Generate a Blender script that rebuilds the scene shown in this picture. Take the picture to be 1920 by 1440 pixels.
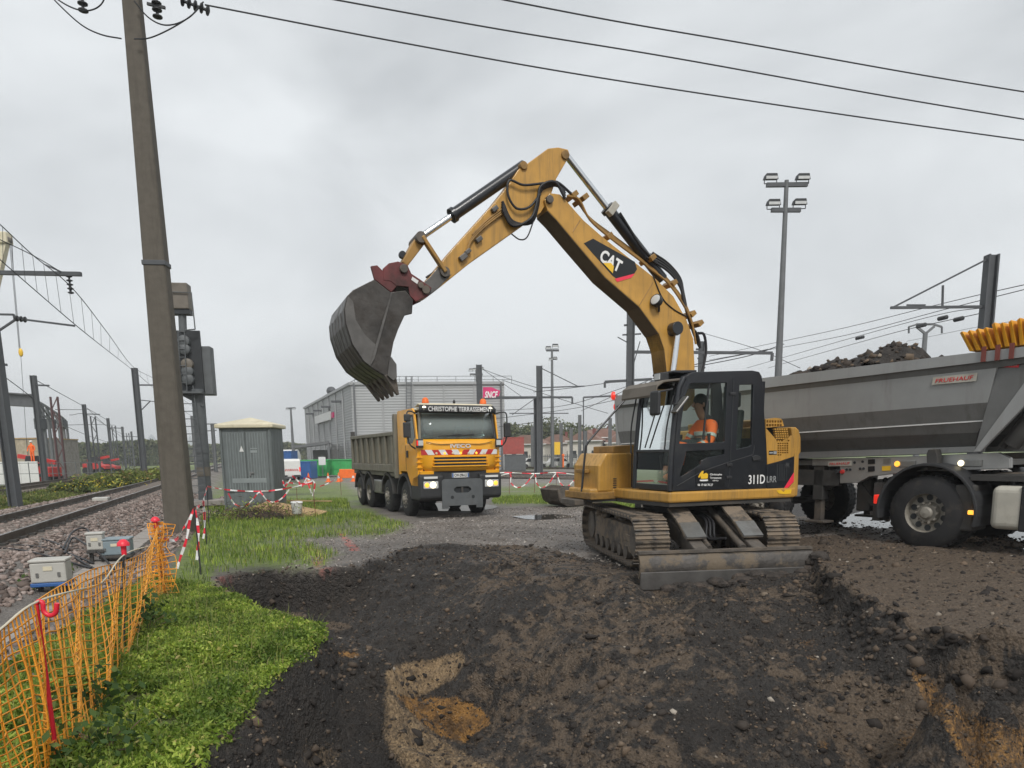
import bpy, bmesh, math, random
import numpy as np
from mathutils import Matrix, Vector
for o in list(bpy.data.objects): bpy.data.objects.remove(o)
scene = bpy.context.scene
COL = scene.collection
rad = math.radians
# ------------------------------------------------------------------ camera
FPX, CAMH, PITCH, ROLL = 1331.0, 1.75, rad(9.0), rad(0.8)
PPX, PPY = 960.0, 848.0 + 1331.0*math.tan(PITCH)
cd = bpy.data.cameras.new('camera'); cam = bpy.data.objects.new('camera', cd); COL.objects.link(cam)
cd.sensor_width = 36.0; cd.lens = FPX/1920*36.0
cd.shift_y = (PPY-720.0)/1920.0; cd.clip_start = 0.1; cd.clip_end = 6000
CR = (Matrix.Rotation(math.pi/2-PITCH, 4, 'X') @ Matrix.Rotation(-ROLL, 4, 'Z'))
cam.matrix_world = Matrix.Translation((0, 0, CAMH)) @ CR
scene.camera = cam
CPOS = Vector((0, 0, CAMH)); CR3 = CR.to_3x3()
# ------------------------------------------------------------------ world, sun, exposure
SUN_EL, SUN_AZ = rad(47), rad(168)
w = bpy.data.worlds.new('World'); scene.world = w; w.use_nodes = True
nt = w.node_tree; N = nt.nodes; L = nt.links; N.clear()
out = N.new('ShaderNodeOutputWorld')
sky = N.new('ShaderNodeTexSky'); sky.sky_type = 'NISHITA'; sky.sun_disc = False
sky.sun_elevation = SUN_EL; sky.sun_rotation = SUN_AZ; sky.dust_density = 4.0
bg1 = N.new('ShaderNodeBackground'); bg1.inputs[1].default_value = 0.08; L.new(sky.outputs[0], bg1.inputs[0])
tc = N.new('ShaderNodeTexCoord')
mp = N.new('ShaderNodeMapping'); mp.inputs['Scale'].default_value = (1.0, 1.0, 2.3); mp.inputs['Rotation'].default_value = (0.1, 0.25, 0.4)
L.new(tc.outputs['Generated'], mp.inputs[0])
n1 = N.new('ShaderNodeTexNoise'); n1.inputs['Scale'].default_value = 1.9; n1.inputs['Detail'].default_value = 5; n1.inputs['Roughness'].default_value = .5; n1.inputs['Distortion'].default_value = .35
L.new(mp.outputs[0], n1.inputs['Vector'])
cr = N.new('ShaderNodeValToRGB')
cr.color_ramp.elements[0].position = .30; cr.color_ramp.elements[0].color = (.35, .368, .382, 1)
cr.color_ramp.elements[1].position = .62; cr.color_ramp.elements[1].color = (.60, .622, .635, 1)
L.new(n1.outputs[0], cr.inputs[0])
bg2 = N.new('ShaderNodeBackground'); bg2.inputs[1].default_value = 1.0; L.new(cr.outputs[0], bg2.inputs[0])
mx = N.new('ShaderNodeMixShader'); mx.inputs[0].default_value = .93
L.new(bg1.outputs[0], mx.inputs[1]); L.new(bg2.outputs[0], mx.inputs[2]); L.new(mx.outputs[0], out.inputs[0])
sd = bpy.data.lights.new('sun', 'SUN'); sd.energy = 1.5; sd.angle = rad(16); sd.color = (1, .97, .93)
sun = bpy.data.objects.new('sun', sd); COL.objects.link(sun)
sv = Vector((math.sin(SUN_AZ)*math.cos(SUN_EL), math.cos(SUN_AZ)*math.cos(SUN_EL), math.sin(SUN_EL)))
sun.rotation_euler = sv.to_track_quat('Z', 'Y').to_euler()
scene.view_settings.view_transform = 'Standard'; scene.view_settings.look = 'None'
scene.view_settings.exposure = 0.62; scene.view_settings.gamma = 1.0
scene.view_settings.use_curve_mapping = False
# ------------------------------------------------------------------ survey helpers (photo pixel -> point at a known distance)
def ray(px, py): return CR3 @ Vector(((px-PPX)/FPX, -(py-PPY)/FPX, -1.0))
def atY(px, py, Y):
    d = ray(px, py); return CPOS + d*(Y/d.y)
def atZ(px, py, z):
    d = ray(px, py); return CPOS + d*((z-CAMH)/d.z)
def atP(px, py, p0, n):
    d = ray(px, py); return CPOS + d*((Vector(p0)-CPOS).dot(n)/d.dot(n))
# ------------------------------------------------------------------ mesh helpers
def tag(o, label=None, cat=None, group=None, kind=None):
    if label: o['label'] = label
    if cat: o['category'] = cat
    if group: o['group'] = group
    if kind: o['kind'] = kind
    return o
def empty(name, loc=(0, 0, 0), rz=0.0, label=None, cat=None, group=None):
    o = bpy.data.objects.new(name, None); COL.objects.link(o); o.empty_display_size = .2
    o.location = loc; o.rotation_euler = (0, 0, rz)
    return tag(o, label, cat, group)
def link(name, me, mat=None, parent=None):
    o = bpy.data.objects.new(name, me); COL.objects.link(o)
    if mat is not None and len(me.materials) == 0: me.materials.append(mat)
    if parent is not None: o.parent = parent
    return o
class MB:
    def __init__(s): s.v = []; s.f = []
    def add(s, v, f):
        b = len(s.v); s.v.extend([tuple(p) for p in v]); s.f.extend([tuple(i+b for i in q) for q in f]); return s
    def bx(s, x0, x1, y0, y1, z0, z1):
        return s.add([(x0,y0,z0),(x1,y0,z0),(x1,y1,z0),(x0,y1,z0),(x0,y0,z1),(x1,y0,z1),(x1,y1,z1),(x0,y1,z1)],
                     [(3,2,1,0),(4,5,6,7),(0,1,5,4),(1,2,6,5),(2,3,7,6),(3,0,4,7)])
    def hexa(s, P):   # 8 points, bottom ring then top ring
        return s.add(P, [(3,2,1,0),(4,5,6,7),(0,1,5,4),(1,2,6,5),(2,3,7,6),(3,0,4,7)])
    def bar(s, p0, p1, w, h, up=(0,0,1)):
        p0, p1 = Vector(p0), Vector(p1); d = (p1-p0).normalized(); u = Vector(up)
        if abs(d.dot(u)) > .98: u = Vector((0,1,0))
        sd_ = d.cross(u).normalized(); u = sd_.cross(d).normalized(); P = []
        for p in (p0, p1): P += [p-sd_*w/2-u*h/2, p+sd_*w/2-u*h/2, p+sd_*w/2+u*h/2, p-sd_*w/2+u*h/2]
        return s.add(P, [(0,1,2,3),(7,6,5,4),(0,4,5,1),(1,5,6,2),(2,6,7,3),(3,7,4,0)])
    def tube(s, pts, r, n=8, caps=True):
        pts = [Vector(p) for p in pts]; m = len(pts); rs = r if isinstance(r, (list, tuple)) else [r]*m
        b = len(s.v); u = None
        for i, p in enumerate(pts):
            d = (pts[min(i+1, m-1)]-pts[max(i-1, 0)]).normalized()
            if u is None: u = d.orthogonal().normalized()
            else:
                u = (u-d*u.dot(d)); u = u.normalized() if u.length > 1e-6 else d.orthogonal().normalized()
            v = d.cross(u)
            for k in range(n):
                a = 2*math.pi*k/n; s.v.append(tuple(p+(u*math.cos(a)+v*math.sin(a))*rs[i]))
        for i in range(m-1):
            for k in range(n):
                k2 = (k+1) % n; s.f.append((b+i*n+k, b+i*n+k2, b+(i+1)*n+k2, b+(i+1)*n+k))
        if caps:
            s.f.append(tuple(b+k for k in reversed(range(n)))); s.f.append(tuple(b+(m-1)*n+k for k in range(n)))
        return s
    def prism(s, poly, a, b, axis='y'):
        n = len(poly)
        mk = {'y': lambda p, t: (p[0], t, p[1]), 'x': lambda p, t: (t, p[0], p[1]), 'z': lambda p, t: (p[0], p[1], t)}[axis]
        return s.add([mk(p, a) for p in poly]+[mk(p, b) for p in poly],
                     [tuple(range(n)), tuple(range(2*n-1, n-1, -1))]+[((i+1) % n, i, n+i, n+(i+1) % n) for i in range(n)])
    def lathe(s, prof, c, ax, n=24, caps=True):   # prof: (axial, radius); c centre, ax direction
        c = Vector(c); ax = Vector(ax).normalized(); u = ax.orthogonal().normalized(); v = ax.cross(u); b = len(s.v); m = len(prof)
        for (t, r) in prof:
            for k in range(n):
                a = 2*math.pi*k/n; s.v.append(tuple(c+ax*t+(u*math.cos(a)+v*math.sin(a))*r))
        for i in range(m-1):
            for k in range(n):
                k2 = (k+1) % n; s.f.append((b+i*n+k, b+i*n+k2, b+(i+1)*n+k2, b+(i+1)*n+k))
        if caps: s.f.append(tuple(b+k for k in reversed(range(n)))); s.f.append(tuple(b+(m-1)*n+k for k in range(n)))
        return s
    def ball(s, c, r, n=8, m=6):
        rx, ry, rz = r if isinstance(r, (tuple, list)) else (r, r, r); b = len(s.v)
        for i in range(m+1):
            t = math.pi*i/m
            for k in range(n):
                a = 2*math.pi*k/n; s.v.append((c[0]+rx*math.sin(t)*math.cos(a), c[1]+ry*math.sin(t)*math.sin(a), c[2]+rz*math.cos(t)))
        for i in range(m):
            for k in range(n):
                k2 = (k+1) % n; s.f.append((b+i*n+k, b+(i+1)*n+k, b+(i+1)*n+k2, b+i*n+k2))
        return s
    def xf(s, M):
        s.v = [tuple(M @ Vector(p)) for p in s.v]; return s
    def mesh(s, name, smooth=None):
        me = bpy.data.meshes.new(name); me.from_pydata(s.v, [], s.f); me.validate()
        bm = bmesh.new(); bm.from_mesh(me); bmesh.ops.recalc_face_normals(bm, faces=bm.faces); bm.to_mesh(me); bm.free()
        if smooth:
            me.polygons.foreach_set('use_smooth', [True]*len(me.polygons)); me.set_sharp_from_angle(angle=rad(smooth))
        return me
    def build(s, name, mat, parent=None, smooth=None, bevel=0, label=None, cat=None, group=None, kind=None, seg=2):
        o = link(name, s.mesh(name, smooth), mat, parent)
        if bevel:
            m = o.modifiers.new('bevel', 'BEVEL'); m.width = bevel; m.segments = seg; m.limit_method = 'ANGLE'; m.angle_limit = rad(40)
        return tag(o, label, cat, group, kind)
def np_mesh(name, V, Q, mat, parent=None, smooth=False):
    """V (n,3) float array, Q (m,k) int faces"""
    me = bpy.data.meshes.new(name); V = np.asarray(V, np.float32); Q = np.asarray(Q, np.int32); k = Q.shape[1]
    me.vertices.add(len(V)); me.vertices.foreach_set('co', V.ravel())
    me.loops.add(Q.size); me.loops.foreach_set('vertex_index', Q.ravel())
    me.polygons.add(len(Q)); me.polygons.foreach_set('loop_start', np.arange(0, Q.size, k, dtype=np.int32))
    me.polygons.foreach_set('loop_total', np.full(len(Q), k, np.int32))
    if smooth: me.polygons.foreach_set('use_smooth', np.ones(len(Q), bool))
    me.update(calc_edges=True); me.validate()
    return link(name, me, mat, parent)
def plate(outer, holes, a, b, axis='y'):
    """polygon with holes, extruded from a to b along an axis -> mesh builder"""
    bm = bmesh.new(); es = []
    for loop in [outer]+holes:
        vs = [bm.verts.new((p[0], 0, p[1])) for p in loop]
        es += [bm.edges.new((vs[i], vs[(i+1) % len(vs)])) for i in range(len(vs))]
    bmesh.ops.triangle_fill(bm, use_beauty=True, edges=es)
    bm.verts.index_update(); P = [v.co.copy() for v in bm.verts]; T = [[v.index for v in f.verts] for f in bm.faces]
    E_ = [(e.verts[0].index, e.verts[1].index) for e in bm.edges if len(e.link_faces) == 1]; bm.free()
    m = MB(); n = len(P)
    mk = {'y': lambda p, t: (p[0], t, p[2]), 'x': lambda p, t: (t, p[0], p[2]), 'z': lambda p, t: (p[0], p[2], t)}[axis]
    m.add([mk(p, a) for p in P]+[mk(p, b) for p in P], [tuple(t) for t in T]+[tuple(i+n for i in reversed(t)) for t in T]+[(i, j, j+n, i+n) for i, j in E_])
    return m
def smoothpts(pts, k=6):
    """Catmull-Rom through points"""
    P = [Vector(p) for p in pts]; P = [P[0]*2-P[1]]+P+[P[-1]*2-P[-2]]; R = []
    for i in range(1, len(P)-2):
        for j in range(k):
            t = j/k; a, b, c, d = P[i-1], P[i], P[i+1], P[i+2]
            R.append(.5*((2*b)+(c-a)*t+(2*a-5*b+4*c-d)*t*t+(3*b-a-3*c+d)*t**3))
    R.append(P[-2]); return R
def sag(p0, p1, s, k=16):
    p0, p1 = Vector(p0), Vector(p1); return [p0.lerp(p1, t/k)-Vector((0, 0, s*4*(t/k)*(1-t/k))) for t in range(k+1)]
def copy_tree(o, parent=None):
    c = o.copy(); COL.objects.link(c)
    if parent is not None: c.parent = parent
    for ch in o.children: copy_tree(ch, c)
    return c
def text_obj(txt, w, h, M, mat, parent, name='lettering', depth=.004, bold=.0, shear=0.0):
    """lettering fitted in a w x h box centred at origin of M (x right, y up in its plane)"""
    cu = bpy.data.curves.new('t', 'FONT'); cu.body = txt; cu.extrude = .01; cu.offset = bold; cu.shear = shear; cu.resolution_u = 3
    to = bpy.data.objects.new('t', cu); COL.objects.link(to)
    dg = bpy.context.evaluated_depsgraph_get(); me = bpy.data.meshes.new_from_object(to.evaluated_get(dg))
    bpy.data.objects.remove(to); bpy.data.curves.remove(cu); me.name = name; me.materials.clear()
    n = len(me.vertices); co = np.empty(n*3, np.float32); me.vertices.foreach_get('co', co); co = co.reshape(-1, 3)
    lo, hi = co.min(0), co.max(0); sp = np.maximum(hi-lo, 1e-6)
    co = (co-lo)/sp-.5; co *= np.array([w, h, depth], np.float32); co[:, 2] += depth/2
    me.vertices.foreach_set('co', co.ravel()); me.transform(M); me.update()
    return link(name, me, mat, parent)
def frame_mat(o, x, y):
    x = Vector(x).normalized(); y = Vector(y); y = (y-x*y.dot(x)).normalized(); z = x.cross(y)
    return Matrix(((x.x, y.x, z.x, o[0]), (x.y, y.y, z.y, o[1]), (x.z, y.z, z.z, o[2]), (0, 0, 0, 1)))
# ------------------------------------------------------------------ materials
MATS = {}
def mk(name, col, rough=.6, metal=0.0, var=.12, scale=3.0, dirt=None, damt=.0, dscale=2.0, bump=0.0, bscale=40.0, alpha=1.0, trans=0.0, streak=False, emis=None, es=0.0, coat=0.0, crisp=.18):
    m = bpy.data.materials.new(name); m.use_nodes = True; nt = m.node_tree; N = nt.nodes; L = nt.links
    p = N['Principled BSDF']; p.inputs['Roughness'].default_value = rough; p.inputs['Metallic'].default_value = metal
    p.inputs['Alpha'].default_value = alpha; p.inputs['Transmission Weight'].default_value = trans; p.inputs['Coat Weight'].default_value = coat
    tc = N.new('ShaderNodeTexCoord'); src = tc.outputs['Object']
    nz = N.new('ShaderNodeTexNoise'); nz.inputs['Scale'].default_value = scale; nz.inputs['Detail'].default_value = 6; nz.inputs['Roughness'].default_value = .62; L.new(src, nz.inputs['Vector'])
    mixc = N.new('ShaderNodeMix'); mixc.data_type = 'RGBA'
    mixc.inputs[6].default_value = tuple(c*(1-var) for c in col)+(1,); mixc.inputs[7].default_value = tuple(min(1, c*(1+var)) for c in col)+(1,)
    mr = N.new('ShaderNodeMapRange'); mr.inputs[1].default_value = .33; mr.inputs[2].default_value = .67; L.new(nz.outputs[0], mr.inputs[0]); L.new(mr.outputs[0], mixc.inputs[0])
    outc = mixc.outputs[2]
    if dirt is not None:
        n2 = N.new('ShaderNodeTexNoise'); n2.inputs['Scale'].default_value = dscale; n2.inputs['Detail'].default_value = 9; n2.inputs['Roughness'].default_value = .7
        if streak:
            mp = N.new('ShaderNodeMapping'); mp.inputs['Scale'].default_value = (4, 4, .35); L.new(src, mp.inputs[0]); L.new(mp.outputs[0], n2.inputs['Vector'])
        else: L.new(src, n2.inputs['Vector'])
        m2 = N.new('ShaderNodeMapRange'); m2.inputs[1].default_value = .62-.35*damt; m2.inputs[2].default_value = .62-.35*damt+crisp+.15*damt*(crisp > .1); m2.inputs[4].default_value = min(1, .5+damt*.5); L.new(n2.outputs[0], m2.inputs[0])
        mc = N.new('ShaderNodeMix'); mc.data_type = 'RGBA'; L.new(m2.outputs[0], mc.inputs[0]); L.new(outc, mc.inputs[6]); mc.inputs[7].default_value = tuple(dirt)+(1,); outc = mc.outputs[2]
        rr = N.new('ShaderNodeMapRange'); rr.inputs[3].default_value = rough; rr.inputs[4].default_value = min(.95, rough+.35); L.new(m2.outputs[0], rr.inputs[0]); L.new(rr.outputs[0], p.inputs['Roughness'])
    L.new(outc, p.inputs['Base Color'])
    if bump:
        nb = N.new('ShaderNodeTexNoise'); nb.inputs['Scale'].default_value = bscale; nb.inputs['Detail'].default_value = 5; L.new(src, nb.inputs['Vector'])
        bn = N.new('ShaderNodeBump'); bn.inputs['Strength'].default_value = bump; bn.inputs['Distance'].default_value = .02; L.new(nb.outputs[0], bn.inputs['Height']); L.new(bn.outputs[0], p.inputs['Normal'])
    if emis: p.inputs['Emission Color'].default_value = tuple(emis)+(1,); p.inputs['Emission Strength'].default_value = es
    MATS[name] = m; return m
def glass(name, tint, alpha, rough=.05, ior=1.33):
    m = bpy.data.materials.new(name); m.use_nodes = True; nt = m.node_tree; N = nt.nodes; L = nt.links; N.clear()
    o = N.new('ShaderNodeOutputMaterial'); t = N.new('ShaderNodeBsdfTransparent'); t.inputs[0].default_value = tuple(tint)+(1,)
    g = N.new('ShaderNodeBsdfGlossy'); g.inputs['Roughness'].default_value = rough; g.inputs['Color'].default_value = (.9, .95, .95, 1)
    d = N.new('ShaderNodeBsdfDiffuse'); d.inputs[0].default_value = (.32, .36, .35, 1)
    fr = N.new('ShaderNodeFresnel'); fr.inputs[0].default_value = ior
    a = N.new('ShaderNodeMixShader'); a.inputs[0].default_value = alpha; L.new(t.outputs[0], a.inputs[1]); L.new(d.outputs[0], a.inputs[2])
    b = N.new('ShaderNodeMixShader'); L.new(fr.outputs[0], b.inputs[0]); L.new(a.outputs[0], b.inputs[1]); L.new(g.outputs[0], b.inputs[2]); L.new(b.outputs[0], o.inputs[0])
    MATS[name] = m; return m
MUD = (.075, .055, .04)
mk('cat_yellow', (.50, .27, .052), .45, var=.14, scale=2.2, dirt=(.20, .125, .05), damt=.42, dscale=2.6, coat=.1, streak=True)
mk('cat_yellow_dirty', (.33, .18, .04), .5, var=.15, dirt=(.10, .065, .03), damt=.5, dscale=3.5)
mk('truck_yellow', (.84, .39, .018), .3, var=.05, dirt=(.5, .28, .06), damt=.12, coat=.3)
mk('black_paint', (.012, .014, .018), .32, var=.2, dirt=(.05, .05, .048), damt=.25, coat=.2)
mk('black_rubber', (.018, .018, .019), .75, var=.25, dirt=(.09, .075, .06), damt=.25, dscale=5)
mk('black_plastic', (.03, .031, .033), .55, var=.2, dirt=(.09, .08, .07), damt=.2)
mk('hose', (.016, .016, .018), .5, var=.2)
mk('chrome', (.72, .74, .76), .12, metal=1.0, var=.05)
mk('bare_steel', (.30, .30, .29), .35, metal=.8, var=.2, dirt=(.10, .085, .07), damt=.3)
mk('muddy_steel', (.10, .088, .076), .62, metal=.2, var=.4, scale=5, dirt=(.20, .155, .11), damt=.45, dscale=4, bump=.35, bscale=18)
mk('bucket_steel', (.060, .055, .050), .34, metal=.4, var=.4, scale=4, dirt=(.03, .022, .016), damt=.5, dscale=3, bump=.25, bscale=14)
mk('worn_grey', (.115, .11, .104), .5, metal=.3, var=.3, dirt=(.05, .042, .036), damt=.35)
mk('coupler_red', (.135, .024, .024), .5, var=.3, dirt=(.045, .028, .024), damt=.5, dscale=5)
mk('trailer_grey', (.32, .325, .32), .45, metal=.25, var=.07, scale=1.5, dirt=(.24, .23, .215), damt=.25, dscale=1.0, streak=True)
mk('trailer_facet_shade', (.235, .237, .232), .45, metal=.2, var=.08, dirt=(.15, .14, .13), damt=.3, streak=True)
mk('trailer_dark', (.15, .152, .148), .45, metal=.2, var=.1, dirt=(.12, .11, .1), damt=.3, streak=True)  # on the floor curve: facet shade in the colour; elsewhere plain dark grey
mk('alu', (.42, .42, .41), .38, metal=.6, var=.08, dirt=(.2, .18, .15), damt=.25)
mk('chassis', (.05, .048, .045), .7, var=.25, dirt=(.1, .08, .06), damt=.35)
mk('bed_khaki', (.185, .17, .13), .55, var=.14, dirt=(.11, .095, .07), damt=.4, dscale=2.5, streak=True)
mk('rim_dirty', (.30, .28, .24), .6, metal=.2, var=.2, dirt=(.12, .10, .075), damt=.5, dscale=6)
mk('concrete_pole', (.105, .092, .074), .85, var=.12, scale=6, dirt=(.07, .062, .05), damt=.35, dscale=2, streak=True, bump=.2)
mk('concrete', (.30, .275, .25), .9, var=.15, dirt=(.15, .13, .11), damt=.4, bump=.25)
mk('steel_mast', (.14, .146, .15), .6, metal=.1, var=.12)
mk('dark_mast', (.075, .08, .086), .6, var=.12)
mk('signal_grey', (.10, .108, .112), .55, var=.12, dirt=(.07, .07, .065), damt=.3)
mk('signal_black', (.022, .025, .028), .6, var=.2)
mk('signal_tan', (.155, .135, .11), .6, var=.15, dirt=(.09, .08, .06), damt=.3)
mk('cabinet_grey', (.145, .165, .165), .6, var=.08, dirt=(.085, .095, .09), damt=.45, dscale=2.5, streak=True)
mk('cabinet_light', (.27, .30, .30), .6, var=.06)
mk('cream', (.66, .60, .44), .6, var=.08, dirt=(.4, .34, .2), damt=.2)
mk('white', (.70, .70, .68), .45, var=.05, dirt=(.45, .44, .4), damt=.15)
mk('dirty_white', (.45, .43, .37), .6, var=.1, dirt=(.25, .22, .17), damt=.4)
mk('box_white', (.46, .45, .41), .5, var=.08, dirt=(.26, .24, .2), damt=.3)
mk('box_blue', (.21, .265, .29), .5, var=.08, dirt=(.14, .15, .15), damt=.3)
mk('blue', (.03, .11, .32), .5, var=.15)
mk('red', (.50, .035, .03), .45, var=.12)
mk('bright_red', (.75, .025, .05), .4, var=.06)
mk('orange', (.85, .16, .02), .55, var=.1)
mk('net_orange', (.92, .36, .03), .55, var=.22, scale=3)
mk('rope', (.62, .57, .45), .8)
mk('green_skip', (.045, .36, .10), .5, var=.12, dirt=(.05, .2, .06), damt=.3)
mk('facade', (.35, .36, .36), .5, metal=.1, var=.05, scale=.2)
mk('facade_side', (.34, .345, .345), .5, metal=.1, var=.05, scale=.2)
mk('wood', (.42, .29, .14), .75, var=.2, scale=8, dirt=(.2, .13, .07), damt=.4)
mk('rust_red', (.16, .04, .03), .7, var=.2)
mk('rail_steel', (.11, .092, .074), .5, metal=.5, var=.2, dirt=(.09, .05, .03), damt=.4)
mk('sleeper', (.17, .145, .125), .9, var=.2, bump=.3)
mk('tarp', (.75, .36, .02), .5, var=.12, dirt=(.36, .16, .02), damt=.3, dscale=8)
mk('hivis', (1.0, .16, .02), .7, var=.1)
mk('skin', (.36, .19, .12), .55, var=.08)
mk('dark_cloth', (.025, .027, .026), .85, var=.2)
mk('hair', (.015, .012, .01), .6, var=.2)
mk('reflector', (.48, .50, .44), .5, var=.08)
mk('lamp_on', (1, .9, .7), .3, emis=(1, .86, .55), es=1.3)
mk('lamp_amber', (.9, .4, .05), .3, emis=(1, .45, .05), es=.9)
mk('lamp_red', (.7, .03, .02), .3, emis=(1, .04, .02), es=.35)
mk('lens', (.55, .56, .55), .15, var=.08)
mk('magenta', (.62, .02, .15), .5, var=.12, scale=.5)
mk('lettering_white', (.82, .82, .80), .5, var=.03)
mk('lettering_red', (.62, .02, .025), .5, var=.03)
mk('lettering_grey', (.33, .34, .34), .4, var=.05)
mk('decal_black', (.008, .009, .011), .35, var=.1)
mk('decal_yellow', (.85, .52, .03), .4, var=.05)
mk('decal_red', (.85, .04, .08), .4, var=.05)
mk('plaster', (.62, .58, .52), .85, var=.08)
mk('roof_tile', (.24, .145, .115), .85, var=.25, scale=.6)
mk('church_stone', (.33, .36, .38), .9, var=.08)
glass('cab_glass', (.93, .98, .965), .01, .03, 1.2)
glass('clear_glass', (.97, .99, .98), .0, .03, 1.15)
mk('boom_shade_dirt', (.13, .085, .045), .7, var=.25, dirt=(.06, .045, .03), damt=.5, dscale=3)  # brown holds the underside's shade as well as dirt
glass('windscreen', (.80, .88, .85), .42, .06)  # pale diffuse share stands in for reflection and visible interior
mk('wire', (.03, .032, .035), .6, var=.1)
mk('container_red', (.36, .07, .055), .6, var=.15, dirt=(.25, .12, .1), damt=.3)
mk('blade_mud', (.075, .068, .062), .55, metal=.25, var=.3, scale=4, dirt=(.20, .155, .105), damt=.42, dscale=1.9, bump=.4, bscale=22, crisp=.06)
mk('track_mud', (.09, .08, .07), .6, metal=.25, var=.35, scale=6, dirt=(.26, .205, .15), damt=.55, dscale=5, bump=.5, bscale=20, crisp=.1)
mk('load_soil_dark', (.04, .033, .028), .9, var=.6, scale=6, dirt=(.10, .07, .05), damt=.4, dscale=3, bump=1.0, bscale=35)
mk('dark_red', (.10, .045, .045), .6)
# ================================================================== GROUND
rng = np.random.default_rng(7); random.seed(11)
def vnoise(x, y, seed=0):
    xi = np.floor(x).astype(np.int64); yi = np.floor(y).astype(np.int64); fx = x-xi; fy = y-yi
    fx = fx*fx*(3-2*fx); fy = fy*fy*(3-2*fy)
    def h(a, b):
        n = (a*374761393+b*668265263+seed*974634777) & 0x7fffffff
        n = ((n ^ (n >> 13))*1274126177) & 0x7fffffff; n = (n ^ (n >> 16)) & 0xffff
        return n/65535.0
    return (h(xi, yi)*(1-fx)+h(xi+1, yi)*fx)*(1-fy)+(h(xi, yi+1)*(1-fx)+h(xi+1, yi+1)*fx)*fy
def fbm(x, y, s, o=4, seed=0, g=.5):
    r = 0; a = 1; t = 0
    for i in range(o):
        r = r+a*vnoise(x/s*2**i, y/s*2**i, seed+i*17); t += a; a *= g
    return r/t-.5
def worley(x, y, s, seed=0):
    """domed cells: 1 at a clod's middle, 0 at its edge"""
    u, v = x/s, y/s; xi = np.floor(u).astype(np.int64); yi = np.floor(v).astype(np.int64); best = np.full(x.shape, 9.0)
    def h(a, b, k):
        n = (a*374761393+b*668265263+(seed+k)*974634777) & 0x7fffffff
        n = ((n ^ (n >> 13))*1274126177) & 0x7fffffff; return ((n ^ (n >> 16)) & 0xffff)/65535.0
    for dx in (-1, 0, 1):
        for dy in (-1, 0, 1):
            cx, cy = xi+dx, yi+dy; r = .55+.9*h(cx, cy, 3); d = ((u-cx-h(cx, cy, 1))**2+(v-cy-h(cx, cy, 2))**2)/(r*r); best = np.minimum(best, d)
    return np.sqrt(np.clip(1-best, 0, 1))
def sst(a, b, x):
    t = np.clip((x-a)/(b-a), 0, 1); return t*t*(3-2*t)
CRn = np.array(CR3); 
def project(x, y, z):
    q = np.stack([x, y, z-CAMH], -1) @ CRn   # = R^T p
    d = np.maximum(-q[..., 2], 1e-3); ok = -q[..., 2] > .2
    return np.where(ok, PPX+FPX*q[..., 0]/d, -9e3), np.where(ok, PPY-FPX*q[..., 1]/d, 9e3)
def inpoly(x, y, P):
    r = np.zeros(x.shape, bool); n = len(P)
    for i in range(n):
        x0, y0 = P[i]; x1, y1 = P[(i+1) % n]
        if y0 == y1: continue
        c = ((y0 > y) != (y1 > y)) & (x < (x1-x0)*(y-y0)/(y1-y0)+x0); r ^= c
    return r
def dpoly(x, y, P):
    d = np.full(x.shape, 1e9); n = len(P)
    for i in range(n):
        x0, y0 = P[i]; x1, y1 = P[(i+1) % n]; ex, ey = x1-x0, y1-y0
        t = np.clip(((x-x0)*ex+(y-y0)*ey)/(ex*ex+ey*ey+1e-12), 0, 1)
        d = np.minimum(d, np.hypot(x-x0-t*ex, y-y0-t*ey))
    return np.where(inpoly(x, y, P), -d, d)
# main railway line: two rails seen at left
RZ = .37
RA0, RA1 = atZ(0, 1003.5, RZ), atZ(308, 907, RZ); RB0 = atZ(0, 967, RZ)
TD = (RA1-RA0); TD.z = 0; TD.normalize(); TN = Vector((-TD.y, TD.x, 0))        # along, to the left of the track
gauge = abs((RB0-RA0).dot(TN)); TC = RA0+TN*(gauge/2)                          # track centre line through TC
def tdist(x, y): return (x-TC.x)*TN.x+(y-TC.y)*TN.y
def plat(x, y):
    z = .28*sst(1.5, 6, x)*(1-sst(14, 20, y)) - .012*np.clip(y-22, 0, 46)
    d = np.abs(tdist(x, y)); wgt = 1-sst(1.5, 3.4, d)
    z = z*(1-wgt)+.17*wgt
    far = np.clip(1-np.hypot(x, y)/400, 0, 1)
    return z + .05*fbm(x, y, 3.0, 3, 5)*far*sst(1, 4, d)
def P0(px, py, z): p = atZ(px, py, z); return (p.x, p.y)
RIM = [P0(*q) for q in [(330,1475,0),(380,1415,0),(451,1355,0),(454,1320,0),(497,1281,0),(560,1240,0),(589,1207,0),(607,1178,0),(522,1160,0),(461,1136,0),(415,1093,0),(401,1083,0),
    (430,1076,0),(522,1066,0),(596,1067,0),(677,1062,0),(699,1050,0),(780,1025,0),(840,1020,0),(893,1024,0),(1000,1024,0),(1046,1036,0),(1100,1050,0),(1180,1068,0),(1250,1075,.02),(1525,1072,.05),
    (1570,1118,.1),(1640,1146,.12),(1700,1172,.14),(1800,1196,.16),(1920,1212,.18),(2100,1245,.18)]] + [(5.6, 3.2), (5.6, .6), (-1.6, .6), (-1.75, 3.2)]
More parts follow.
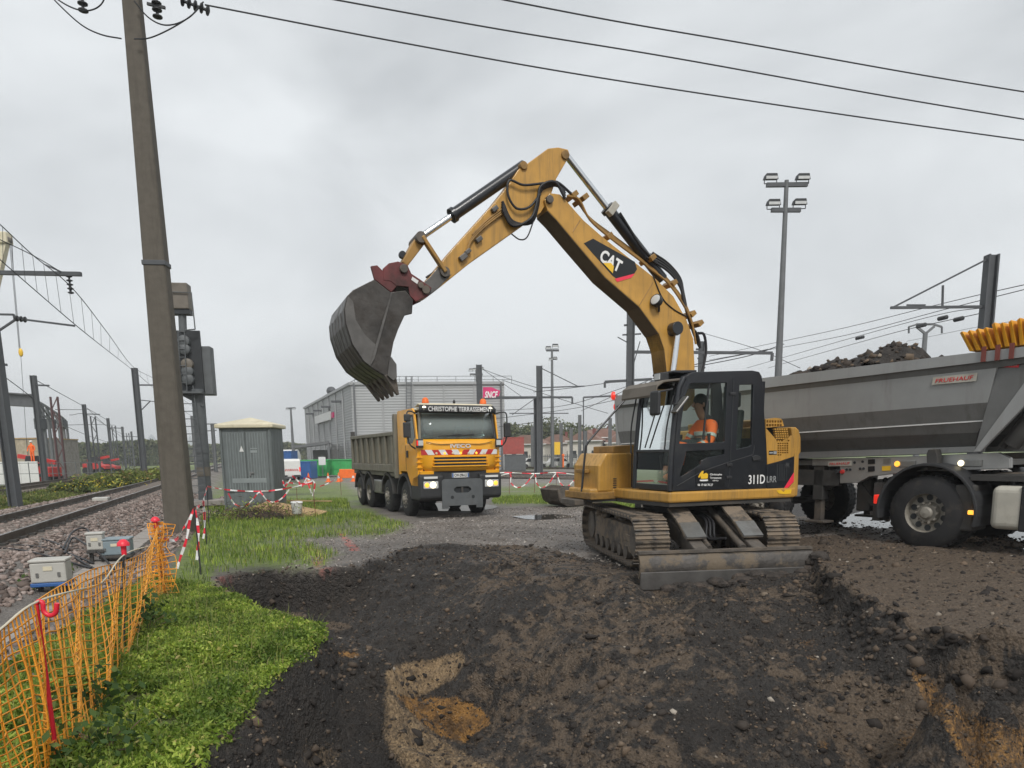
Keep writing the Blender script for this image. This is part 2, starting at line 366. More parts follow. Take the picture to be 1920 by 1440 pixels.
TPC = [(780,1035,-.05),(840,1030,-.03),(1000,1032,-.03),(1100,1058,.0),(1190,1103,-.12),(1350,1118,-.15),(1520,1104,-.1),(1260,1075,.0),(1400,1075,.02),
 (450,1107,-.46),(540,1114,-.55),(620,1120,-.56),(690,1116,-.46),(480,1138,-.6),(560,1155,-.68),(650,1175,-.74),(640,1205,-.78),(620,1235,-.72),
 (760,1100,-.28),(840,1100,-.24),(950,1090,-.17),(1050,1100,-.14),(1150,1140,-.18),
 (760,1160,-.5),(880,1160,-.42),(1000,1160,-.35),(1120,1180,-.28),(1250,1170,-.26),(1400,1170,-.24),(1520,1155,-.2),
 (800,1215,-.70),(900,1215,-.62),(1050,1240,-.5),(1200,1260,-.42),(1400,1250,-.38),(1540,1220,-.34),
 (735,1245,-.80),(860,1236,-.76),(750,1285,-.90),(850,1285,-.88),
 (800,1330,-1.22),(880,1350,-1.22),(850,1380,-1.28),
 (660,1270,-.56),(700,1268,-.52),(716,1290,-.58),(735,1330,-.74),(790,1385,-.95),(890,1432,-1.05),
 (600,1300,-.56),(520,1330,-.42),(455,1400,-.3),(600,1400,-.78),(700,1430,-.98),(420,1440,-.36),(560,1440,-.72),(540,1270,-.5),(590,1250,-.56),
 (1000,1330,-.84),(950,1400,-1.0),(1100,1330,-.66),(1100,1440,-.92),(1250,1350,-.56),(1250,1440,-.8),(1400,1340,-.5),(1400,1440,-.75),(1550,1300,-.46),(1600,1380,-.66),(1650,1440,-.78),
 (1640,1240,-.22),(1690,1290,-.33),(1740,1345,-.47),(1790,1410,-.62),
 (1800,1318,-.2),(1850,1372,-.44),(1862,1440,-.68),(1925,1440,-.52),(1910,1330,-.12),(1750,1262,-.17),(1850,1280,-.12),
 (1620,1180,-.08),(1700,1216,-.09),(1800,1242,-.08),(1920,1264,-.06),
 (900,1620,-1.3),(1500,1620,-1.1),(300,1600,-.3),(2050,1600,-.6),(2100,1320,-.05)]
TX = np.array([tuple(atZ(*q)) for q in TPC])
def tps_fit(C, lam=.002):
    n = len(C); d = np.hypot(C[:, None, 0]-C[None, :, 0], C[:, None, 1]-C[None, :, 1])
    K = np.where(d > 0, d*d*np.log(d+1e-9), 0)+lam*np.eye(n); Pm = np.c_[np.ones(n), C[:, :2]]
    A = np.block([[K, Pm], [Pm.T, np.zeros((3, 3))]]); return np.linalg.solve(A, np.r_[C[:, 2], 0, 0, 0])
TW = tps_fit(TX)
def tps(x, y):
    z = TW[-3]+TW[-2]*x+TW[-1]*y
    for i in range(len(TX)):
        d2 = (x-TX[i, 0])**2+(y-TX[i, 1])**2; z = z+TW[i]*.5*d2*np.log(d2+1e-12)
    return z
def W_(pts, z): return [P0(a, b, z) for a, b in pts]
CUT1 = W_([(728,1272),(744,1292),(790,1300),(850,1297),(905,1322),(926,1356),(874,1394),(826,1382),(776,1348),(740,1320)], -.9)
CUT2 = W_([(1690,1250),(1745,1258),(1775,1296),(1842,1330),(1960,1352),(2000,1500),(1835,1500),(1775,1380),(1720,1315)], -.6)
RIDGES = [(W_([(600,1262),(690,1260),(720,1276),(745,1330),(800,1388),(900,1440)], -.6), .17, .15), (W_([(1150,1115),(1200,1150),(1270,1200),(1330,1260)], -.2), .13, .28), (W_([(1000,1130),(1060,1170),(1130,1240),(1180,1330)], -.35), .10, .30), (W_([(1330,1160),(1420,1230),(1500,1330)], -.3), .09, .25), (W_([(880,1080),(930,1130),(960,1200)], -.3), .09, .25),
          (W_([(1215,1125),(1300,1165),(1400,1190)], -.25), -.10, .16), (W_([(760,1110),(800,1180),(860,1215)], -.4), -.08, .25), (W_([(1080,1260),(1200,1300),(1330,1330)], -.5), -.08, .2), (W_([(1672,1236),(1705,1266),(1748,1308),(1792,1362),(1840,1445)], -.42), -.34, .085), (W_([(1600,1225),(1650,1262),(1700,1312),(1750,1372),(1790,1440)], -.42), .10, .14)]
def dline(x, y, P):
    d = np.full(x.shape, 1e9)
    for (x0, y0), (x1, y1) in zip(P[:-1], P[1:]):
        ex_, ey_ = x1-x0, y1-y0; t = np.clip(((x-x0)*ex_+(y-y0)*ey_)/(ex_*ex_+ey_*ey_), 0, 1); d = np.minimum(d, np.hypot(x-x0-t*ex_, y-y0-t*ey_))
    return d
def ground_parts(x, y):
    """height and signed distance to the pit rim (negative inside)"""
    zp = plat(x, y); near = (x > -6) & (x < 7.5) & (y > -.5) & (y < 15.5)
    z = zp.copy(); sd = np.full(x.shape, 9.0)
    xn, yn = x[near], y[near]
    wob = .16*fbm(xn, yn, .55, 4, 31)
    s = dpoly(xn, yn, RIM)+wob; wd_ = .13+.16*(1-sst(6.2, 7.4, yn))*(xn < 1); inn = 1-sst(0, 1, (s+wd_)/(wd_+.02))
    zi = np.clip(tps(xn, yn), -1.5, .12)
    lump = .26*fbm(xn, yn, .9, 3, 3)+.17*fbm(xn, yn, .28, 3, 9, .6)+.10*fbm(xn, yn, .10, 2, 21, .6)-.06*np.abs(fbm(xn+.6*yn, yn*.35, .35, 2, 27))
    zi = zi+lump+.075*worley(xn, yn, .26, 5)*sst(-.1, .15, fbm(xn, yn, 1.3, 2, 41))+.05*worley(xn, yn, .13, 6)*sst(-.15, .1, fbm(xn, yn, .8, 2, 42))+.022*worley(xn, yn, .075, 7)
    for P, a, w_ in RIDGES: zi = zi+a*np.exp(-(dline(xn, yn, P)/w_)**2)
    wob2 = .10*fbm(xn, yn, .25, 3, 35)
    zi = zi-.12*(1-sst(-.10, .03, dpoly(xn, yn, CUT1)+wob2))-.08*(1-sst(-.14, .04, dpoly(xn, yn, CUT2)+wob2))
    zo = zp[near]+.02*fbm(xn, yn, .3, 3, 12)+(.05+.22*sst(1.9, 2.8, xn))*np.exp(-(s/.22)**2)*(vnoise(xn/.2, yn/.2, 4)-.25)*(s > -.04)
    # churned mud round the trailer wheels and on the right bank
    zo = zo+sst(3, 4.5, xn)*(1-.75*sst(10.8, 11.8, yn))*(.07*fbm(xn, yn, .5, 4, 71, .6)+.03*fbm(xn, yn, .12, 2, 72, .6))
    z[near] = zo*(1-inn)+np.minimum(zi, zo+.02)*inn; sd[near] = s
    return z, sd
def hz(x, y): return ground_parts(np.asarray(x, float), np.asarray(y, float))[0]
def hz1(x, y): return float(hz(np.array([x]), np.array([y]))[0])
def grow(a, step, rate, end):
    r = []; v = a
    while abs(v) < abs(end) and len(r) < 400:
        step *= rate; v += step; r.append(v)
    return r
gx = np.concatenate([np.array(grow(-5.0, -.032, 1.06, -2600))[::-1], np.arange(-5.0, 7.2, .031), np.array(grow(7.2, .032, 1.06, 2600))])
gy = np.concatenate([np.array(grow(3.0, -.032, 1.25, -300))[::-1], np.arange(3.0, 14.0, .031), np.array(grow(14.0, .032, 1.022, 4000))])
GX, GY = np.meshgrid(gx, gy); sh = GX.shape; X1, Y1 = GX.ravel(), GY.ravel()
Z1, S1 = ground_parts(X1, Y1)
PX, PY = project(X1, Y1, Z1)
wx = 26*fbm(X1+Z1, Y1-.7*Z1, .3, 4, 51, .6); wy = 18*fbm(X1+1.3*Z1, Y1+Z1, .3, 4, 52, .6)
def pm(poly, soft=8.0, warp=1.0):
    x, y = PX+wx*warp, PY+wy*warp; xs = [p[0] for p in poly]; ys = [p[1] for p in poly]
    sel = (x > min(xs)-40) & (x < max(xs)+40) & (y > min(ys)-40) & (y < max(ys)+40); r = np.zeros(X1.shape)
    r[sel] = 1-sst(-soft, soft, dpoly(x[sel], y[sel], poly)); return r
def pe(cx, cy, rx, ry, a=1.0):
    q = ((PX+wx*.6-cx)/rx)**2+((PY+wy*.6-cy)/ry)**2; return a*np.exp(-q*1.2)
pit = 1-sst(-.06, .03, S1)
tdv = tdist(X1, Y1)
# --- masks (what the ground is made of)
lowg = fbm(X1, Y1, 2.2, 4, 61)
GR_NEAR = [(-200,1500),(380,1480),(390,1415),(455,1355),(500,1281),(600,1210),(612,1170),(520,1155),(440,1120),(395,1085),(400,1068),(600,1062),(640,1040),(560,1010),(720,1002),(770,985),(650,960),(560,930),(430,900),(390,930),(350,1010),(300,1120),(150,1200),(-200,1350)]
grass = pm(GR_NEAR, 10)*(1-pit)
grass = np.maximum(grass, pm([(400,930),(400,880),(540,905),(640,905),(680,930),(700,960),(760,985),(640,1000),(430,985)], 9))
grass = np.maximum(grass, pm([(925,945),(930,915),(1010,908),(1110,915),(1200,935),(1190,960),(1080,948),(1000,945)], 7, .6))
grass = grass*np.clip(.75+2.2*(lowg+.08), .1, 1)
far_g = sst(3.4, 6, tdv)*(1-sst(9, 14, tdv)*.5)           # verge beyond the track
grass = np.maximum(grass, far_g*.95*(Y1 > 5))
grass = np.maximum(grass, (Y1 > 95)*.7*(X1 > -30)*(lowg > -.1)); grass = np.maximum(grass, (Y1 > 170)*.9)
grass *= 1-sst(-.4, .4, -np.abs(tdv)+3.1)
gravel = np.maximum(pm([(520,1075),(560,1045),(540,1010),(640,995),(760,990),(900,965),(1090,955),(1110,1060),(1000,1035),(840,1020),(780,1026),(700,1052),(600,1068)], 12), 0)
gravel = np.maximum(gravel, pm([(640,1000),(650,965),(940,950),(1100,945),(1100,1000),(760,1010)], 10))
gravel = np.maximum(gravel, (Y1 > 12)*(X1 < 6)*(1-sst(28, 34, Y1))*.75*(tdv < -3.2)); gravel = np.maximum(gravel, sst(-3.9, -3.3, tdv)*(1-sst(3.0, 3.6, tdv))*.9)
gravel = np.maximum(gravel, sst(-5.5, -4.5, tdv)*(1-sst(3.0, 3.6, tdv))*.6)
gravel *= (1-pit)
road = ((Y1 > 33) & (Y1 < 95) & (tdv < -9)).astype(float)*sst(30, 36, Y1+2*lowg)
road = np.maximum(road, pm([(925,912),(1110,918),(1110,898),(925,892)], 3, .2))
clay = np.zeros(X1.shape); lightclay = np.zeros(X1.shape)
lightclay = np.maximum.reduce([pm([(722,1262),(745,1248),(866,1224),(874,1240),(852,1272),(800,1302),(760,1312),(728,1290)], 5, .6), pm([(724,1290),(770,1330),(860,1405),(960,1450),(760,1450),(716,1380)], 12, .8)*.8, pe(1240,1130,60,12,.5), pe(600,1420,50,30,.5)])
clay = np.maximum.reduce([pm([(745,1302),(800,1310),(850,1306),(900,1328),(922,1356),(872,1388),(828,1378),(780,1345)], 6, .7), pm([(1700,1248),(1742,1258),(1770,1300),(1840,1338),(1930,1362),(1930,1450),(1815,1450),(1770,1372),(1722,1312)], 10),
    pe(1516,1208,22,16,.9), pe(1545,1395,18,22,.5), pe(655,1226,26,6,.9), pe(1525,1232,16,10,.7)])
brown = np.maximum.reduce([pm([(1560,1165),(1700,1210),(1930,1250),(1930,1380),(1800,1340),(1700,1290),(1600,1240)], 16)*.9, pe(1100,1180,120,45,.55), pe(1250,1170,70,40,.7), pe(548,1152,34,8,1), pe(632,1174,30,10,.9), pe(1075,1225,26,14,.8), pe(1480,1150,90,30,.6), pe(1480,1290,90,60,.35), pe(900,1100,120,30,.35), pe(1180,1410,160,40,.3), pe(1020,1070,60,25,.3)])
brown = np.maximum(brown, np.clip(.5+1.8*fbm(X1, Y1, 1.1, 4, 81), 0, .55)*pit*.9*sst(650, 950, PX))
lay = (plat(X1, Y1)-Z1)+.22*fbm(X1+Z1, Y1-Z1, .35, 4, 87, .6)
rt = sst(2.75, 3.25, X1+.9*fbm(X1+Z1, Y1, .6, 4, 86, .6))*pit*(1-sst(7.6, 8.6, Y1))
brown = np.maximum(brown*(1-rt), rt*sst(.36, .44, lay)); clay = np.maximum(clay*(1-rt*.5), rt*sst(.58, .68, lay)*sst(3.1, 3.4, X1+.4*fbm(X1, Y1, .3, 3, 88))*.9)
mudflat = np.maximum(sst(2.6, 3.6, X1)*(1-sst(15, 18, Y1))*(1-pit), sst(2.0, 3.0, X1)*(Y1 > 9)*(Y1 < 14)*(1-pit)*.8)
brown = np.maximum(brown, mudflat); brown = np.maximum(brown, np.clip(.9*sst(.05, .28, -fbm(X1, Y1, .7, 3, 83)), 0, .8)*pit*.75*sst(700, 1050, PX))
wet = np.maximum.reduce([pm([(1560,1012),(1570,965),(1640,955),(1930,985),(1930,1030),(1800,1018),(1680,1012)], 6, .35), pe(820,950,100,7,.8), pe(1000,968,60,6,.5), pe(980,1010,60,8,.35), pe(1620,1000,40,10,.7)])
wet = wet*(1-pit)*np.where(PX > 1500, .25, 1)
paint = np.maximum.reduce([pm([(632,998),(645,1000),(676,1032),(658,1034)], 2, .25), pe(598,1050,9,14,.9), pe(583,1032,9,8,.6), pe(420,1085,14,5,.8), pe(415,1108,14,14,.5), pe(610,1068,14,4,.5), pe(385,1145,9,5,.6)])
paint *= (vnoise(X1/.05, Y1/.05, 5) > .4)*(1-pit)
V = np.stack([X1, Y1, Z1], -1); ny, nx = sh
I = np.arange(nx*ny).reshape(ny, nx); Q = np.stack([I[:-1, :-1], I[:-1, 1:], I[1:, 1:], I[1:, :-1]], -1).reshape(-1, 4)
def ground_material():
    m = bpy.data.materials.new('ground_soil'); m.use_nodes = True; nt = m.node_tree; N = nt.nodes; L = nt.links; p = N['Principled BSDF']
    geo = N.new('ShaderNodeNewGeometry'); pos = geo.outputs['Position']
    def attr(n):
        a = N.new('ShaderNodeAttribute'); a.attribute_name = n; s = N.new('ShaderNodeSeparateColor'); L.new(a.outputs['Color'], s.inputs[0]); return s.outputs[0], s.outputs[1], s.outputs[2]
    def noise(sc, det=6, r=.6):
        n = N.new('ShaderNodeTexNoise'); n.inputs['Scale'].default_value = sc; n.inputs['Detail'].default_value = det; n.inputs['Roughness'].default_value = r; L.new(pos, n.inputs['Vector']); return n.outputs[0]
    def rng_(v, a, b, c=0, d=1):
        q = N.new('ShaderNodeMapRange'); q.inputs[1].default_value = a; q.inputs[2].default_value = b; q.inputs[3].default_value = c; q.inputs[4].default_value = d; L.new(v, q.inputs[0]); return q.outputs[0]
    def mixc(f, a, b):
        q = N.new('ShaderNodeMix'); q.data_type = 'RGBA'
        for s, v in ((0, f), (6, a), (7, b)):
            if isinstance(v, tuple): q.inputs[s].default_value = v+(1,)
            elif isinstance(v, float): q.inputs[s].default_value = v
            else: L.new(v, q.inputs[s])
        return q.outputs[2]
    def mul(a, b):
        q = N.new('ShaderNodeMath'); q.operation = 'MULTIPLY'; L.new(a, q.inputs[0])
        if isinstance(b, float): q.inputs[1].default_value = b
        else: L.new(b, q.inputs[1])
        return q.outputs[0]
    ga, gv, cl = attr('ma'); br, we, pa = attr('mb'); ro, lc, _ = attr('mc')
    nf = noise(38, 8, .7); nm = noise(6, 6); nl = noise(1.1, 4)
    soil = mixc(rng_(nf, .3, .7), (.006, .0055, .005), (.070, .060, .052)); soil = mixc(rng_(nm, .45, .8, 0, .6), soil, (.080, .064, .051)); soil = mixc(rng_(nl, .45, .7, 0, .6), soil, (.022, .020, .019))  # darkest tone falls in the bump hollows: crevice shade put into the colour
    brn = mixc(rng_(nf, .3, .7), (.065, .047, .033), (.20, .15, .105))
    cly = mixc(rng_(nf, .3, .7), (.16, .075, .02), (.52, .28, .085)); cly = mixc(rng_(nm, .45, .62, 0, .75), cly, (.05, .036, .026))
    lcl = mixc(rng_(nf, .3, .7), (.18, .12, .062), (.48, .34, .195)); lcl = mixc(rng_(nm, .47, .64, 0, .7), lcl, (.06, .045, .033))
    grs = mixc(rng_(nm, .35, .65), (.12, .17, .035), (.22, .30, .06)); grs = mixc(rng_(nf, .5, .75), grs, (.19, .16, .10))
    grv = mixc(rng_(nf, .25, .75), (.10, .088, .078), (.42, .38, .345)); grv = mixc(rng_(nl, .4, .65, 0, .6), grv, (.12, .10, .08))
    rod = mixc(rng_(nl, .35, .65), (.20, .18, .155), (.33, .305, .275)); rod = mixc(rng_(nf, .4, .8, 0, .5), rod, (.16, .14, .12))
    brs = N.new('ShaderNodeMath'); brs.operation = 'ADD'; L.new(br, brs.inputs[0]); L.new(rng_(nm, .3, .7, -.35, .35), brs.inputs[1]); c = mixc(rng_(brs.outputs[0], .36, .56), soil, brn); lcs = N.new('ShaderNodeMath'); lcs.operation = 'ADD'; L.new(lc, lcs.inputs[0]); L.new(rng_(nf, .3, .7, -.3, .3), lcs.inputs[1]); c = mixc(rng_(lcs.outputs[0], .25, .95), c, lcl); cls = N.new('ShaderNodeMath'); cls.operation = 'ADD'; L.new(cl, cls.inputs[0]); L.new(rng_(nf, .3, .7, -.3, .3), cls.inputs[1]); c = mixc(rng_(cls.outputs[0], .32, .68), c, cly); c = mixc(gv, c, grv); c = mixc(ro, c, rod); c = mixc(ga, c, grs)
    # scattered pale grit
    vo = N.new('ShaderNodeTexVoronoi'); vo.inputs['Scale'].default_value = 22; L.new(pos, vo.inputs['Vector'])
    sp = N.new('ShaderNodeSeparateColor'); L.new(vo.outputs['Color'], sp.inputs[0])
    grit = mul(rng_(vo.outputs['Distance'], .16, .10), rng_(sp.outputs[0], .86, .9)); c = mixc(mul(grit, .7), c, (.36, .32, .27))
    c = mixc(mul(pa, rng_(nf, .35, .6)), c, (.80, .15, .11))
    wetc = N.new('ShaderNodeMix'); wetc.data_type = 'RGBA'; wetc.blend_type = 'MULTIPLY'; L.new(mul(we, .6), wetc.inputs[0]); L.new(c, wetc.inputs[6]); wetc.inputs[7].default_value = (.35, .35, .36, 1)
    L.new(wetc.outputs[2], p.inputs['Base Color'])
    pud = rng_(mul(we, rng_(nl, .25, .5)), .25, .5)
    rr = N.new('ShaderNodeMapRange'); rr.inputs[3].default_value = .62; rr.inputs[4].default_value = .07; L.new(pud, rr.inputs[0]); L.new(rr.outputs[0], p.inputs['Roughness'])
    bs = N.new('ShaderNodeMath'); bs.operation = 'SUBTRACT'; bs.inputs[0].default_value = 1.0; L.new(pud, bs.inputs[1])
    v2 = N.new('ShaderNodeTexVoronoi'); v2.inputs['Scale'].default_value = 17; L.new(pos, v2.inputs['Vector'])
    v3 = N.new('ShaderNodeTexVoronoi'); v3.inputs['Scale'].default_value = 48; L.new(pos, v3.inputs['Vector'])
    h0 = N.new('ShaderNodeMath'); h0.operation = 'ADD'; L.new(nf, h0.inputs[0]); L.new(nm, h0.inputs[1])
    h1 = N.new('ShaderNodeMath'); h1.operation = 'SUBTRACT'; L.new(h0.outputs[0], h1.inputs[0]); L.new(mul(v2.outputs['Distance'], .8), h1.inputs[1])
    hh = N.new('ShaderNodeMath'); hh.operation = 'SUBTRACT'; L.new(h1.outputs[0], hh.inputs[0]); L.new(mul(v3.outputs['Distance'], .45), hh.inputs[1])
    bn = N.new('ShaderNodeBump'); bn.inputs['Distance'].default_value = .06; L.new(mul(bs.outputs[0], .9), bn.inputs['Strength']); L.new(hh.outputs[0], bn.inputs['Height']); L.new(bn.outputs[0], p.inputs['Normal'])
    p.inputs['Specular IOR Level'].default_value = .45
    MATS['ground'] = m; return m
ground = np_mesh('ground', V, Q, ground_material(), smooth=True); tag(ground, 'dug muddy ground with pit, gravel and grass', kind='structure')
for nm_, (a, b, c) in {'ma': (grass, gravel, clay), 'mb': (brown, wet, paint), 'mc': (road, lightclay, pit)}.items():
    at = ground.data.color_attributes.new(nm_, 'FLOAT_COLOR', 'POINT'); arr = np.ones((len(X1), 4), np.float32); arr[:, 0] = a; arr[:, 1] = b; arr[:, 2] = c
    at.data.foreach_set('color', arr.ravel())

# standing water behind the trailer wheels: flat sheets, the ground pokes through at the shore
mk('puddle_water', (.05, .047, .042), .04, var=.1)
for i, (pts, z) in enumerate((([(1560,975),(1640,955),(1760,955),(1960,985),(1960,1030),(1840,1020),(1720,1002),(1620,1010),(1565,1000)], .285), ([(770,948),(840,942),(930,948),(900,957),(800,957)], .012), ([(960,968),(1040,964),(1080,970),(1000,974)], .008))):
    P = [atZ(x, y, z) for x, y in pts]; c0 = sum(P, Vector())/len(P)
    pd = MB().add([tuple(p) for p in smoothpts(P+[P[0]], 4)[:-1]], [tuple(range(len(P)*4))]).build('puddle', MATS['puddle_water']); tag(pd, kind='structure')
# ================================================================== EXCAVATOR
EX = Vector((2.76, 11.75, .08)); EA = rad(22)
exc = empty('excavator', EX, math.pi+EA, 'yellow and black tracked excavator with raised boom and bucket, dozer blade in front', 'excavator')
EXM = Matrix.Translation(EX) @ Matrix.Rotation(math.pi+EA, 4, 'Z'); EXI = EXM.inverted()
EXN = (EXM.to_3x3() @ Vector((0, 1, 0)))
def ex(px, py, y):            # photo point on the machine's plane at local y -> local x, z
    p = EXI @ atP(px, py, EXM @ Vector((0, y, 0)), EXN); return (p.x, p.z)
def ex3(px, py, y): q = ex(px, py, y); return Vector((q[0], y, q[1]))
c1 = lambda x, y: (580+x/2.88, 260+y/2.88)     # survey sheets (enlarged details of the photo)
c2 = lambda x, y: (940+x/2.88, 260+y/2.88)
c3 = lambda x, y: (1060+x/3.0, 660+y/3.0)
c8 = lambda x, y: (1160+x/5.142, 680+y/5.142)
def tr(c, pts, y): return [ex(*c(*p), y) for p in pts]
BY = -.05
# ---- boom
bl, br_ = BY-.19, BY+.19
boomp = tr(c2, [(232,330),(262,292),(318,300),(352,335),(445,440),(560,540),(700,650),(830,752),(930,850),(1000,975),(1038,1080),(1046,1250),(1046,1420),(1000,1470),(910,1450),(893,1260),(880,1140),(850,1052),(745,908),(560,748),(400,560),(300,440),(250,388)], br_)
boom = MB().prism(boomp, bl, br_).build('boom', MATS['cat_yellow'], exc, bevel=.012)
# weld seams of the boom
for a, b in (((385,505),(425,440)), ((745,900),(820,775))):
    MB().tube([ex3(*c2(*a), br_), ex3(*c2(*b), br_)], .007, 6).build('weld_seam', MATS['cat_yellow_dirty'], boom)
# black lettering decal on the boom side
dec = tr(c2, [(445,565),(495,540),(720,665),(732,705),(718,728),(620,755),(600,740)], br_)
d = MB().prism(dec, br_-.002, br_+.004).build('decal', MATS['decal_black'], boom)
MB().prism(tr(c2, [(612,757),(720,729),(700,752),(625,774)], br_), br_+.001, br_+.006).build('red_stripe', MATS['decal_red'], boom)
def ex_text(txt, c, l, r, hgt, y, mat, parent, bold=.0, name='lettering', shear=0, cond=1.0):
    a, b = ex3(*c(*l), y), ex3(*c(*r), y); ax = (b-a); up = Vector((ax.z, 0, -ax.x)).normalized()
    if up.z < 0: up = -up
    M = frame_mat((a+b)/2+Vector((0, .003, 0)), ax, up)
    return text_obj(txt, ax.length, hgt, M, mat, parent, name, bold=bold, shear=shear)
t = ex_text('CAT', c2, (537,625), (645,695), .185, br_+.003, MATS['lettering_white'], boom, bold=.035)
MB().prism(tr(c2, [(548,672),(590,672),(606,690),(600,728)], br_), br_+.008, br_+.0105).build('logo_triangle', MATS['decal_yellow'], boom)
# pins and bosses
def pin(parent, c, p, y0, y1, r, mat='muddy_steel', name='pin', n=16):
    q = ex(*c(*p), max(y0, y1)); return MB().tube([(q[0], y0, q[1]), (q[0], y1, q[1])], r, n).build(name, MATS[mat], parent, smooth=40, bevel=.006)
pin(boom, c2, (265,325), BY-.24, BY+.24, .055)
pin(boom, c2, (955,1022), BY-.34, BY+.34, .10, 'black_paint')
pin(boom, c2, (925,1040), BY-.21, BY+.23, .07, 'muddy_steel')
# ---- arm (stick)
al, ar = BY-.14, BY+.14
armp = tr(c1, [(1130,165),(1180,132),(1290,52),(1345,46),(1398,58),(1408,88),(1390,120),(1335,215),(1300,320),(1250,400),(1180,450),(880,662),(690,815),(640,852),(600,862),(588,800),(650,745),(770,600),(1000,345),(1075,250)], ar)
arm = MB().prism(armp, al, ar).build('arm', MATS['cat_yellow'], exc, bevel=.01)
tipp = tr(c1, [(650,748),(700,690),(745,740),(770,730),(690,815),(640,852),(602,860),(590,800)], ar)
MB().prism(tipp, al-.006, ar+.006).build('arm_nose', MATS['worn_grey'], arm, bevel=.006)
pin(arm, c1, (1160,142), BY-.17, BY+.17, .055, 'cat_yellow_dirty'); pin(arm, c1, (1385,85), BY-.17, BY+.17, .06, 'cat_yellow_dirty')
pin(arm, c1, (735,718), BY-.19, BY+.19, .07); pin(arm, c1, (632,808), BY-.19, BY+.19, .055)
# ---- hydraulic cylinders
def cylinder(name, c, a, b, k, y, R, r, mat='black_paint', gl=.06):
    A, B = ex3(*c(*a), y), ex3(*c(*b), y); m = A.lerp(B, k)
    o = MB().tube([A, m], R, 14).tube([A.lerp(B, k-.03), m], R*1.25, 14).build(name, MATS[mat], exc, smooth=40)
    MB().tube([A.lerp(B, k-.01), B], r, 12).build('piston_rod', MATS['chrome'], o, smooth=40)
    return o
bc = cylinder('bucket_cylinder', c1, (1160,148), (608,528), .72, BY, .082, .045)
ac = cylinder('arm_cylinder', c2, (870,760), (350,90), .60, BY, .085, .048)
MB().bx(-.05,.05,-.05,.05,-.1,.1).xf(Matrix.Translation(ex3(*c2(600,380), BY+.1)) @ Matrix.Rotation(rad(-38), 4, 'Y')).build('valve_block', MATS['dirty_white'], ac, bevel=.01)
MB().tube(smoothpts([ex3(*c2(*p), BY+.09) for p in [(640,400),(690,480),(760,590),(840,670)]], 4), .018, 6).build('feed_pipe', MATS['hose'], ac, smooth=50)
for y in (BY-.27, BY+.27):
    A, B = ex3(*c2(900,1500), y), ex3(*c2(955,1026), y); m = A.lerp(B, .35)
    o = MB().tube([A, m], .07, 14).build('boom_cylinder', MATS['black_paint'], exc, smooth=40)
    MB().tube([m, B], .045, 12).build('piston_rod', MATS['chrome'], o, smooth=40)
# ---- bucket linkage
for y in (BY-.17, BY+.17):
    MB().bar(ex3(*c1(608,528), y), ex3(*c1(735,722), y), .05, .10, (0,1,0)).build('bucket_link', MATS['cat_yellow_dirty'], exc, bevel=.012)
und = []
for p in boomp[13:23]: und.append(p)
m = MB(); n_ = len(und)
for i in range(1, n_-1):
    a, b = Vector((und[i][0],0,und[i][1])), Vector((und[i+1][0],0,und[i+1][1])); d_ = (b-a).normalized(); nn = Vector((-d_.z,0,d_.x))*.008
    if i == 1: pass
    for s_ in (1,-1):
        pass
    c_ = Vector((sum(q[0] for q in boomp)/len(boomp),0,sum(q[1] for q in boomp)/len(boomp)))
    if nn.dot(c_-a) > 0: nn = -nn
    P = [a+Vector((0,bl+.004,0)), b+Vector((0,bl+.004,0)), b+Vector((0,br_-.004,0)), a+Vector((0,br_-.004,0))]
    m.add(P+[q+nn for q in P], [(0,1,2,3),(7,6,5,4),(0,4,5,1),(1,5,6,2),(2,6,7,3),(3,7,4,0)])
m.build('underside_shade_plate', MATS['boom_shade_dirt'], boom)  # thin sheet added to the underside, shade and dirt both in its colour
hl = MB().prism(tr(c1, [(570,540),(600,505),(635,520),(630,560),(530,690),(500,665)], BY+.13), BY-.13, BY+.13).build('bucket_link', MATS['cat_yellow_dirty'], exc, bevel=.012)
pin(hl, c1, (606,530), BY-.21, BY+.21, .075); pin(hl, c1, (505,625), BY-.03, BY+.03, .05, 'black_paint', 'lifting_eye')
# ---- quick coupler
cp = tr(c1, [(398,700),(430,672),(480,662),(530,680),(552,728),(600,760),(662,805),(640,850),(575,880),(545,850),(535,800),(470,795),(440,770),(400,765)], BY+.2)
coupler = MB().prism(cp, BY+.15, BY+.2).prism(cp, BY-.2, BY-.15).build('quick_coupler', MATS['coupler_red'], exc, bevel=.008)
MB().prism(tr(c1, [(420,700),(480,675),(540,740),(600,790),(560,850),(480,785)], BY+.15), BY-.148, BY+.148).build('coupler_core', MATS['worn_grey'], coupler, bevel=.01)
for p, r in (((512,700),.055), ((632,815),.055), ((604,790),.04)): pin(coupler, c1, p, BY-.24, BY+.24, r)
MB().prism(tr(c1, [(556,745),(590,768),(582,785),(550,762)], BY+.2), BY+.2, BY+.205).build('sticker', MATS['white'], coupler)
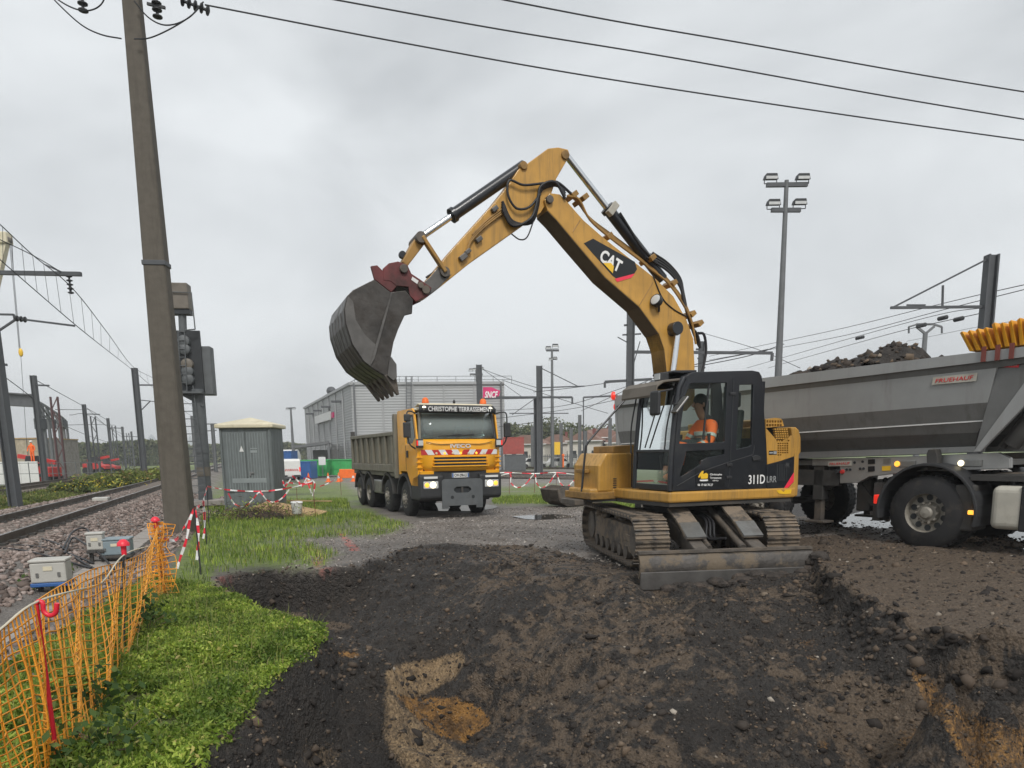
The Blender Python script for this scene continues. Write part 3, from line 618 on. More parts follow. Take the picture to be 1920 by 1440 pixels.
# ---- bucket
WB = .67
sidep = [(205,848),(188,920),(195,1000),(230,1110),(290,1200),(350,1245),(452,1306),(470,1292),(468,1220),(440,1180),(455,1100),(480,1030),(515,955),(555,945),(560,870),(520,820),(440,830),(350,760),(240,815)]
sp_ = tr(c1, sidep, BY+WB)
bucket = empty('bucket'); bucket.parent = exc
for y in (BY+WB-.03, BY-WB): MB().prism(sp_, y, y+.03).build('side_plate', MATS['bucket_steel'], bucket, bevel=.006)
backc = tr(c1, [(350,762),(290,790),(235,818),(205,848),(188,920),(195,1000),(230,1110),(290,1200),(350,1245),(452,1306)], BY+WB)
m = MB(); n = len(backc); cxm = ex(*c1(380,1000), BY+WB)
inn = [(p[0]+(cxm[0]-p[0])*.05, p[1]+(cxm[1]-p[1])*.05) for p in backc]
m.prism(backc+inn[::-1], BY-WB+.004, BY+WB-.004); m.build('bucket_shell', MATS['bucket_steel'], bucket)
# wear straps over the shell, side wear plate, stiffener
for k in range(6):
    y = BY-WB+.06+k*(2*WB-.12)/5
    o_ = [(p[0]-(cxm[0]-p[0])*.012, p[1]-(cxm[1]-p[1])*.012) for p in backc[4:]]
    MB().prism(backc[4:]+o_[::-1], y-.03, y+.03).build('wear_strap', MATS['worn_grey'], bucket)
MB().prism(tr(c1, [(208,850),(192,920),(199,1000),(234,1110),(294,1200),(330,1228),(360,1115),(300,1060),(250,980),(236,880)], BY+WB), BY+WB, BY+WB+.012).build('wear_plate', MATS['worn_grey'], bucket)
MB().prism(tr(c1, [(440,830),(448,835),(350,1190),(330,1222),(328,1212)], BY+WB), BY+WB, BY+WB+.02).build('side_cutter', MATS['worn_grey'], bucket)
MB().prism(tr(c1, [(440,1180),(468,1220),(470,1292),(452,1306),(420,1280),(430,1200)], BY+WB), BY+WB, BY+WB+.03).build('side_cutter', MATS['worn_grey'], bucket)
for y in (BY-.17, BY+.17):
    MB().prism(tr(c1, [(330,690),(365,685),(400,720),(440,770),(470,800),(440,832),(350,762)], y), y-.025, y+.025).build('bucket_ear', MATS['coupler_red'], bucket, bevel=.008)
tip = ex(*c1(452,1306), BY+WB); tdir = Vector((ex(*c1(485,1382), BY+WB)[0]-tip[0], 0, ex(*c1(485,1382), BY+WB)[1]-tip[1]))
td = tdir.normalized(); tu = Vector((-td.z, 0, td.x))
for k in range(5):
    y = BY-WB+.08+k*(2*WB-.16)/4; o_ = Vector((tip[0], y, tip[1])); e = o_+td*tdir.length; s = o_-td*.1; P = []
    for q, hw, hh in ((s, .085, .08), (e, .034, .014)): P += [q+Vector((0,-hw,0))-tu*hh, q+Vector((0,hw,0))-tu*hh, q+Vector((0,hw,0))+tu*hh, q+Vector((0,-hw,0))+tu*hh]
    MB().add(P, [(0,1,2,3),(7,6,5,4),(0,4,5,1),(1,5,6,2),(2,6,7,3),(3,7,4,0)]).build('tooth', MATS['muddy_steel'], bucket, bevel=.008)
# ---- pipes and hoses along boom and arm
def hose(c, pts, y, r, mat='hose', parent=boom, name='hose', k=5):
    return MB().tube(smoothpts([ex3(*c(*p), y if not isinstance(p[-1], str) else y) for p in pts], k), r, 7).build(name, MATS[mat], parent, smooth=60)
ty = BY
for k, off in enumerate((0, 16, 32, 46)):
    hose(c2, [(355+off*.3,310-off*.2),(420,330+off*.5),(480,440-off*.2),(600,545-off*.5),(740,650-off*.5),(800,700-off*.6),(900,780-off*.4),(985,900-off*.5),(1030,1000-off*.2),(1050,1110)], BY+.15-k*.09, .017, 'cat_yellow_dirty', name='hydraulic_pipe')
for k in range(4):
    o_ = k*14
    hose(c2, [(345,325-o_),(290,235+o_*.4),(215,255+o_*.6),(195,330+o_),(160,430+o_*.6),(60,470-o_*.6),(5,380-o_)], BY+.21-k*.02, .02)
hose(c2, [(230,240),(120,250),(45,225),(35,300),(80,375),(150,370),(210,300)], BY+.2, .017)
hose(c2, [(175,440),(140,530),(100,545),(55,515)], BY+.17, .010)
for k in range(4):
    hose(c2, [(780+k*12,640-k*8),(900,715-k*14),(965,800-k*16),(985,880-k*14),(1020,1000),(1060,1060+k*15),(1075,1130)], BY+.1-k*.09, .019)
hose(c2, [(1060,1050),(1095,1060),(1105,1150),(1085,1250),(1060,1300)], BY+.05, .022)
hose(c2, [(820,740),(870,860),(930,920),(1000,960)], BY+.2, .009)
hose(c2, [(250,255),(300,235),(380,300),(420,330)], BY+.12, .02)
for p in ((372,318),(428,332),(560,540),(790,655),(905,790),(1005,955),(1045,1005)):
    q = ex3(*c2(*p), BY); MB().bx(-.05,.05,-.17,.17,-.035,.035).xf(Matrix.Translation(q) @ Matrix.Rotation(rad(40), 4, 'Y')).build('pipe_clamp', MATS['cat_yellow_dirty'], boom, bevel=.006)
for k, dy in enumerate((0, 14, 26)):
    hose(c1, [(1040,380+dy),(960,440+dy),(880,520+dy),(850,590+dy)][:3+(k>0)], ar+.03, .014, 'cat_yellow_dirty', arm, 'hydraulic_pipe')
for p, s in (((830,640),.06), ((915,545),.05), ((855,610),.045), ((1000,380),.05)):
    q = ex3(*c1(*p), ar+.03); MB().bx(-s,s,-.03,.035,-s*.6,s*.6).xf(Matrix.Translation(q) @ Matrix.Rotation(rad(38), 4, 'Y')).build('hydraulic_valve', MATS['worn_grey'], arm, bevel=.01)
for s in range(3):
    hose(c1, [(1010,345+s*6),(900,470+s*5),(820,555),(760,620),(690,705),(630,750)], BY-.06+s*.06, .013, 'hose', arm)
# boom work light
q = ex3(*c2(852,890), br_+.05)
wl = MB().lathe([(0,.03),(.03,.085),(.10,.095),(.12,.09)], q, (.75,.35,.35), 16).build('work_light', MATS['black_plastic'], boom, smooth=40)
MB().lathe([(.118,.082),(.128,.06)], q, (.75,.35,.35), 16).build('lens', MATS['lens'], wl, smooth=40)
MB().bar(ex3(*c2(852,935), br_+.02), q, .03, .03).build('bracket', MATS['black_plastic'], wl)
# ---- cab
YN, YF = 1.20, .20
outer = tr(c8, [(505,1238),(512,1040),(522,850),(545,600),(565,400),(592,240),(640,142),(700,100),(760,88),(1290,75),(1355,88),(1380,130),(1392,220),(1415,700),(1432,780),(1428,985),(1426,1216)], YN)
win1 = tr(c8, [(688,206),(715,198),(1044,194),(1036,480),(1024,762),(1010,768),(588,780),(602,600),(640,330)], YN)
win2 = tr(c8, [(655,856),(1020,838),(1018,884),(862,915),(802,945),(790,985),(604,1104),(590,1085),(630,960)], YN)
win3 = tr(c8, [(1166,212),(1298,210),(1290,600),(1284,790),(1270,806),(1136,836),(1148,520)], YN)
cab = empty('cab'); cab.parent = exc
frm = plate(outer, [win1, win2, win3], YN-.05, YN).build('side_frame', MATS['black_paint'], cab, bevel=.006)
wif = tr(c8, [(688,206),(715,198),(1298,194),(1290,600),(1284,790),(1270,800),(588,800),(602,600),(640,330)], YN)
plate(outer, [wif], YF, YF+.05).build('side_frame', MATS['black_paint'], cab)
# door seam, handle, hinges (the door is the front two thirds of the side)
dl = tr(c8, [(560,1190),(800,1050),(1060,960),(1290,890),(1310,800)], YN)
MB().tube([(p[0], YN+.002, p[1]) for p in dl], .007, 6).build('door_seam', MATS['black_plastic'], cab)
MB().tube([ex3(*c8(*p), YN) for p in [(1105,150),(1096,500),(1075,900),(1060,1210)]], .009, 6).build('door_seam', MATS['signal_black'], cab)
MB().prism(tr(c8, [(1280,905),(1320,892),(1360,905),(1362,940),(1290,948)], YN), YN, YN+.02).build('door_handle', MATS['black_plastic'], cab, bevel=.008)
for p in ((1062,985),(1058,1105),(1095,300)):
    q = ex3(*c8(*p), YN); MB().bx(q.x-.05,q.x+.05,YN,YN+.025,q.z-.02,q.z+.02).build('hinge', MATS['black_plastic'], cab, bevel=.006)
for nm_, w_, off in (('door_window', win1, .02), ('lower_door_window', win2, .02), ('rear_side_window', win3, .02)):
    cx_ = sum(p[0] for p in w_)/len(w_); cz_ = sum(p[1] for p in w_)/len(w_); w2 = [(cx_+(p[0]-cx_)*1.02, cz_+(p[1]-cz_)*1.02) for p in w_]
    MB().prism(w2, YN-.03, YN-.022).build(nm_, MATS['cab_glass'], cab)
MB().prism([(p[0], p[1]) for p in wif], YF+.02, YF+.028).build('far_window', MATS['clear_glass'], cab)
# window sliding bar and inner frame gasket
MB().bar(ex3(*c8(872,200), YN-.03), ex3(*c8(812,740), YN-.03), .022, .022).build('window_bar', MATS['black_plastic'], cab)
# front: A-pillars curve; front surface follows the outline's left edge
front = [outer[i] for i in (0, 1, 2, 3, 4, 5, 6)]
def front_quad(i, j, y0, y1, dx, mb): 
    a, b = front[i], front[j]; mb.add([(a[0]+dx,y0,a[1]),(a[0]+dx,y1,a[1]),(b[0]+dx,y1,b[1]),(b[0]+dx,y0,b[1])], [(0,1,2,3)])
m = MB()
for i in range(2, 5): front_quad(i, i+1, YF+.06, YN-.03, .012, m)
m.build('windscreen', MATS['cab_glass'], cab)
m = MB()
for i in range(0, 2): front_quad(i, i+1, YF+.06, YN-.03, .012, m)
m.build('lower_windscreen', MATS['cab_glass'], cab)
for y in (YF+.03, YN-.02):
    MB().tube([(p[0]+.005, y, p[1]) for p in front], .042, 8).build('front_pillar', MATS['black_paint'], cab, smooth=50)
q = front[2]; MB().bx(q[0]-.02,q[0]+.03,YF+.03,YN-.03,q[1]-.022,q[1]+.022).build('windscreen_bar', MATS['black_paint'], cab, bevel=.008)
q = front[0]; MB().bx(q[0]-.06,q[0]+.02,YF,YN-.052,q[1],q[1]+.09).build('front_sill', MATS['black_paint'], cab, bevel=.008)
# roof with rounded edge
rp = [outer[i] for i in (5, 6, 7, 8, 9, 10, 11, 12)]; rl = [(p[0], p[1]-.06) for p in rp]
rp2 = [rp[1], rp[2], rp[3], rp[4], rp[5], rp[6]]; rz_ = min(p[1] for p in rp2)
MB().prism(rp2, YF+.052, YN-.052).build('roof', MATS['black_paint'], cab, bevel=.02)
zc0, zc1 = outer[0][1], outer[8][1]; xr = outer[13][0]; xf_ = outer[0][0]
MB().bx(xr+.0, xr+.04, YF+.05, YN-.05, zc0, zc0+.75).build('rear_wall', MATS['black_paint'], cab)
for y in (YF+.052, YN-.152): MB().bx(xr, xr+.05, y, y+.1, zc0+.75, zc1-.1).build('rear_post', MATS['black_paint'], cab)
MB().bx(xr+.01, xf_-.06, YF+.05, YN-.05, zc0-.02, zc0+.05).build('cab_floor', MATS['black_plastic'], cab)
# seat, console, levers
sx = xr+.52; YS = .70
st = MB().bx(sx-.22, sx+.26, YS-.24, YS+.24, zc0+.42, zc0+.54).build('seat', MATS['dark_cloth'], cab, bevel=.04)
MB().prism([(sx-.30,zc0+.52),(sx-.16,zc0+.52),(sx-.24,zc0+1.18),(sx-.36,zc0+1.18)], YS-.23, YS+.23).build('backrest', MATS['dark_cloth'], st, bevel=.04)
MB().prism([(sx-.36,zc0+1.22),(sx-.25,zc0+1.22),(sx-.27,zc0+1.45),(sx-.36,zc0+1.45)], YS-.13, YS+.13).build('headrest', MATS['dark_cloth'], st, bevel=.03)
MB().bx(sx-.12, sx+.12, YS-.16, YS+.16, zc0+.04, zc0+.42).build('seat_base', MATS['black_plastic'], st)
for y in (YS-.36, YS+.34):
    MB().bx(sx-.1, sx+.42, y-.07, y+.07, zc0+.5, zc0+.66).build('console', MATS['black_plastic'], cab, bevel=.02)
    MB().tube([(sx+.38, y, zc0+.66), (sx+.40, y, zc0+.82)], [.012, .03], 8).build('lever', MATS['black_plastic'], cab, smooth=60)
for y in (YS-.1, YS+.1): MB().tube([(xf_-.28, y, zc0+.05), (xf_-.2, y, zc0+.5)], .016, 7).build('pedal_lever', MATS['black_plastic'], cab)
# visor: brown rain hood over the front of the cab
vz = [ex(*c8(*p), YN) for p in [(640,142),(560,150),(470,160),(410,205),(395,300)]]
vp = [(q[0], q[1]) for q in vz]
def hood(pts, th): return pts+[(p[0]-th*.4, p[1]-th) for p in pts[::-1]]
MB().prism(hood(vp, .03), YF-.04, YN-.10).build('rain_visor', MATS['signal_tan'], cab, bevel=.006)
# lamps on the roof front
for k, p in enumerate(((402,140),(470,145))):
    q = ex3(*c8(*p), YN-.3-.22*k); o = MB().bx(q.x-.09,q.x+.05,q.y-.09,q.y+.09,q.z-.055,q.z+.06).build('cab_light', MATS['black_plastic'], cab, bevel=.015)
    MB().bx(q.x+.05,q.x+.06,q.y-.07,q.y+.07,q.z-.04,q.z+.045).build('lens', MATS['lens'], o)
a_, b_ = ex(*c8(372,100), YN-.4), ex(*c8(640,95), YN-.4)
MB().prism([(a_[0]-.1, a_[1]-.02), (a_[0]-.1, a_[1]+.015), (b_[0]-.02, b_[1]+.01), (b_[0]-.02, b_[1]-.04)], YN-.68, YN-.14).build('light_bracket', MATS['black_paint'], cab, bevel=.01)
# mirrors
q = ex3(*c8(362,390), YN+.05); mo = MB().bx(q.x-.02,q.x+.04,q.y-.12,q.y+.10,q.z-.17,q.z+.17).build('mirror', MATS['black_plastic'], cab, bevel=.03)
MB().tube([ex3(*c8(520,255), YN), q+Vector((0,0,.15))], .014, 7).build('mirror_arm', MATS['black_plastic'], mo)
q = ex3(*c8(590,405), YN+.09); mo = MB().bx(-.018,.018,-.07,.07,-.15,.15).xf(Matrix.Translation(q) @ Matrix.Rotation(rad(-42), 4, 'Y')).build('mirror', MATS['bare_steel'], cab, bevel=.012)
MB().tube([ex3(*c8(535,400), YN), q], .013, 7).build('mirror_arm', MATS['black_plastic'], mo)
# grab rail and wiper on the front
m = MB().tube(smoothpts([Vector((front[1][0]+.05, YN-.12, front[1][1]+.3)), Vector((front[3][0]+.07, YN-.10, front[3][1])), Vector((front[5][0]+.05, YN-.08, front[5][1]-.1))], 5), .012, 7).build('grab_rail', MATS['black_plastic'], cab, smooth=60)
MB().tube([(front[2][0]+.05, YF+.35, front[2][1]+.05), (front[4][0]+.06, YF+.62, front[4][1]+.05)], .011, 6).build('wiper', MATS['black_plastic'], cab)
MB().tube(smoothpts([Vector((front[1][0]+.08, YF+.02, front[1][1]+.25)), Vector((front[3][0]+.11, YF, front[3][1])), Vector((front[5][0]+.08, YF, front[5][1]))], 5), .012, 7).build('grab_rail', MATS['black_plastic'], cab, smooth=60)
# company sticker on the door
sg = tr(c8, [(735,1020),(1025,1018),(1020,1190),(742,1192)], YN)
so = MB().prism(sg, YN+.001, YN+.005).build('door_sticker', MATS['decal_black'], cab)
ex_text('Christophe', c8, (878,1080), (993,1080), .036, YN+.006, MATS['lettering_white'], so, bold=.01)
ex_text('Terrassement', c8, (878,1110), (988,1110), .03, YN+.006, MATS['lettering_white'], so)
ex_text('(89)', c8, (905,1138), (958,1138), .022, YN+.006, MATS['lettering_white'], so)
ex_text('06 19 68 78 27', c8, (760,1178), (906,1178), .034, YN+.006, MATS['lettering_white'], so, bold=.01)
MB().prism(tr(c8, [(765,1100),(780,1070),(800,1045),(815,1042),(812,1075),(840,1062),(858,1075),(855,1115),(840,1118),(790,1120),(786,1090),(772,1112)], YN), YN+.005, YN+.009).build('emblem', MATS['decal_yellow'], so)
MB().prism(tr(c8, [(780,1128),(856,1126),(860,1136),(845,1142),(790,1143),(778,1138)], YN), YN+.005, YN+.008).build('emblem', MATS['lettering_white'], so)
# ---- house: lower frame band, engine side, counterweight
zb0, zb1 = ex(*c8(900,1335), YN)[1], ex(*c8(900,1232), YN)[1]
xF = ex(*c8(480,1250), YN)[0]; xR = ex(*c8(1690,1215), YN)[0]; xT = ex(*c8(1735,1200), YN)[0]-.05
planp = [(xF,1.22),(xR,1.22),(xT,1.12),(xT-.14,.6),(xT-.18,0),(xT-.14,-.6),(xT,-1.12),(xR,-1.22),(xF+.25,-1.22),(xF+.45,-1.1),(xF+.45,-.35),(xF+.02,-.3),(xF+.06,.22)]
MB().prism(planp, zb0, zb1, 'z').build('house_frame', MATS['cat_yellow'], exc, bevel=.03)
MB().prism([(p[0]*.97, p[1]*.97) for p in planp], zb0-.06, zb0-.002, 'z').build('house_underside', MATS['chassis'], exc)
# black lower engine door
bp = tr(c8, [(1430,984),(1560,950),(1692,905),(1684,1212),(1428,1216)], YN)
sd_ = MB().prism(bp, YN-.06, YN+.006).build('side_door', MATS['black_paint'], exc, bevel=.006)
MB().prism(tr(c8, [(1686,1058),(1684,1145),(1628,1206),(1592,1208)], YN), YN+.006, YN+.011).build('red_stripe', MATS['decal_red'], sd_)
MB().prism(tr(c8, [(1684,1150),(1682,1208),(1634,1208)], YN), YN+.006, YN+.011).build('yellow_corner', MATS['cat_yellow'], sd_)
ex_text('311D', c8, (1250,1128), (1408,1122), .14, YN+.008, MATS['lettering_white'], sd_, bold=.016)
ex_text('LRR', c8, (1426,1125), (1520,1122), .095, YN+.008, MATS['lettering_grey'], sd_)
for i in range(7):
    for j in range(5):
        a = ex3(*c8(1525+j*22, 985+i*24), YN); MB().bx(a.x-.016,a.x+.016,YN+.006,YN+.012,a.z-.017,a.z+.017).build('vent_slot', MATS['signal_black'], sd_)
a = ex3(*c8(1622,990), YN); MB().bx(a.x-.04,a.x+.04,YN+.006,YN+.016,a.z-.035,a.z+.035).build('latch', MATS['black_plastic'], sd_, bevel=.006)
MB().lathe([(0,.012),(.01,.01)], (a.x, YN+.016, a.z), (0,1,0), 10).build('lock', MATS['chrome'], sd_)
# yellow engine side with grille openings, hood
eo = tr(c8, [(1416,628),(1500,612),(1655,618),(1672,700),(1690,880),(1688,902),(1560,946),(1432,980)], YN)
holes = []
for i in range(6):
    for j in range(7):
        x0 = 1502+j*22+i*3.4; y0 = 634+i*22
        if x0+16 < 1650+i*3: holes.append([(x0,y0),(x0+15,y0),(x0+15,y0+15),(x0,y0+15)])
for i in range(6):
    for j in range(5):
        x0 = 1530+j*22; y0 = 772+i*22
        if j < 5-(i > 4)*3: holes.append([(x0,y0),(x0+15,y0),(x0+15,y0+14),(x0,y0+14)])
es_ = plate(eo, [tr(c8, h, YN) for h in holes], YN-.04, YN+.004).build('engine_side', MATS['cat_yellow'], exc)
MB().prism(eo, YN-.30, YN-.28).build('radiator_screen', MATS['signal_black'], es_)
a = ex3(*c8(1484,868), YN); MB().bx(a.x-.075,a.x+.075,YN+.004,YN+.008,a.z-.03,a.z+.03).build('sticker', MATS['decal_black'], es_)
MB().bx(a.x-.07,a.x-.01,YN+.008,YN+.010,a.z-.022,a.z+.022).bx(a.x+.0,a.x+.07,YN+.008,YN+.010,a.z-.012,a.z+.012).build('sticker_print', MATS['lettering_grey'], es_)
zt = ex(*c8(1500,615), YN)[1]; x0 = outer[13][0]; x1_ = ex(*c8(1660,618), YN)[0]
MB().prism([(x0,zb1),(x1_,zb1),(x1_,zt-.02),(x0,zt)], -1.2, YN-.31).build('engine_bay', MATS['cat_yellow'], exc, bevel=.02)
hp = tr(c8, [(1416,545),(1500,532),(1555,535),(1575,550),(1596,612),(1416,628)], YN-.12)
hh_ = []
for i in range(2):
    for j in range(6):
        x0h = 1424+j*26; y0h = 556+i*36; hh_.append([(x0h,y0h),(x0h+18,y0h),(x0h+18,y0h+22),(x0h,y0h+22)])
ho = plate(hp, [tr(c8, h, YN-.12) for h in hh_], YN-.15, YN-.12).build('hood_grille', MATS['cat_yellow'], exc)
MB().prism([(p[0], p[1]-.004) for p in hp], -.9, YN-.2).build('engine_hood', MATS['cat_yellow_dirty'], exc, bevel=.02)
MB().tube([(x1_+.3,-.5,zt+.1),(x1_+.3,-.5,zt+.5)], .05, 12).build('exhaust', MATS['black_paint'], exc, smooth=40)
cwp = tr(c8, [(1664,620),(1710,622),(1738,650),(1756,720),(1757,860),(1740,888),(1730,1200),(1724,1285),(1680,1292),(1684,1212),(1692,890)], YN)
cxs = [p[0] for p in cwp]; xw = max(cxs)
m = MB(); rows = []
for (y, dx) in ((1.2, 0), (1.0, -.12), (.6, -.2), (0, -.24), (-.6, -.2), (-1.0, -.12), (-1.2, 0)):
    rows.append([(p[0]+(dx if p[0] < xw-.03 else 0), y, p[1]) for p in cwp])
n = len(cwp); vv = [p for r in rows for p in r]
ff = [(i*n+j, i*n+(j+1) % n, (i+1)*n+(j+1) % n, (i+1)*n+j) for i in range(len(rows)-1) for j in range(n)]+[tuple(range(n)), tuple(range((len(rows)-1)*n, len(rows)*n))]
cw = m.add(vv, ff).build('counterweight', MATS['cat_yellow'], exc, bevel=.02)
MB().prism(tr(c8, [(1520,1232),(1560,1226),(1590,1248),(1610,1224),(1665,1222),(1660,1262),(1600,1268),(1545,1262)], 1.222), 1.222, 1.226).build('scratched_paint', MATS['decal_yellow'], exc)
# ---- front right body (tool box / tank) with step and handrail
def rb(c, p, y): return ex(*c(*p), y)
yR = -.30
bx_ = [rb(c3, p, yR) for p in [(345,560),(265,575),(232,640),(228,780),(345,775)]]
xb0 = min(p[0] for p in bx_); z0b, z1b = zb0+.10, rb(c3, (300,568), yR)[1]
prof = [(xF-.45, z0b), (1.33, z0b), (1.33, z0b+.42), (1.20, z1b), (xF-.45, z1b)]
tb = MB().prism(prof, -1.18, yR).build('tool_box', MATS['cat_yellow'], exc, bevel=.03)
MB().prism([(1.02,z1b),(1.02,z1b+.11),(xF-.45,z1b+.13),(xF-.45,z1b)], -1.05, yR-.08).build('tool_box_step', MATS['cat_yellow_dirty'], tb, bevel=.012)
MB().bx(.70,.72,-1.17,yR+.004,z0b,z1b).build('panel_gap', MATS['chassis'], tb)
for i in range(5): MB().bx(1.00,1.06,yR+.001,yR+.008,z0b+.06+i*.035,z0b+.075+i*.035).build('vent_slot', MATS['signal_black'], tb)
MB().bx(xF-.5,1.48,-1.22,yR+.02,zb0-.02,z0b-.003).build('step_plate', MATS['cat_yellow_dirty'], tb, bevel=.015)
MB().bx(1.30,1.62,-1.1,-.55,zb0-.12,zb0-.03).build('front_step', MATS['muddy_steel'], tb, bevel=.01)
MB().bx(1.332,1.42,-.95,-.6,z0b+.30,z0b+.36).build('bracket', MATS['cat_yellow_dirty'], tb, bevel=.01)
hr = [rb(c3, p, -.62) for p in [(92,785),(112,560),(122,520),(160,470),(360,240)]]
MB().tube(smoothpts([Vector((p[0], -.62, p[1])) for p in hr], 4), .018, 8).build('handrail', MATS['black_paint'], exc, smooth=60)
# ---- undercarriage (turned the other way from the house)
UM = EXI @ Matrix.Translation(EX) @ Matrix.Rotation(rad(-82.5), 4, 'Z')     # its +x points at the dozer blade
TL, TR_, SW = 1.30, .33, .50                                                # half wheelbase, wheel radius, shoe width
NS = 46
per = 2*(2*TL)+2*math.pi*TR_
def tpath(s):
    s = s % per
    if s < 2*TL: return (-TL+s, 0, 2*TR_+.03, 0)
    s -= 2*TL
    if s < math.pi*TR_:
        a = s/TR_; return (TL+TR_*math.sin(a), 0, TR_+.03+TR_*math.cos(a), a)
    s -= math.pi*TR_
    if s < 2*TL: return (TL-s, 0, .03, math.pi)
    s -= 2*TL; a = s/TR_; return (-TL-TR_*math.sin(a), 0, TR_+.03-TR_*math.cos(a), math.pi+a)
shoe = MB().bx(-.085,.078,-SW/2,SW/2,-.005,.018).bx(-.085,-.066,-SW/2,SW/2,.018,.05).bx(-.022,-.004,-SW/2,SW/2,.018,.042).bx(.04,.058,-SW/2,SW/2,.018,.042).mesh('track_shoe')
shoe.materials.append(MATS['track_mud'])
for sy in (-1, 1):
    yc = sy*.985
    tk = MB().prism([(-TL-.05,.20),(-TL+.1,.14),(TL-.1,.14),(TL+.05,.20),(TL+.05,.44),(TL-.25,.56),(-TL+.25,.56),(-TL-.05,.44)], yc-.14, yc+.14).xf(UM).build('track', MATS['track_mud'], exc, bevel=.02)
    for k in range(NS):
        x, _, z, a = tpath(k*per/NS); M = UM @ Matrix.Translation((x, yc, z)) @ Matrix.Rotation(a, 4, 'Y')
        o = link('track_shoe', shoe, None, tk); o.matrix_local = M
    for x in (-TL, TL):
        nm_ = 'idler' if x > 0 else 'sprocket'
        MB().lathe([(-.16,.1),(-.16,.24),(-.06,.27),(-.05,.30),(.05,.30),(.06,.27),(.16,.24),(.16,.1)], (x, yc, TR_+.03), (0,1,0), 24).xf(UM).build(nm_, MATS['muddy_steel'], tk, smooth=35)
    for i in range(6):
        MB().lathe([(-.17,.06),(-.17,.1),(.17,.1),(.17,.06)], (-TL+.42+i*.35, yc, .13), (0,1,0), 14).xf(UM).build('roller', MATS['muddy_steel'], tk, smooth=35)
    # caked mud on top of the frame, outside
    mm = MB()
    for i in range(22):
        mm.ball((-TL+.15+random.random()*2.3, yc+sy*.02+random.uniform(-.1,.14), .56+random.uniform(-.06,.05)), (random.uniform(.08,.2), random.uniform(.05,.1), random.uniform(.04,.1)), 7, 5)
    mm.xf(UM).build('caked_mud', MATS['track_mud'], tk, smooth=60)
    MB().bx(TL-.6,TL+.02,yc-.15,yc+.15,.30,.42).xf(UM).build('idler_guard', MATS['track_mud'], tk, bevel=.02)
cb = MB().prism([(-.75,.35),(.75,.35),(.62,.70),(-.62,.70)], -.86, .86).xf(UM).build('car_body', MATS['muddy_steel'], exc, bevel=.03)
MB().lathe([(.70,.55),(.78,.58),(.78,.50),(zb0-.061,.50)], (0,0,0), (0,0,1), 28).build('swing_ring', MATS['chassis'], exc, smooth=35)
# dozer blade
bX = 2.22
cv = [(bX-.10,.30),(bX-.03,.26),(bX+.02,.17),(bX+.02,.07),(bX-.03,-.04)]
cvb = [(p[0]-.05, p[1]) for p in cv]
bmv = MB().prism(cv+cvb[::-1], -1.35, 1.13).xf(UM); blade = bmv.build('dozer_blade', MATS['blade_mud'], exc, smooth=30)
MB().prism([(bX-.005,-.16),(bX+.035,.06),(bX+.055,.05),(bX+.02,-.18)], -1.35, 1.13).xf(UM).build('cutting_edge', MATS['worn_grey'], blade)
MB().bx(bX-.14,bX-.04,-1.35,1.13,.29,.325).xf(UM).build('top_rib', MATS['muddy_steel'], blade)
for sy in (-1, 1):
    arm_ = MB().prism([(.55,.42),(.55,.62),(1.0,.66),(1.5,.50),(2.14,.30),(2.14,.10),(1.45,.28),(.95,.40)], sy*.42-.10, sy*.42+.10).xf(UM).build('blade_arm', MATS['muddy_steel'], exc, bevel=.02)
    MB().prism([(1.05,.80),(1.10,.82),(1.62,.60),(1.86,.44),(1.82,.42),(1.58,.57)], sy*.42-.15, sy*.42+.15).xf(UM).build('cover_plate', MATS['track_mud'], arm_, bevel=.006)
    MB().prism([(1.55,.63),(1.86,.455),(1.85,.43),(1.54,.60)], sy*.42-.145, sy*.42+.145).xf(UM @ Matrix.Translation((.005,0,.012))).build('worn_patch', MATS['bare_steel'], arm_)
    MB().tube([(.7,sy*.25,.75),(1.9,sy*.25,.30)], .05, 10).xf(UM).build('blade_cylinder', MATS['muddy_steel'], exc, smooth=50)
for k in range(3):
    MB().tube(smoothpts([UM @ Vector((.6, -.05+k*.05, .72)), UM @ Vector((1.1, .02+k*.05, .62)), UM @ Vector((1.35, -.05+k*.06, .38)), UM @ Vector((1.6, .12, .40))], 5), .022, 7).build('hose', MATS['hose'], exc, smooth=60)
# ================================================================== OPERATOR
def skin_mesh(name, joints, edges, mat, parent, sub=2, M=None):
    me = bpy.data.meshes.new(name); me.from_pydata([j[0] for j in joints], edges, []); o = bpy.data.objects.new(name, me); COL.objects.link(o)
    mo = o.modifiers.new('s', 'SKIN'); sk = me.skin_vertices[0].data
    for i, j in enumerate(joints): sk[i].radius = (j[1], j[2] if len(j) > 2 else j[1])
    sk[0].use_root = True; ms = o.modifiers.new('u', 'SUBSURF'); ms.levels = sub; ms.render_levels = sub
    dg = bpy.context.evaluated_depsgraph_get(); m2 = bpy.data.meshes.new_from_object(o.evaluated_get(dg)); bpy.data.objects.remove(o)
    m2.polygons.foreach_set('use_smooth', [True]*len(m2.polygons)); m2.materials.clear(); m2.name = name
    return link(name, m2, mat, parent)
head = EXI @ atP(*c8(775,400), EXM @ Vector((0, YS, 0)), EXN)
hx, hzz = head.x, head.z; sx_ = hx-.06
per_ = empty('person', EXM @ Vector((hx-.1, YS, zc0+.54)), math.pi+EA, 'seated machine operator in orange high-visibility jacket inside the black cab', 'person')
o0 = Vector((hx-.1, YS, zc0+.54))
def L_(x, y, z): return (x-o0.x, y-o0.y, z-o0.z)
pz = zc0+.62; shz = hzz-.29
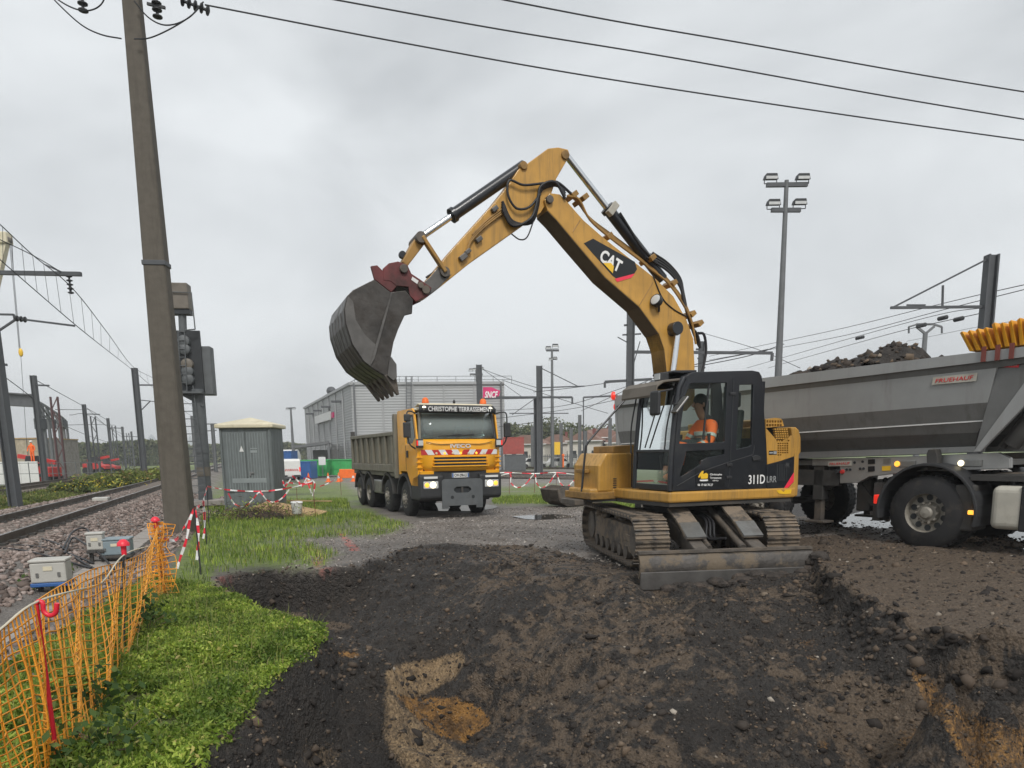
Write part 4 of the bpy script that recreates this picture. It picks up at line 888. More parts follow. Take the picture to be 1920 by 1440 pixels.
J = [(L_(sx_-.06,YS,pz),.15,.12),(L_(sx_-.09,YS,pz+.2),.14,.11),(L_(sx_-.08,YS,shz-.08),.17,.12),(L_(sx_-.05,YS,shz+.05),.07),(L_(hx-.02,YS,hzz-.13),.06),(L_(hx,YS,hzz-.02),.085,.10),(L_(hx-.01,YS,hzz+.08),.08,.09),
     (L_(sx_-.06,YS+.2,shz-.03),.065),(L_(sx_+.06,YS+.27,shz-.30),.05),(L_(sx_+.33,YS+.28,shz-.36),.038),(L_(sx_+.42,YS+.28,shz-.35),.035),
     (L_(sx_-.06,YS-.2,shz-.03),.065),(L_(sx_+.06,YS-.27,shz-.30),.05),(L_(sx_+.33,YS-.28,shz-.36),.038),(L_(sx_+.42,YS-.28,shz-.35),.035),
     (L_(sx_+.1,YS+.11,pz),.095),(L_(sx_+.45,YS+.14,pz+.06),.07),(L_(sx_+.55,YS+.14,pz-.36),.045),(L_(sx_+.68,YS+.14,pz-.42),.04),
     (L_(sx_+.1,YS-.11,pz),.095),(L_(sx_+.45,YS-.14,pz+.06),.07),(L_(sx_+.55,YS-.14,pz-.36),.045),(L_(sx_+.68,YS-.14,pz-.42),.04)]
Eg = [(0,1),(1,2),(2,3),(3,4),(4,5),(5,6),(2,7),(7,8),(8,9),(9,10),(2,11),(11,12),(12,13),(13,14),(0,15),(15,16),(16,17),(17,18),(0,19),(19,20),(20,21),(21,22)]
body = skin_mesh('body', J, Eg, MATS['skin'], per_)
# fingers closed on the levers, nose and ears belong to the same skin
for sy in (1, -1):
    for k in range(5):
        b = Vector(J[10 if sy > 0 else 14][0]); y = (k-2)*.018
        MB().tube([b+Vector((.02,y,.01)), b+Vector((.06+(.01 if k < 4 else -.02),y,.015)), b+Vector((.07,y,-.025)), b+Vector((.045,y,-.045))], [.011,.010,.009,.007], 6).build('finger', MATS['skin'], body, smooth=60)
MB().tube([L_(hx+.085,YS,hzz+.02), L_(hx+.125,YS,hzz-.03), L_(hx+.09,YS,hzz-.045)], [.012,.018,.012], 6).build('nose', MATS['skin'], body, smooth=60)
for sy in (1, -1): MB().ball(L_(hx-.02,YS+sy*.09,hzz-.01), (.022,.01,.035), 8, 6).build('ear', MATS['skin'], body, smooth=60)
for sy in (1, -1): MB().ball(L_(hx+.085,YS+sy*.032,hzz+.015), (.008,.014,.009), 8, 6).build('eye', MATS['hair'], body)
MB().bx(*[v for p in zip(L_(hx+.085,YS-.025,hzz-.082), L_(hx+.098,YS+.025,hzz-.074)) for v in p]).build('mouth', MATS['coupler_red'], body)
hm = MB().ball(L_(hx-.025,YS,hzz+.055), (.112,.1,.105), 14, 10)
hm.v = [v for v in hm.v]
hairo = hm.build('hair', MATS['hair'], per_, smooth=60)
MB().ball(L_(hx-.06,YS,hzz-.02), (.07,.092,.09), 12, 8).build('hair', MATS['hair'], per_, smooth=60)
jk = [(J[0][0],.185,.15),(J[1][0],.175,.15),(J[2][0],.195,.15),(L_(sx_-.06,YS,shz+.06),.095),(J[7][0],.088),(J[8][0],.075),(J[9][0],.055),(J[11][0],.088),(J[12][0],.075),(J[13][0],.055)]
jacket = skin_mesh('jacket', jk, [(0,1),(1,2),(2,3),(2,4),(4,5),(5,6),(2,7),(7,8),(8,9)], MATS['hivis'], per_)
cl_ = skin_mesh('collar', [(L_(sx_-.075,YS,shz+.0),.12,.11),(L_(sx_-.055,YS,shz+.10),.085),(L_(sx_-.045,YS,shz+.13),.08)], [(0,1),(1,2)], MATS['dark_cloth'], per_)
tr_ = [(J[0][0],.17,.14),(J[15][0],.115),(J[16][0],.09),(L_(sx_+.54,YS+.14,pz-.30),.07),(J[19][0],.115),(J[20][0],.09),(L_(sx_+.54,YS-.14,pz-.30),.07)]
skin_mesh('trousers', tr_, [(0,1),(1,2),(2,3),(0,4),(4,5),(5,6)], MATS['dark_cloth'], per_)
def band(a, b, t, r, w, mat, nm='reflective_band'):
    a, b = Vector(a), Vector(b); d = (b-a).normalized(); p = a.lerp(b, t); MB().lathe([(-w,r),(w,r)], p, d, 16).build(nm, MATS[mat], per_, smooth=60)
for sy, e in ((1, (7, 8, 9)), (-1, (11, 12, 13))):
    band(J[e[0]][0], J[e[1]][0], .6, .083, .025, 'reflector'); band(J[e[1]][0], J[e[2]][0], .5, .068, .025, 'reflector')
band(J[1][0], J[2][0], .35, .185, .028, 'reflector')
band(J[16][0], J[17][0], .35, .088, .16, 'hivis', 'trouser_stripe'); band(J[16][0], J[17][0], .82, .075, .03, 'reflector')
for k in (18, 22):
    q = Vector(J[k][0]); MB().ball((q.x-.04, q.y, q.z-.01), (.14,.055,.055), 10, 8).build('boot', MATS['hivis' if k == 18 else 'dark_cloth'], per_, smooth=60)

sh_ = MB()
for i in range(60):
    x = random.uniform(-1.3, 1.3); q = EXM @ UM @ Vector((bX+random.uniform(.0,.18), x, 0)); r = random.uniform(.04,.11)
    zq = hz1(q.x, q.y); sh_.ball((q.x, q.y, zq+random.uniform(-.03,.02)), (r*1.3, r, r*.7), 7, 5)
tag(sh_.build('pushed_soil', MATS['load_soil_dark'], None, smooth=40), 'soil heaped against the foot of the dozer blade', kind='stuff')
# ================================================================== YELLOW DUMP TRUCK (seen from the front right corner)
TKP = Vector((-1.95, 20.73, -.02)); TKA = rad(-65)
trk = empty('dump_truck', TKP, TKA, 'yellow four-axle dump truck with khaki tipper body, headlights on', 'truck'); trk.scale = (.95, .95, .95)
def tb_(name, mat, x0, x1, y0, y1, z0, z1, parent=None, bevel=.0): return MB().bx(x0,x1,y0,y1,z0,z1).build(name, MATS[mat], parent or trk, bevel=bevel)
def wheel(parent, x, y, z, r, w, side, mat='rim_dirty', name='wheel', twin=False, M=None):
    """tyre with rim; side = +1 / -1 outward direction along y"""
    wd = empty(name); wd.parent = parent
    if M is not None: wd.matrix_local = M
    else: wd.location = (x, y, z)
    s = side; prof = [(0,.52*r),(0,.60*r),(.02,.88*r),(.05,.97*r),(.08,r),(w-.08,r),(w-.05,.97*r),(w-.02,.88*r),(w,.60*r),(w,.52*r)]
    t = MB().lathe([(-s*a, b) for a, b in prof], (0,0,0), (0,1,0), 36, caps=False).build('tyre', MATS['black_rubber'], wd, smooth=35)
    tm = MB()
    for k in range(36):
        a = 2*math.pi*k/36; Mx = Matrix.Rotation(a, 4, 'Y')
        for j, yy in enumerate((.07, w*.5-.03, w-.13)):
            tm.add([tuple(Mx @ Matrix.Rotation(.04*(j % 2), 4, 'Y') @ Vector(v)) for v in [(-.02,-s*yy,r-.02),(.02,-s*yy,r-.02),(.02,-s*(yy+.07),r-.02),(-.02,-s*(yy+.07),r-.02),(-.02,-s*yy,r+.008),(.02,-s*yy,r+.008),(.02,-s*(yy+.07),r+.008),(-.02,-s*(yy+.07),r+.008)]],
                   [(3,2,1,0),(4,5,6,7),(0,1,5,4),(1,2,6,5),(2,3,7,6),(3,0,4,7)])
    o = tm.build('tread', MATS['black_rubber'], t); o['kind'] = 'stuff'
    d = .10 if twin else -.02
    rim = MB().lathe([(-s*.01,.56*r),(-s*.0,.53*r),(-s*(.03+d),.50*r),(-s*(.04+d),.30*r),(-s*(.0+d*.7),.24*r),(-s*(.0+d*.7),.01)], (0,0,0), (0,1,0), 30, caps=False).build('rim', MATS[mat], wd, smooth=35)
    for k in range(10):
        a = 2*math.pi*k/10; rr = .27*r
        MB().tube([(rr*math.cos(a), s*(-.02-d*.8), rr*math.sin(a)), (rr*math.cos(a), s*(.03-d*.7), rr*math.sin(a))], .018, 6).build('wheel_nut', MATS[mat], rim)
        rr = .41*r; q = a+.31
        MB().lathe([(-.004,.045*r/.54),(.004,.045*r/.54)], (rr*math.cos(q), s*(-.028-d), rr*math.sin(q)), (0,1,0), 10).build('vent_hole', MATS['signal_black'], rim)
    MB().lathe([(-s*.05,.17*r),(s*.03-s*d*.7,.17*r),(s*.06-s*d*.7,.13*r),(s*.07-s*d*.7,0.0)], (0,0,0), (0,1,0), 18).build('hub', MATS[mat], rim, smooth=35)
    return wd
# wheels: four axles
for ax, tw in ((0, False), (-1.95, False), (-4.45, True), (-5.85, True)):
    for sy in (-1, 1):
        wheel(trk, ax, sy*1.23, .53, .53, .33 if not tw else .58, sy, twin=tw)
    tb_('axle', 'chassis', ax-.08, ax+.08, -.9, .9, .42, .58)
for sy in (-1, 1): tb_('chassis_beam', 'chassis', -7.0, 1.0, sy*.42-.05, sy*.42+.05, .85, 1.1)
# cab shell as plates: side profile
FX = 1.38
sidep_ = [(FX-.02,.95),(FX+.02,1.45),(FX,2.2),(FX-.12,2.75),(FX-.2,3.02),(FX-.35,3.12),(-.42,3.12),(-.48,3.0),(-.48,1.25),(-.30,1.25),(-.30,1.35),(.35,1.35),(.62,1.05),(.75,.95)]
swin = [(FX-.16,2.30),(FX-.30,2.92),(.32,2.92),(.32,2.14),(.95,2.14)]
tcab = empty('cab'); tcab.parent = trk
for sy in (-1, 1):
    y0, y1 = (1.20, 1.25) if sy > 0 else (-1.25, -1.20)
    plate(sidep_, [swin], y0, y1).build('cab_side', MATS['truck_yellow'], tcab, bevel=.01)
    MB().prism(swin, sy*1.215-.004, sy*1.215+.004).build('side_window', MATS['windscreen'], tcab)
    MB().prism([(FX-.16,2.30),(FX-.13,2.32),(FX-.28,2.95),(.28,2.95),(.28,2.9),(FX-.32,2.9)], sy*1.252-.004, sy*1.252+.004).build('window_frame', MATS['black_plastic'], tcab)
    MB().tube([(.30,sy*1.252,2.1),(.30,sy*1.252,1.4)], .008, 5).build('door_seam', MATS['chassis'], tcab)
    tb_('door_handle', 'black_plastic', .40, .55, sy*1.25-.0 if sy > 0 else -1.275, 1.275 if sy > 0 else -1.25, 1.75, 1.95, tcab, .01)
tb_('roof', 'cream', -.44, FX-.33, -1.198, 1.198, 3.06, 3.125, tcab, .03)
tb_('cab_back', 'truck_yellow', -.47, -.43, -1.198, 1.198, 1.3, 3.05, tcab)
tb_('cab_floor', 'black_plastic', -.42, 1.2, -1.19, 1.19, 1.36, 1.42, tcab)
tb_('dashboard', 'black_plastic', .95, 1.28, -1.15, 1.15, 1.9, 2.28, tcab, .05)
for y in (-.6, .6):
    tb_('cab_seat', 'rust_red', .1, .25, y-.25, y+.25, 1.9, 2.65, tcab, .05)
MB().lathe([(-.015,.21),(.015,.23),(.02,.2)], (.82,.6,2.2), (.8,0,.6), 18).build('steering_wheel', MATS['black_plastic'], tcab)
# front: windscreen, panel, grille
def front_strip(name, mat, pts, ys, parent=tcab, th=.03, bev=.01):   # pts: (x,z) line bulging; ys half widths
    m = MB(); P = []
    for (x, z), hw in zip(pts, ys):
        for k in range(7):
            y = -hw+2*hw*k/6; P.append((x-.10*(y/1.25)**2, y, z))
    n = 7; F = [(i*n+k, i*n+k+1, (i+1)*n+k+1, (i+1)*n+k) for i in range(len(pts)-1) for k in range(n-1)]
    o = m.add(P, F).build(name, MATS[mat], parent, smooth=30); md = o.modifiers.new('t', 'SOLIDIFY'); md.thickness = th; md.offset = 0
    return o
front_strip('windscreen', 'windscreen', [(FX+.06,2.27),(FX+.0,2.6),(FX-.12,3.0)], [1.14,1.12,1.06], th=.01)
front_strip('sun_visor', 'black_plastic', [(FX+.08,2.98),(FX+.10,3.10),(FX-.02,3.2)], [1.16,1.16,1.12], th=.02)
front_strip('roof_lip', 'cream', [(FX-.02,3.205),(FX-.1,3.24),(FX-.3,3.16)], [1.12,1.12,1.15], th=.02)
fp = front_strip('front_panel', 'truck_yellow', [(FX+.10,1.36),(FX+.12,1.55),(FX+.12,1.9),(FX+.10,2.1),(FX+.07,2.25)], [1.04,1.16,1.22,1.22,1.19])
for sy in (-1, 1):
    MB().tube([(FX-.04, sy*1.15, 2.26), (FX-.20, sy*1.09, 3.0)], .05, 8).build('windscreen_pillar', MATS['black_plastic' if sy > 0 else 'bed_khaki'], tcab, smooth=60)
    # corner air deflector
    MB().prism([(FX-.14,1.30),(FX+.02,1.36),(FX+.04,1.95),(FX-.12,2.0)], sy*1.17-.06, sy*1.17+.09).build('corner_deflector', MATS['truck_yellow'], tcab, bevel=.04)
    for k in range(3): tb_('deflector_rib', 'truck_yellow', FX+.0, FX+.07, sy*1.2-.1, sy*1.2+.08, 1.46+k*.14, 1.49+k*.14, tcab)
    # mirrors
    mr = MB().bx(FX-.06,FX+.06,sy*1.52-.10,sy*1.52+.10,2.30,2.72).build('mirror', MATS['black_plastic'], tcab, bevel=.03)
    MB().tube(smoothpts([(FX-.2,sy*1.2,2.98),(FX-.05,sy*1.38,3.02),(FX,sy*1.5,2.98),(FX+.0,sy*1.52,2.7),(FX,sy*1.5,2.3),(FX-.05,sy*1.42,2.1),(FX-.12,sy*1.26,2.0)], 4), .022, 6).build('mirror_arm', MATS['black_plastic'], mr, smooth=60)
    if sy < 0: MB().bx(FX-.06,FX+.06,sy*1.5-.09,sy*1.5+.09,2.74,2.94).build('small_mirror', MATS['black_plastic'], mr, bevel=.03)
    # flank lamps beside the panel
    lm = tb_('flank_lamp', 'black_plastic', FX+.06, FX+.14, sy*1.20-.10, sy*1.20+.10, 2.02, 2.26, tcab, .02)
    tb_('lens', 'lens', FX+.14, FX+.15, sy*1.18-.07, sy*1.18+.07, 2.08, 2.22, lm)
    tb_('marker', 'lamp_red', FX+.135, FX+.15, sy*1.28-.02, sy*1.28+.02, 2.08, 2.22, lm)
    # visor lamps
    MB().lathe([(0,.07),(.03,.05)], (FX+.085-.085, sy*1.0, 3.10), (1,0,.1), 12).build('visor_lamp', MATS['lamp_on'], tcab, smooth=50)
    # beacons
    bcn = MB().lathe([(0,.10),(.04,.10)], (FX-.25, sy*.88, 3.22), (0,0,1), 14).build('beacon_base', MATS['black_plastic'], tcab)
    MB().lathe([(.04,.10),(.14,.09),(.19,.05),(.2,.0)], (FX-.25, sy*.88, 3.22), (0,0,1), 14).build('beacon_dome', MATS['orange'], bcn, smooth=50)
MB().tube([(FX-.3,0,3.2),(FX-.3,0,3.32),(FX-.3,0,3.38)], [.02,.045,.01], 8).build('roof_horn', MATS['black_plastic'], tcab)
for sy in (-1, 1):
    a = Vector((FX+.08, sy*.2-.2, 2.33)); MB().tube([a+Vector((0,-.25,.0)), a+Vector((-.01,.45,.06))], .014, 5).build('wiper', MATS['black_plastic'], tcab)
text_obj('CHRISTOPHE TERRASSEMENT', 1.92, .13, frame_mat((FX+.095+.012, .04, 3.085), (0,1,0), (.05,0,1)), MATS['lettering_white'], tcab, 'lettering', bold=.012)
text_obj('IVECO', .62, .11, frame_mat((FX+.135, 0, 2.06), (0,1,0), (0,0,1)), MATS['white'], fp, 'lettering', depth=.012, bold=.02)
# warning stripe band under the badge: white board with red slanted bars
def fxb(y): return FX+.142-.10*(y/1.25)**2
for k in range(12):
    y0 = -1.15+k*.1917; sl = .09 if y0 < -.05 else -.09; P = []
    for dx in (0, .004):
        for (yy, zz) in ((y0,1.82),(y0+.1917,1.82),(y0+.1917-sl,1.96),(y0-sl,1.96)):
            yc_ = max(-1.16, min(1.16, yy)); P.append((fxb(yc_)+dx, yc_, zz))
    MB().add(P, [(0,1,2,3),(7,6,5,4),(0,4,5,1),(1,5,6,2),(2,6,7,3),(3,7,4,0)]).build('warning_stripe', MATS['red' if k % 2 == 0 else 'white'], fp)
for k in range(7):
    y = -.72+k*.24; MB().lathe([(0,.035),(.012,.025)], (fxb(y)+.005, y, 1.86), (1,0,0), 10).build('marker_light', MATS['lamp_amber' if k in (1, 3, 5) else 'cream'], fp)
gr = tb_('grille', 'signal_black', FX+.0, FX+.150, -.78, .78, 1.48, 1.78, tcab, .02)
for k in range(4): MB().bx(FX+.1,FX+.175,-.86+k*.02,.86-k*.02,1.48+k*.09,1.515+k*.09).build('grille_bar', MATS['truck_yellow'], gr, bevel=.01)
MB().tube(smoothpts([(fxb(-1.0),-1.0,2.18),(fxb(-.6),-.6,2.11),(fxb(0),0,2.13),(fxb(.6),.6,2.11),(fxb(1.0),1.0,2.18)], 4), .012, 6).build('panel_crease', MATS['cat_yellow_dirty'], fp)
# lower front: bumper with headlights, steel plate, number plate
tb_('lower_panel', 'black_plastic', FX-.1, FX+.06, -.95, .95, 1.12, 1.37, trk, .02)
for sy in (-1, 1):
    bm_ = MB().prism([(FX-.75,.55),(FX+.02,.55),(FX+.16,.62),(FX+.17,1.24),(FX+.05,1.30),(FX-.45,1.22),(FX-.75,.85)], min(sy*.55,sy*1.25), max(sy*.55,sy*1.25)).build('bumper_corner', MATS['black_plastic'], trk, bevel=.05)
    hl_ = MB().bx(FX+.14,FX+.18,sy*.93-.22,sy*.93+.22,.88,1.09).build('headlight', MATS['lens'], bm_, bevel=.03)
    MB().lathe([(0,.095),(.02,.07)], (FX+.18, sy*.93-sy*.06, .985), (1,0,0), 14).build('bulb', MATS['lamp_on'], hl_, smooth=50)
    MB().lathe([(0,.07),(.015,.05)], (FX+.18, sy*.93+sy*.12, .985), (1,0,0), 14).build('bulb', MATS['lamp_amber'], hl_, smooth=50)
    tb_('marker', 'white', FX+.165, FX+.18, sy*.93-.2, sy*.93+.2, 1.16, 1.22, bm_)
    tb_('panel_foot', 'truck_yellow', FX+.0, FX+.08, sy*1.0-.2, sy*1.0+.2, 1.24, 1.37, trk, .01)
    MB().prism([(.62,.50),(.62,.9),(.72,1.0),(FX-.7,.9),(FX-.75,.45)], min(sy*1.0,sy*1.24), max(sy*1.0,sy*1.24)).build('step', MATS['black_plastic'], trk, bevel=.02)
    # wheel arch of the first axle
    arch = []
    for k in range(9):
        a = math.pi*(.05+.9*k/8); arch.append((.66*math.cos(a), .53+.70*math.sin(a)))
    arch2 = [(p[0]*1.12, .53+(p[1]-.53)*1.10) for p in arch]
    MB().prism(arch+arch2[::-1], min(sy*.85,sy*1.27), max(sy*.85,sy*1.27)).build('mudguard', MATS['black_plastic'], trk)
    for ax in (-1.95, -4.45, -5.85):
        MB().prism([(p[0]+ax, p[1]-.02) for p in arch]+[(p[0]*.97+ax, p[1]-.02) for p in arch2[::-1]], min(sy*.7,sy*1.25), max(sy*.7,sy*1.25)).build('mudguard', MATS['chassis'], trk)
    MB().bx(-3.85,-2.75,min(sy*.62,sy*1.2),max(sy*.62,sy*1.2),.55,1.02).build('side_tank', MATS['bare_steel' if sy < 0 else 'chassis'], trk, bevel=.05)
pl = plate([(-.62,.38),(.62,.38),(.62,1.08),(.55,1.14),(-.55,1.14),(-.62,1.08)], [[(-.26,.80),(-.18,.74),(.18,.74),(.26,.80),(.26,.86),(.18,.92),(-.18,.92),(-.26,.86)]], FX+.17, FX+.21, 'x').build('plough_plate', MATS['signal_grey'], trk)
tb_('tow_pocket', 'signal_black', FX+.10, FX+.15, -.3, .3, .70, .96, pl)
tb_('tow_pin', 'chassis', FX+.15, FX+.19, -.03, .03, .74, .92, pl)
for sy in (-1, 1):
    MB().lathe([(0,.05),(.006,.05)], (FX+.21, sy*.32, .62), (1,0,0), 12).build('bolt_hole', MATS['signal_black'], pl)
    tb_('plate_foot', 'signal_grey', FX+.172, FX+.20, sy*.52-.1, sy*.52+.1, .30, .379, pl)
np_ = tb_('number_plate', 'white', FX+.062, FX+.075, -.26, .26, 1.17, 1.30, trk)
tb_('plate_band', 'blue', FX+.075, FX+.078, -.255, -.215, 1.175, 1.295, np_); tb_('plate_band', 'blue', FX+.075, FX+.078, .215, .255, 1.175, 1.295, np_)
text_obj('CW-298-LE', .38, .085, frame_mat((FX+.076, 0, 1.235), (0,1,0), (0,0,1)), MATS['decal_black'], np_, 'lettering', bold=.02)
# tipper body
bd = empty('tipper_body'); bd.parent = trk
X0, X1_, ZB, ZT = -6.75, -.95, 1.32, 2.42
tb_('body_floor', 'bed_khaki', X0, X1_, -1.2, 1.2, ZB, ZB+.1, bd)
for sy in (-1, 1):
    y0, y1 = sorted((sy*1.16, sy*1.21))
    sw = tb_('side_wall', 'bed_khaki', X0, X1_, y0, y1, ZB+.1, ZT, bd)
    yo0, yo1 = sorted((sy*1.212, sy*1.29))
    tb_('top_rail', 'bed_khaki', X0, X1_, *sorted((sy*1.15, sy*1.30)), ZT, ZT+.12, sw, .02)
    tb_('bottom_rail', 'bed_khaki', X0, X1_, yo0, yo1, ZB-.02, ZB+.22, sw, .02)
    tb_('lower_lip', 'bed_khaki', X0, X1_, *sorted((sy*.9, sy*1.2)), ZB-.16, ZB-.025, sw, .02)
    for k in range(8):
        x = X0+.1+k*(X1_-X0-.25)/7; tb_('stake', 'bed_khaki', x-.07, x+.07, yo0, yo1-.006 if sy > 0 else yo1, ZB+.222, ZT-.002, sw, .015)
    MB().bx(X0-.12,X0,*sorted((sy*1.1,sy*1.25)),ZB,ZT+.3).build('tail_post', MATS['chassis'], bd, bevel=.02)
tb_('headboard', 'bed_khaki', X1_, X1_+.12, -1.28, 1.28, ZB-.15, 3.02, bd, .02)
for sy in (-1, 1): tb_('headboard_post', 'bed_khaki', X1_+.12, X1_+.26, *sorted((sy*1.1, sy*1.30)), ZB-.2, 3.06, bd, .02)
tb_('tailgate', 'bed_khaki', X0-.09, X0-.02, -1.1, 1.1, ZB, ZT+.05, bd)
# ================================================================== GREY TIPPER SEMI-TRAILER AND TRACTOR
TB = rad(55); TW0 = atY(1735, 958, 10.4); TW0.z = 0
zw = .80                                                 # hub height above datum
trl_h = Vector((math.cos(TB), -math.sin(TB), 0)); 
trailer = empty('semi_trailer', (TW0.x, TW0.y, .26), -TB, 'long grey tipper semi-trailer loaded with soil behind the excavator', 'trailer')
TM = Matrix.Translation((TW0.x, TW0.y, .26)) @ Matrix.Rotation(-TB, 4, 'Z'); TI = TM.inverted(); TNv = TM.to_3x3() @ Vector((0, 1, 0))
# local: +x towards the tractor, near side faces -y ; the near side plane is y = 0, far side y = 2.5
def tx(px, py, y=0.0):
    p = TI @ atP(px, py, TM @ Vector((0, y, 0)), TNv); return (p.x, p.z)
c4 = lambda x, y: (1400+x/2.88, 560+y/2.88)
def tt(pts, y=0.0): return [tx(*c4(*p), y) for p in pts]
# body side bands follow the photo's lines; they step inwards, facet shade put in as darker greys
xb = tx(1157, 760)[0]                                     # tail end
def line(p, q):                                           # band edge through two surveyed points -> z at any x
    a, b = tt([p, q]); k = (b[1]-a[1])/(b[0]-a[0]); return lambda x: a[1]+k*(x-a[0])
e_top = line((130,425), (1490,262)); e_rail = line((130,480), (1490,318)); e_lip = line((130,505), (1340,375))
e1 = line((290,640), (1265,562)); e2 = line((290,722), (1225,662)); e3 = line((290,765), (1222,722)); e4 = line((290,828), (1218,797)); e5 = line((290,862), (1215,828))
xf_top, xf_bot = tx(*c4(1350,375))[0], tx(*c4(1220,830))[0]
def fx(z): 
    za, zb_ = tx(*c4(1350,375))[1], tx(*c4(1220,830))[1]; return xf_bot+(xf_top-xf_bot)*(z-zb_)/(za-zb_)
W = 2.5
def band_pts(e, n, x1=None):
    z1 = e(xf_bot); x1 = fx(z1) if x1 is None else x1
    return (xb, n, e(xb)), (x1, n, e(x1))
def panel(name, ea, na, eb, nb, mat, xa=None, xbb=None, th=.03, parent=trailer):
    for side in (0, 1):
        P = []
        for (e, n, x1) in ((ea, na, xa), (eb, nb, xbb)):
            (p, q) = band_pts(e, n, x1); P += [p, q]
        if side: P = [(p[0], W-p[1], p[2]) for p in P]; t = -th
        else: t = th
        Q = P+[(p[0], p[1]+t, p[2]) for p in P]
        MB().add(Q, [(0,1,3,2),(4,6,7,5),(0,4,5,1),(2,3,7,6),(0,2,6,4),(1,5,7,3)]).build(name, MATS[mat], parent)
xtop = tx(*c4(1497,262))[0]+1.2
panel('top_rail', e_top, -.05, e_rail, -.05, 'trailer_grey', xtop, xtop, .14)
panel('rail_lip', e_rail, -.02, e_lip, .0, 'trailer_dark', xtop, fx(e_lip(xf_top)), .04)
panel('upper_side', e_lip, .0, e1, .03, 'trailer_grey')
panel('middle_side', e1, .03, e2, .12, 'trailer_facet_shade')
panel('lower_side', e2, .125, e3, .20, 'trailer_facet_shade')
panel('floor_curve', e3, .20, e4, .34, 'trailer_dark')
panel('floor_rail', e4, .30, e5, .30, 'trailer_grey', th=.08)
panel('bright_line', lambda x: e2(x)+.012, .112, lambda x: e2(x)-.006, .112, 'white', th=.01)
zr0, zr1 = e5(xb), e_top(xb)
MB().bx(xb, xf_bot, .36, W-.36, e5(xb)+.02, e5(xb)+.10).build('body_floor', MATS['trailer_dark'], trailer)
tg = MB().prism([(xb-.04, zr1-.05), (xb-.12, zr1-.05), (xb-.02, zr0), (xb+.04, zr0)], .02, W-.02).build('tailgate', MATS['trailer_grey'], trailer, bevel=.02)
q = tx(1153, 742); MB().lathe([(0,.09),(.06,.09),(.09,.05)], (xb-.12,.15,zr1-.22), (-1,0,0), 12).build('tail_lamp', MATS['lamp_red'], tg, smooth=50)
q = tx(1157, 742); MB().lathe([(0,.09),(.05,.09),(.07,.05)], (q[0]-.05,-.03,q[1]), (-.6,-1,0), 12).build('tail_lamp', MATS['lamp_red'], tg, smooth=50)
# front: slanted gusset panel, diagonal rib, recess
g1 = tt([(1352,372),(1500,330),(1640,300),(1500,455),(1222,828)]); MB().prism(g1, .03, .07).build('front_gusset', MATS['trailer_dark'], trailer)
g2 = tt([(1500,452),(1640,300),(1700,330),(1560,520),(1262,828),(1222,830)]); MB().prism(g2, -.01, .06).build('diagonal_rib', MATS['trailer_grey'], trailer, bevel=.01)
g3 = tt([(1560,520),(1900,350),(1900,830),(1262,829)]); MB().prism(g3, .5, .56).build('front_wall', MATS['trailer_dark'], trailer)
for a, b, r in (((1430,790),(1720,420),.11), ((1380,800),(1560,560),.05)):
    p, q = tx(*c4(*a), .3), tx(*c4(*b), .3); MB().tube([(p[0],.3,p[1]),(q[0],.3,q[1])], r, 14).build('tipping_ram', MATS['chassis'], trailer, smooth=50)
p = tx(*c4(1540,770), .25)
arcp = [(p[0]+.62*math.cos(a), p[1]+.62*math.sin(a)) for a in np.linspace(1.4, 3.3, 12)]
MB().tube([(x, .2, z) for x, z in arcp], .035, 8).build('air_hose', MATS['hose'], trailer, smooth=50)
# chassis rail with lamps and markings
cz = tt([(290,866),(600,862),(905,850),(1215,836),(1300,832),(1365,862),(1365,920),(1000,935),(905,930),(600,965),(540,998),(440,1002),(440,905),(330,905),(290,905)])
ch = MB().prism(cz, .34, .44).build('chassis_rail', MATS['alu'], trailer, bevel=.01)
MB().prism([(p[0], p[1]) for p in cz], W-.44, W-.34).build('chassis_rail', MATS['chassis'], trailer)
MB().bx(xb+.2, tx(*c4(440,900))[0], .36, .44, zr0-.32, zr0-.06).build('chassis_rail', MATS['chassis'], trailer)
xg, zg = tx(*c4(1010,870), .3)
MB().prism(tt([(985,925),(980,840),(990,815),(1030,812),(1040,850),(1040,925)], .2), .14, .30).build('body_guide', MATS['chassis'], trailer, bevel=.01)
for (p, mt, s) in (((818,892),'lamp_amber',.045), ((1162,888),'lamp_on',.045)):
    x, z = tx(*c4(*p), .34); o = MB().bx(x+.0,x+.27,.31,.338,z-.05,z+.05).build('side_marker', MATS['bare_steel'], ch, bevel=.01)
    MB().lathe([(0,s),(.03,s*.7)], (x,.308,z), (0,-1,0), 12).build('lens', MATS[mt], o, smooth=50)
def tsign(name, txt, c, mat_bg, mat_t, n, parent, pad=1.0, bold=.0):
    P = tt(c, n); o = MB().prism(P, n-.006, n).build(name, MATS[mat_bg], parent)
    a = Vector((P[0][0], 0, P[0][1])); b = Vector((P[1][0], 0, P[1][1])); d = Vector((P[3][0], 0, P[3][1]))
    cen = (Vector((P[0][0],n-.007,P[0][1]))+Vector((P[2][0],n-.007,P[2][1])))/2
    text_obj(txt, (b-a).length*.86, (d-a).length*.52, frame_mat(cen, b-a, a-d), MATS[mat_t], o, 'lettering', bold=bold, shear=.15)
    return o
tsign('maker_sign', 'FRUEHAUF', [(1008,425),(1248,400),(1240,445),(1000,466)], 'dirty_white', 'lettering_red', -.006, trailer)
tsign('maker_sign', 'FRUEHAUF', [(1385,342),(1478,338),(1468,372),(1375,370)], 'lettering_red', 'dirty_white', .024, trailer)
tsign('maker_sign', 'FRUEHAUF', [(440,880),(568,874),(568,902),(440,905)], 'dirty_white', 'lettering_red', .334, ch)
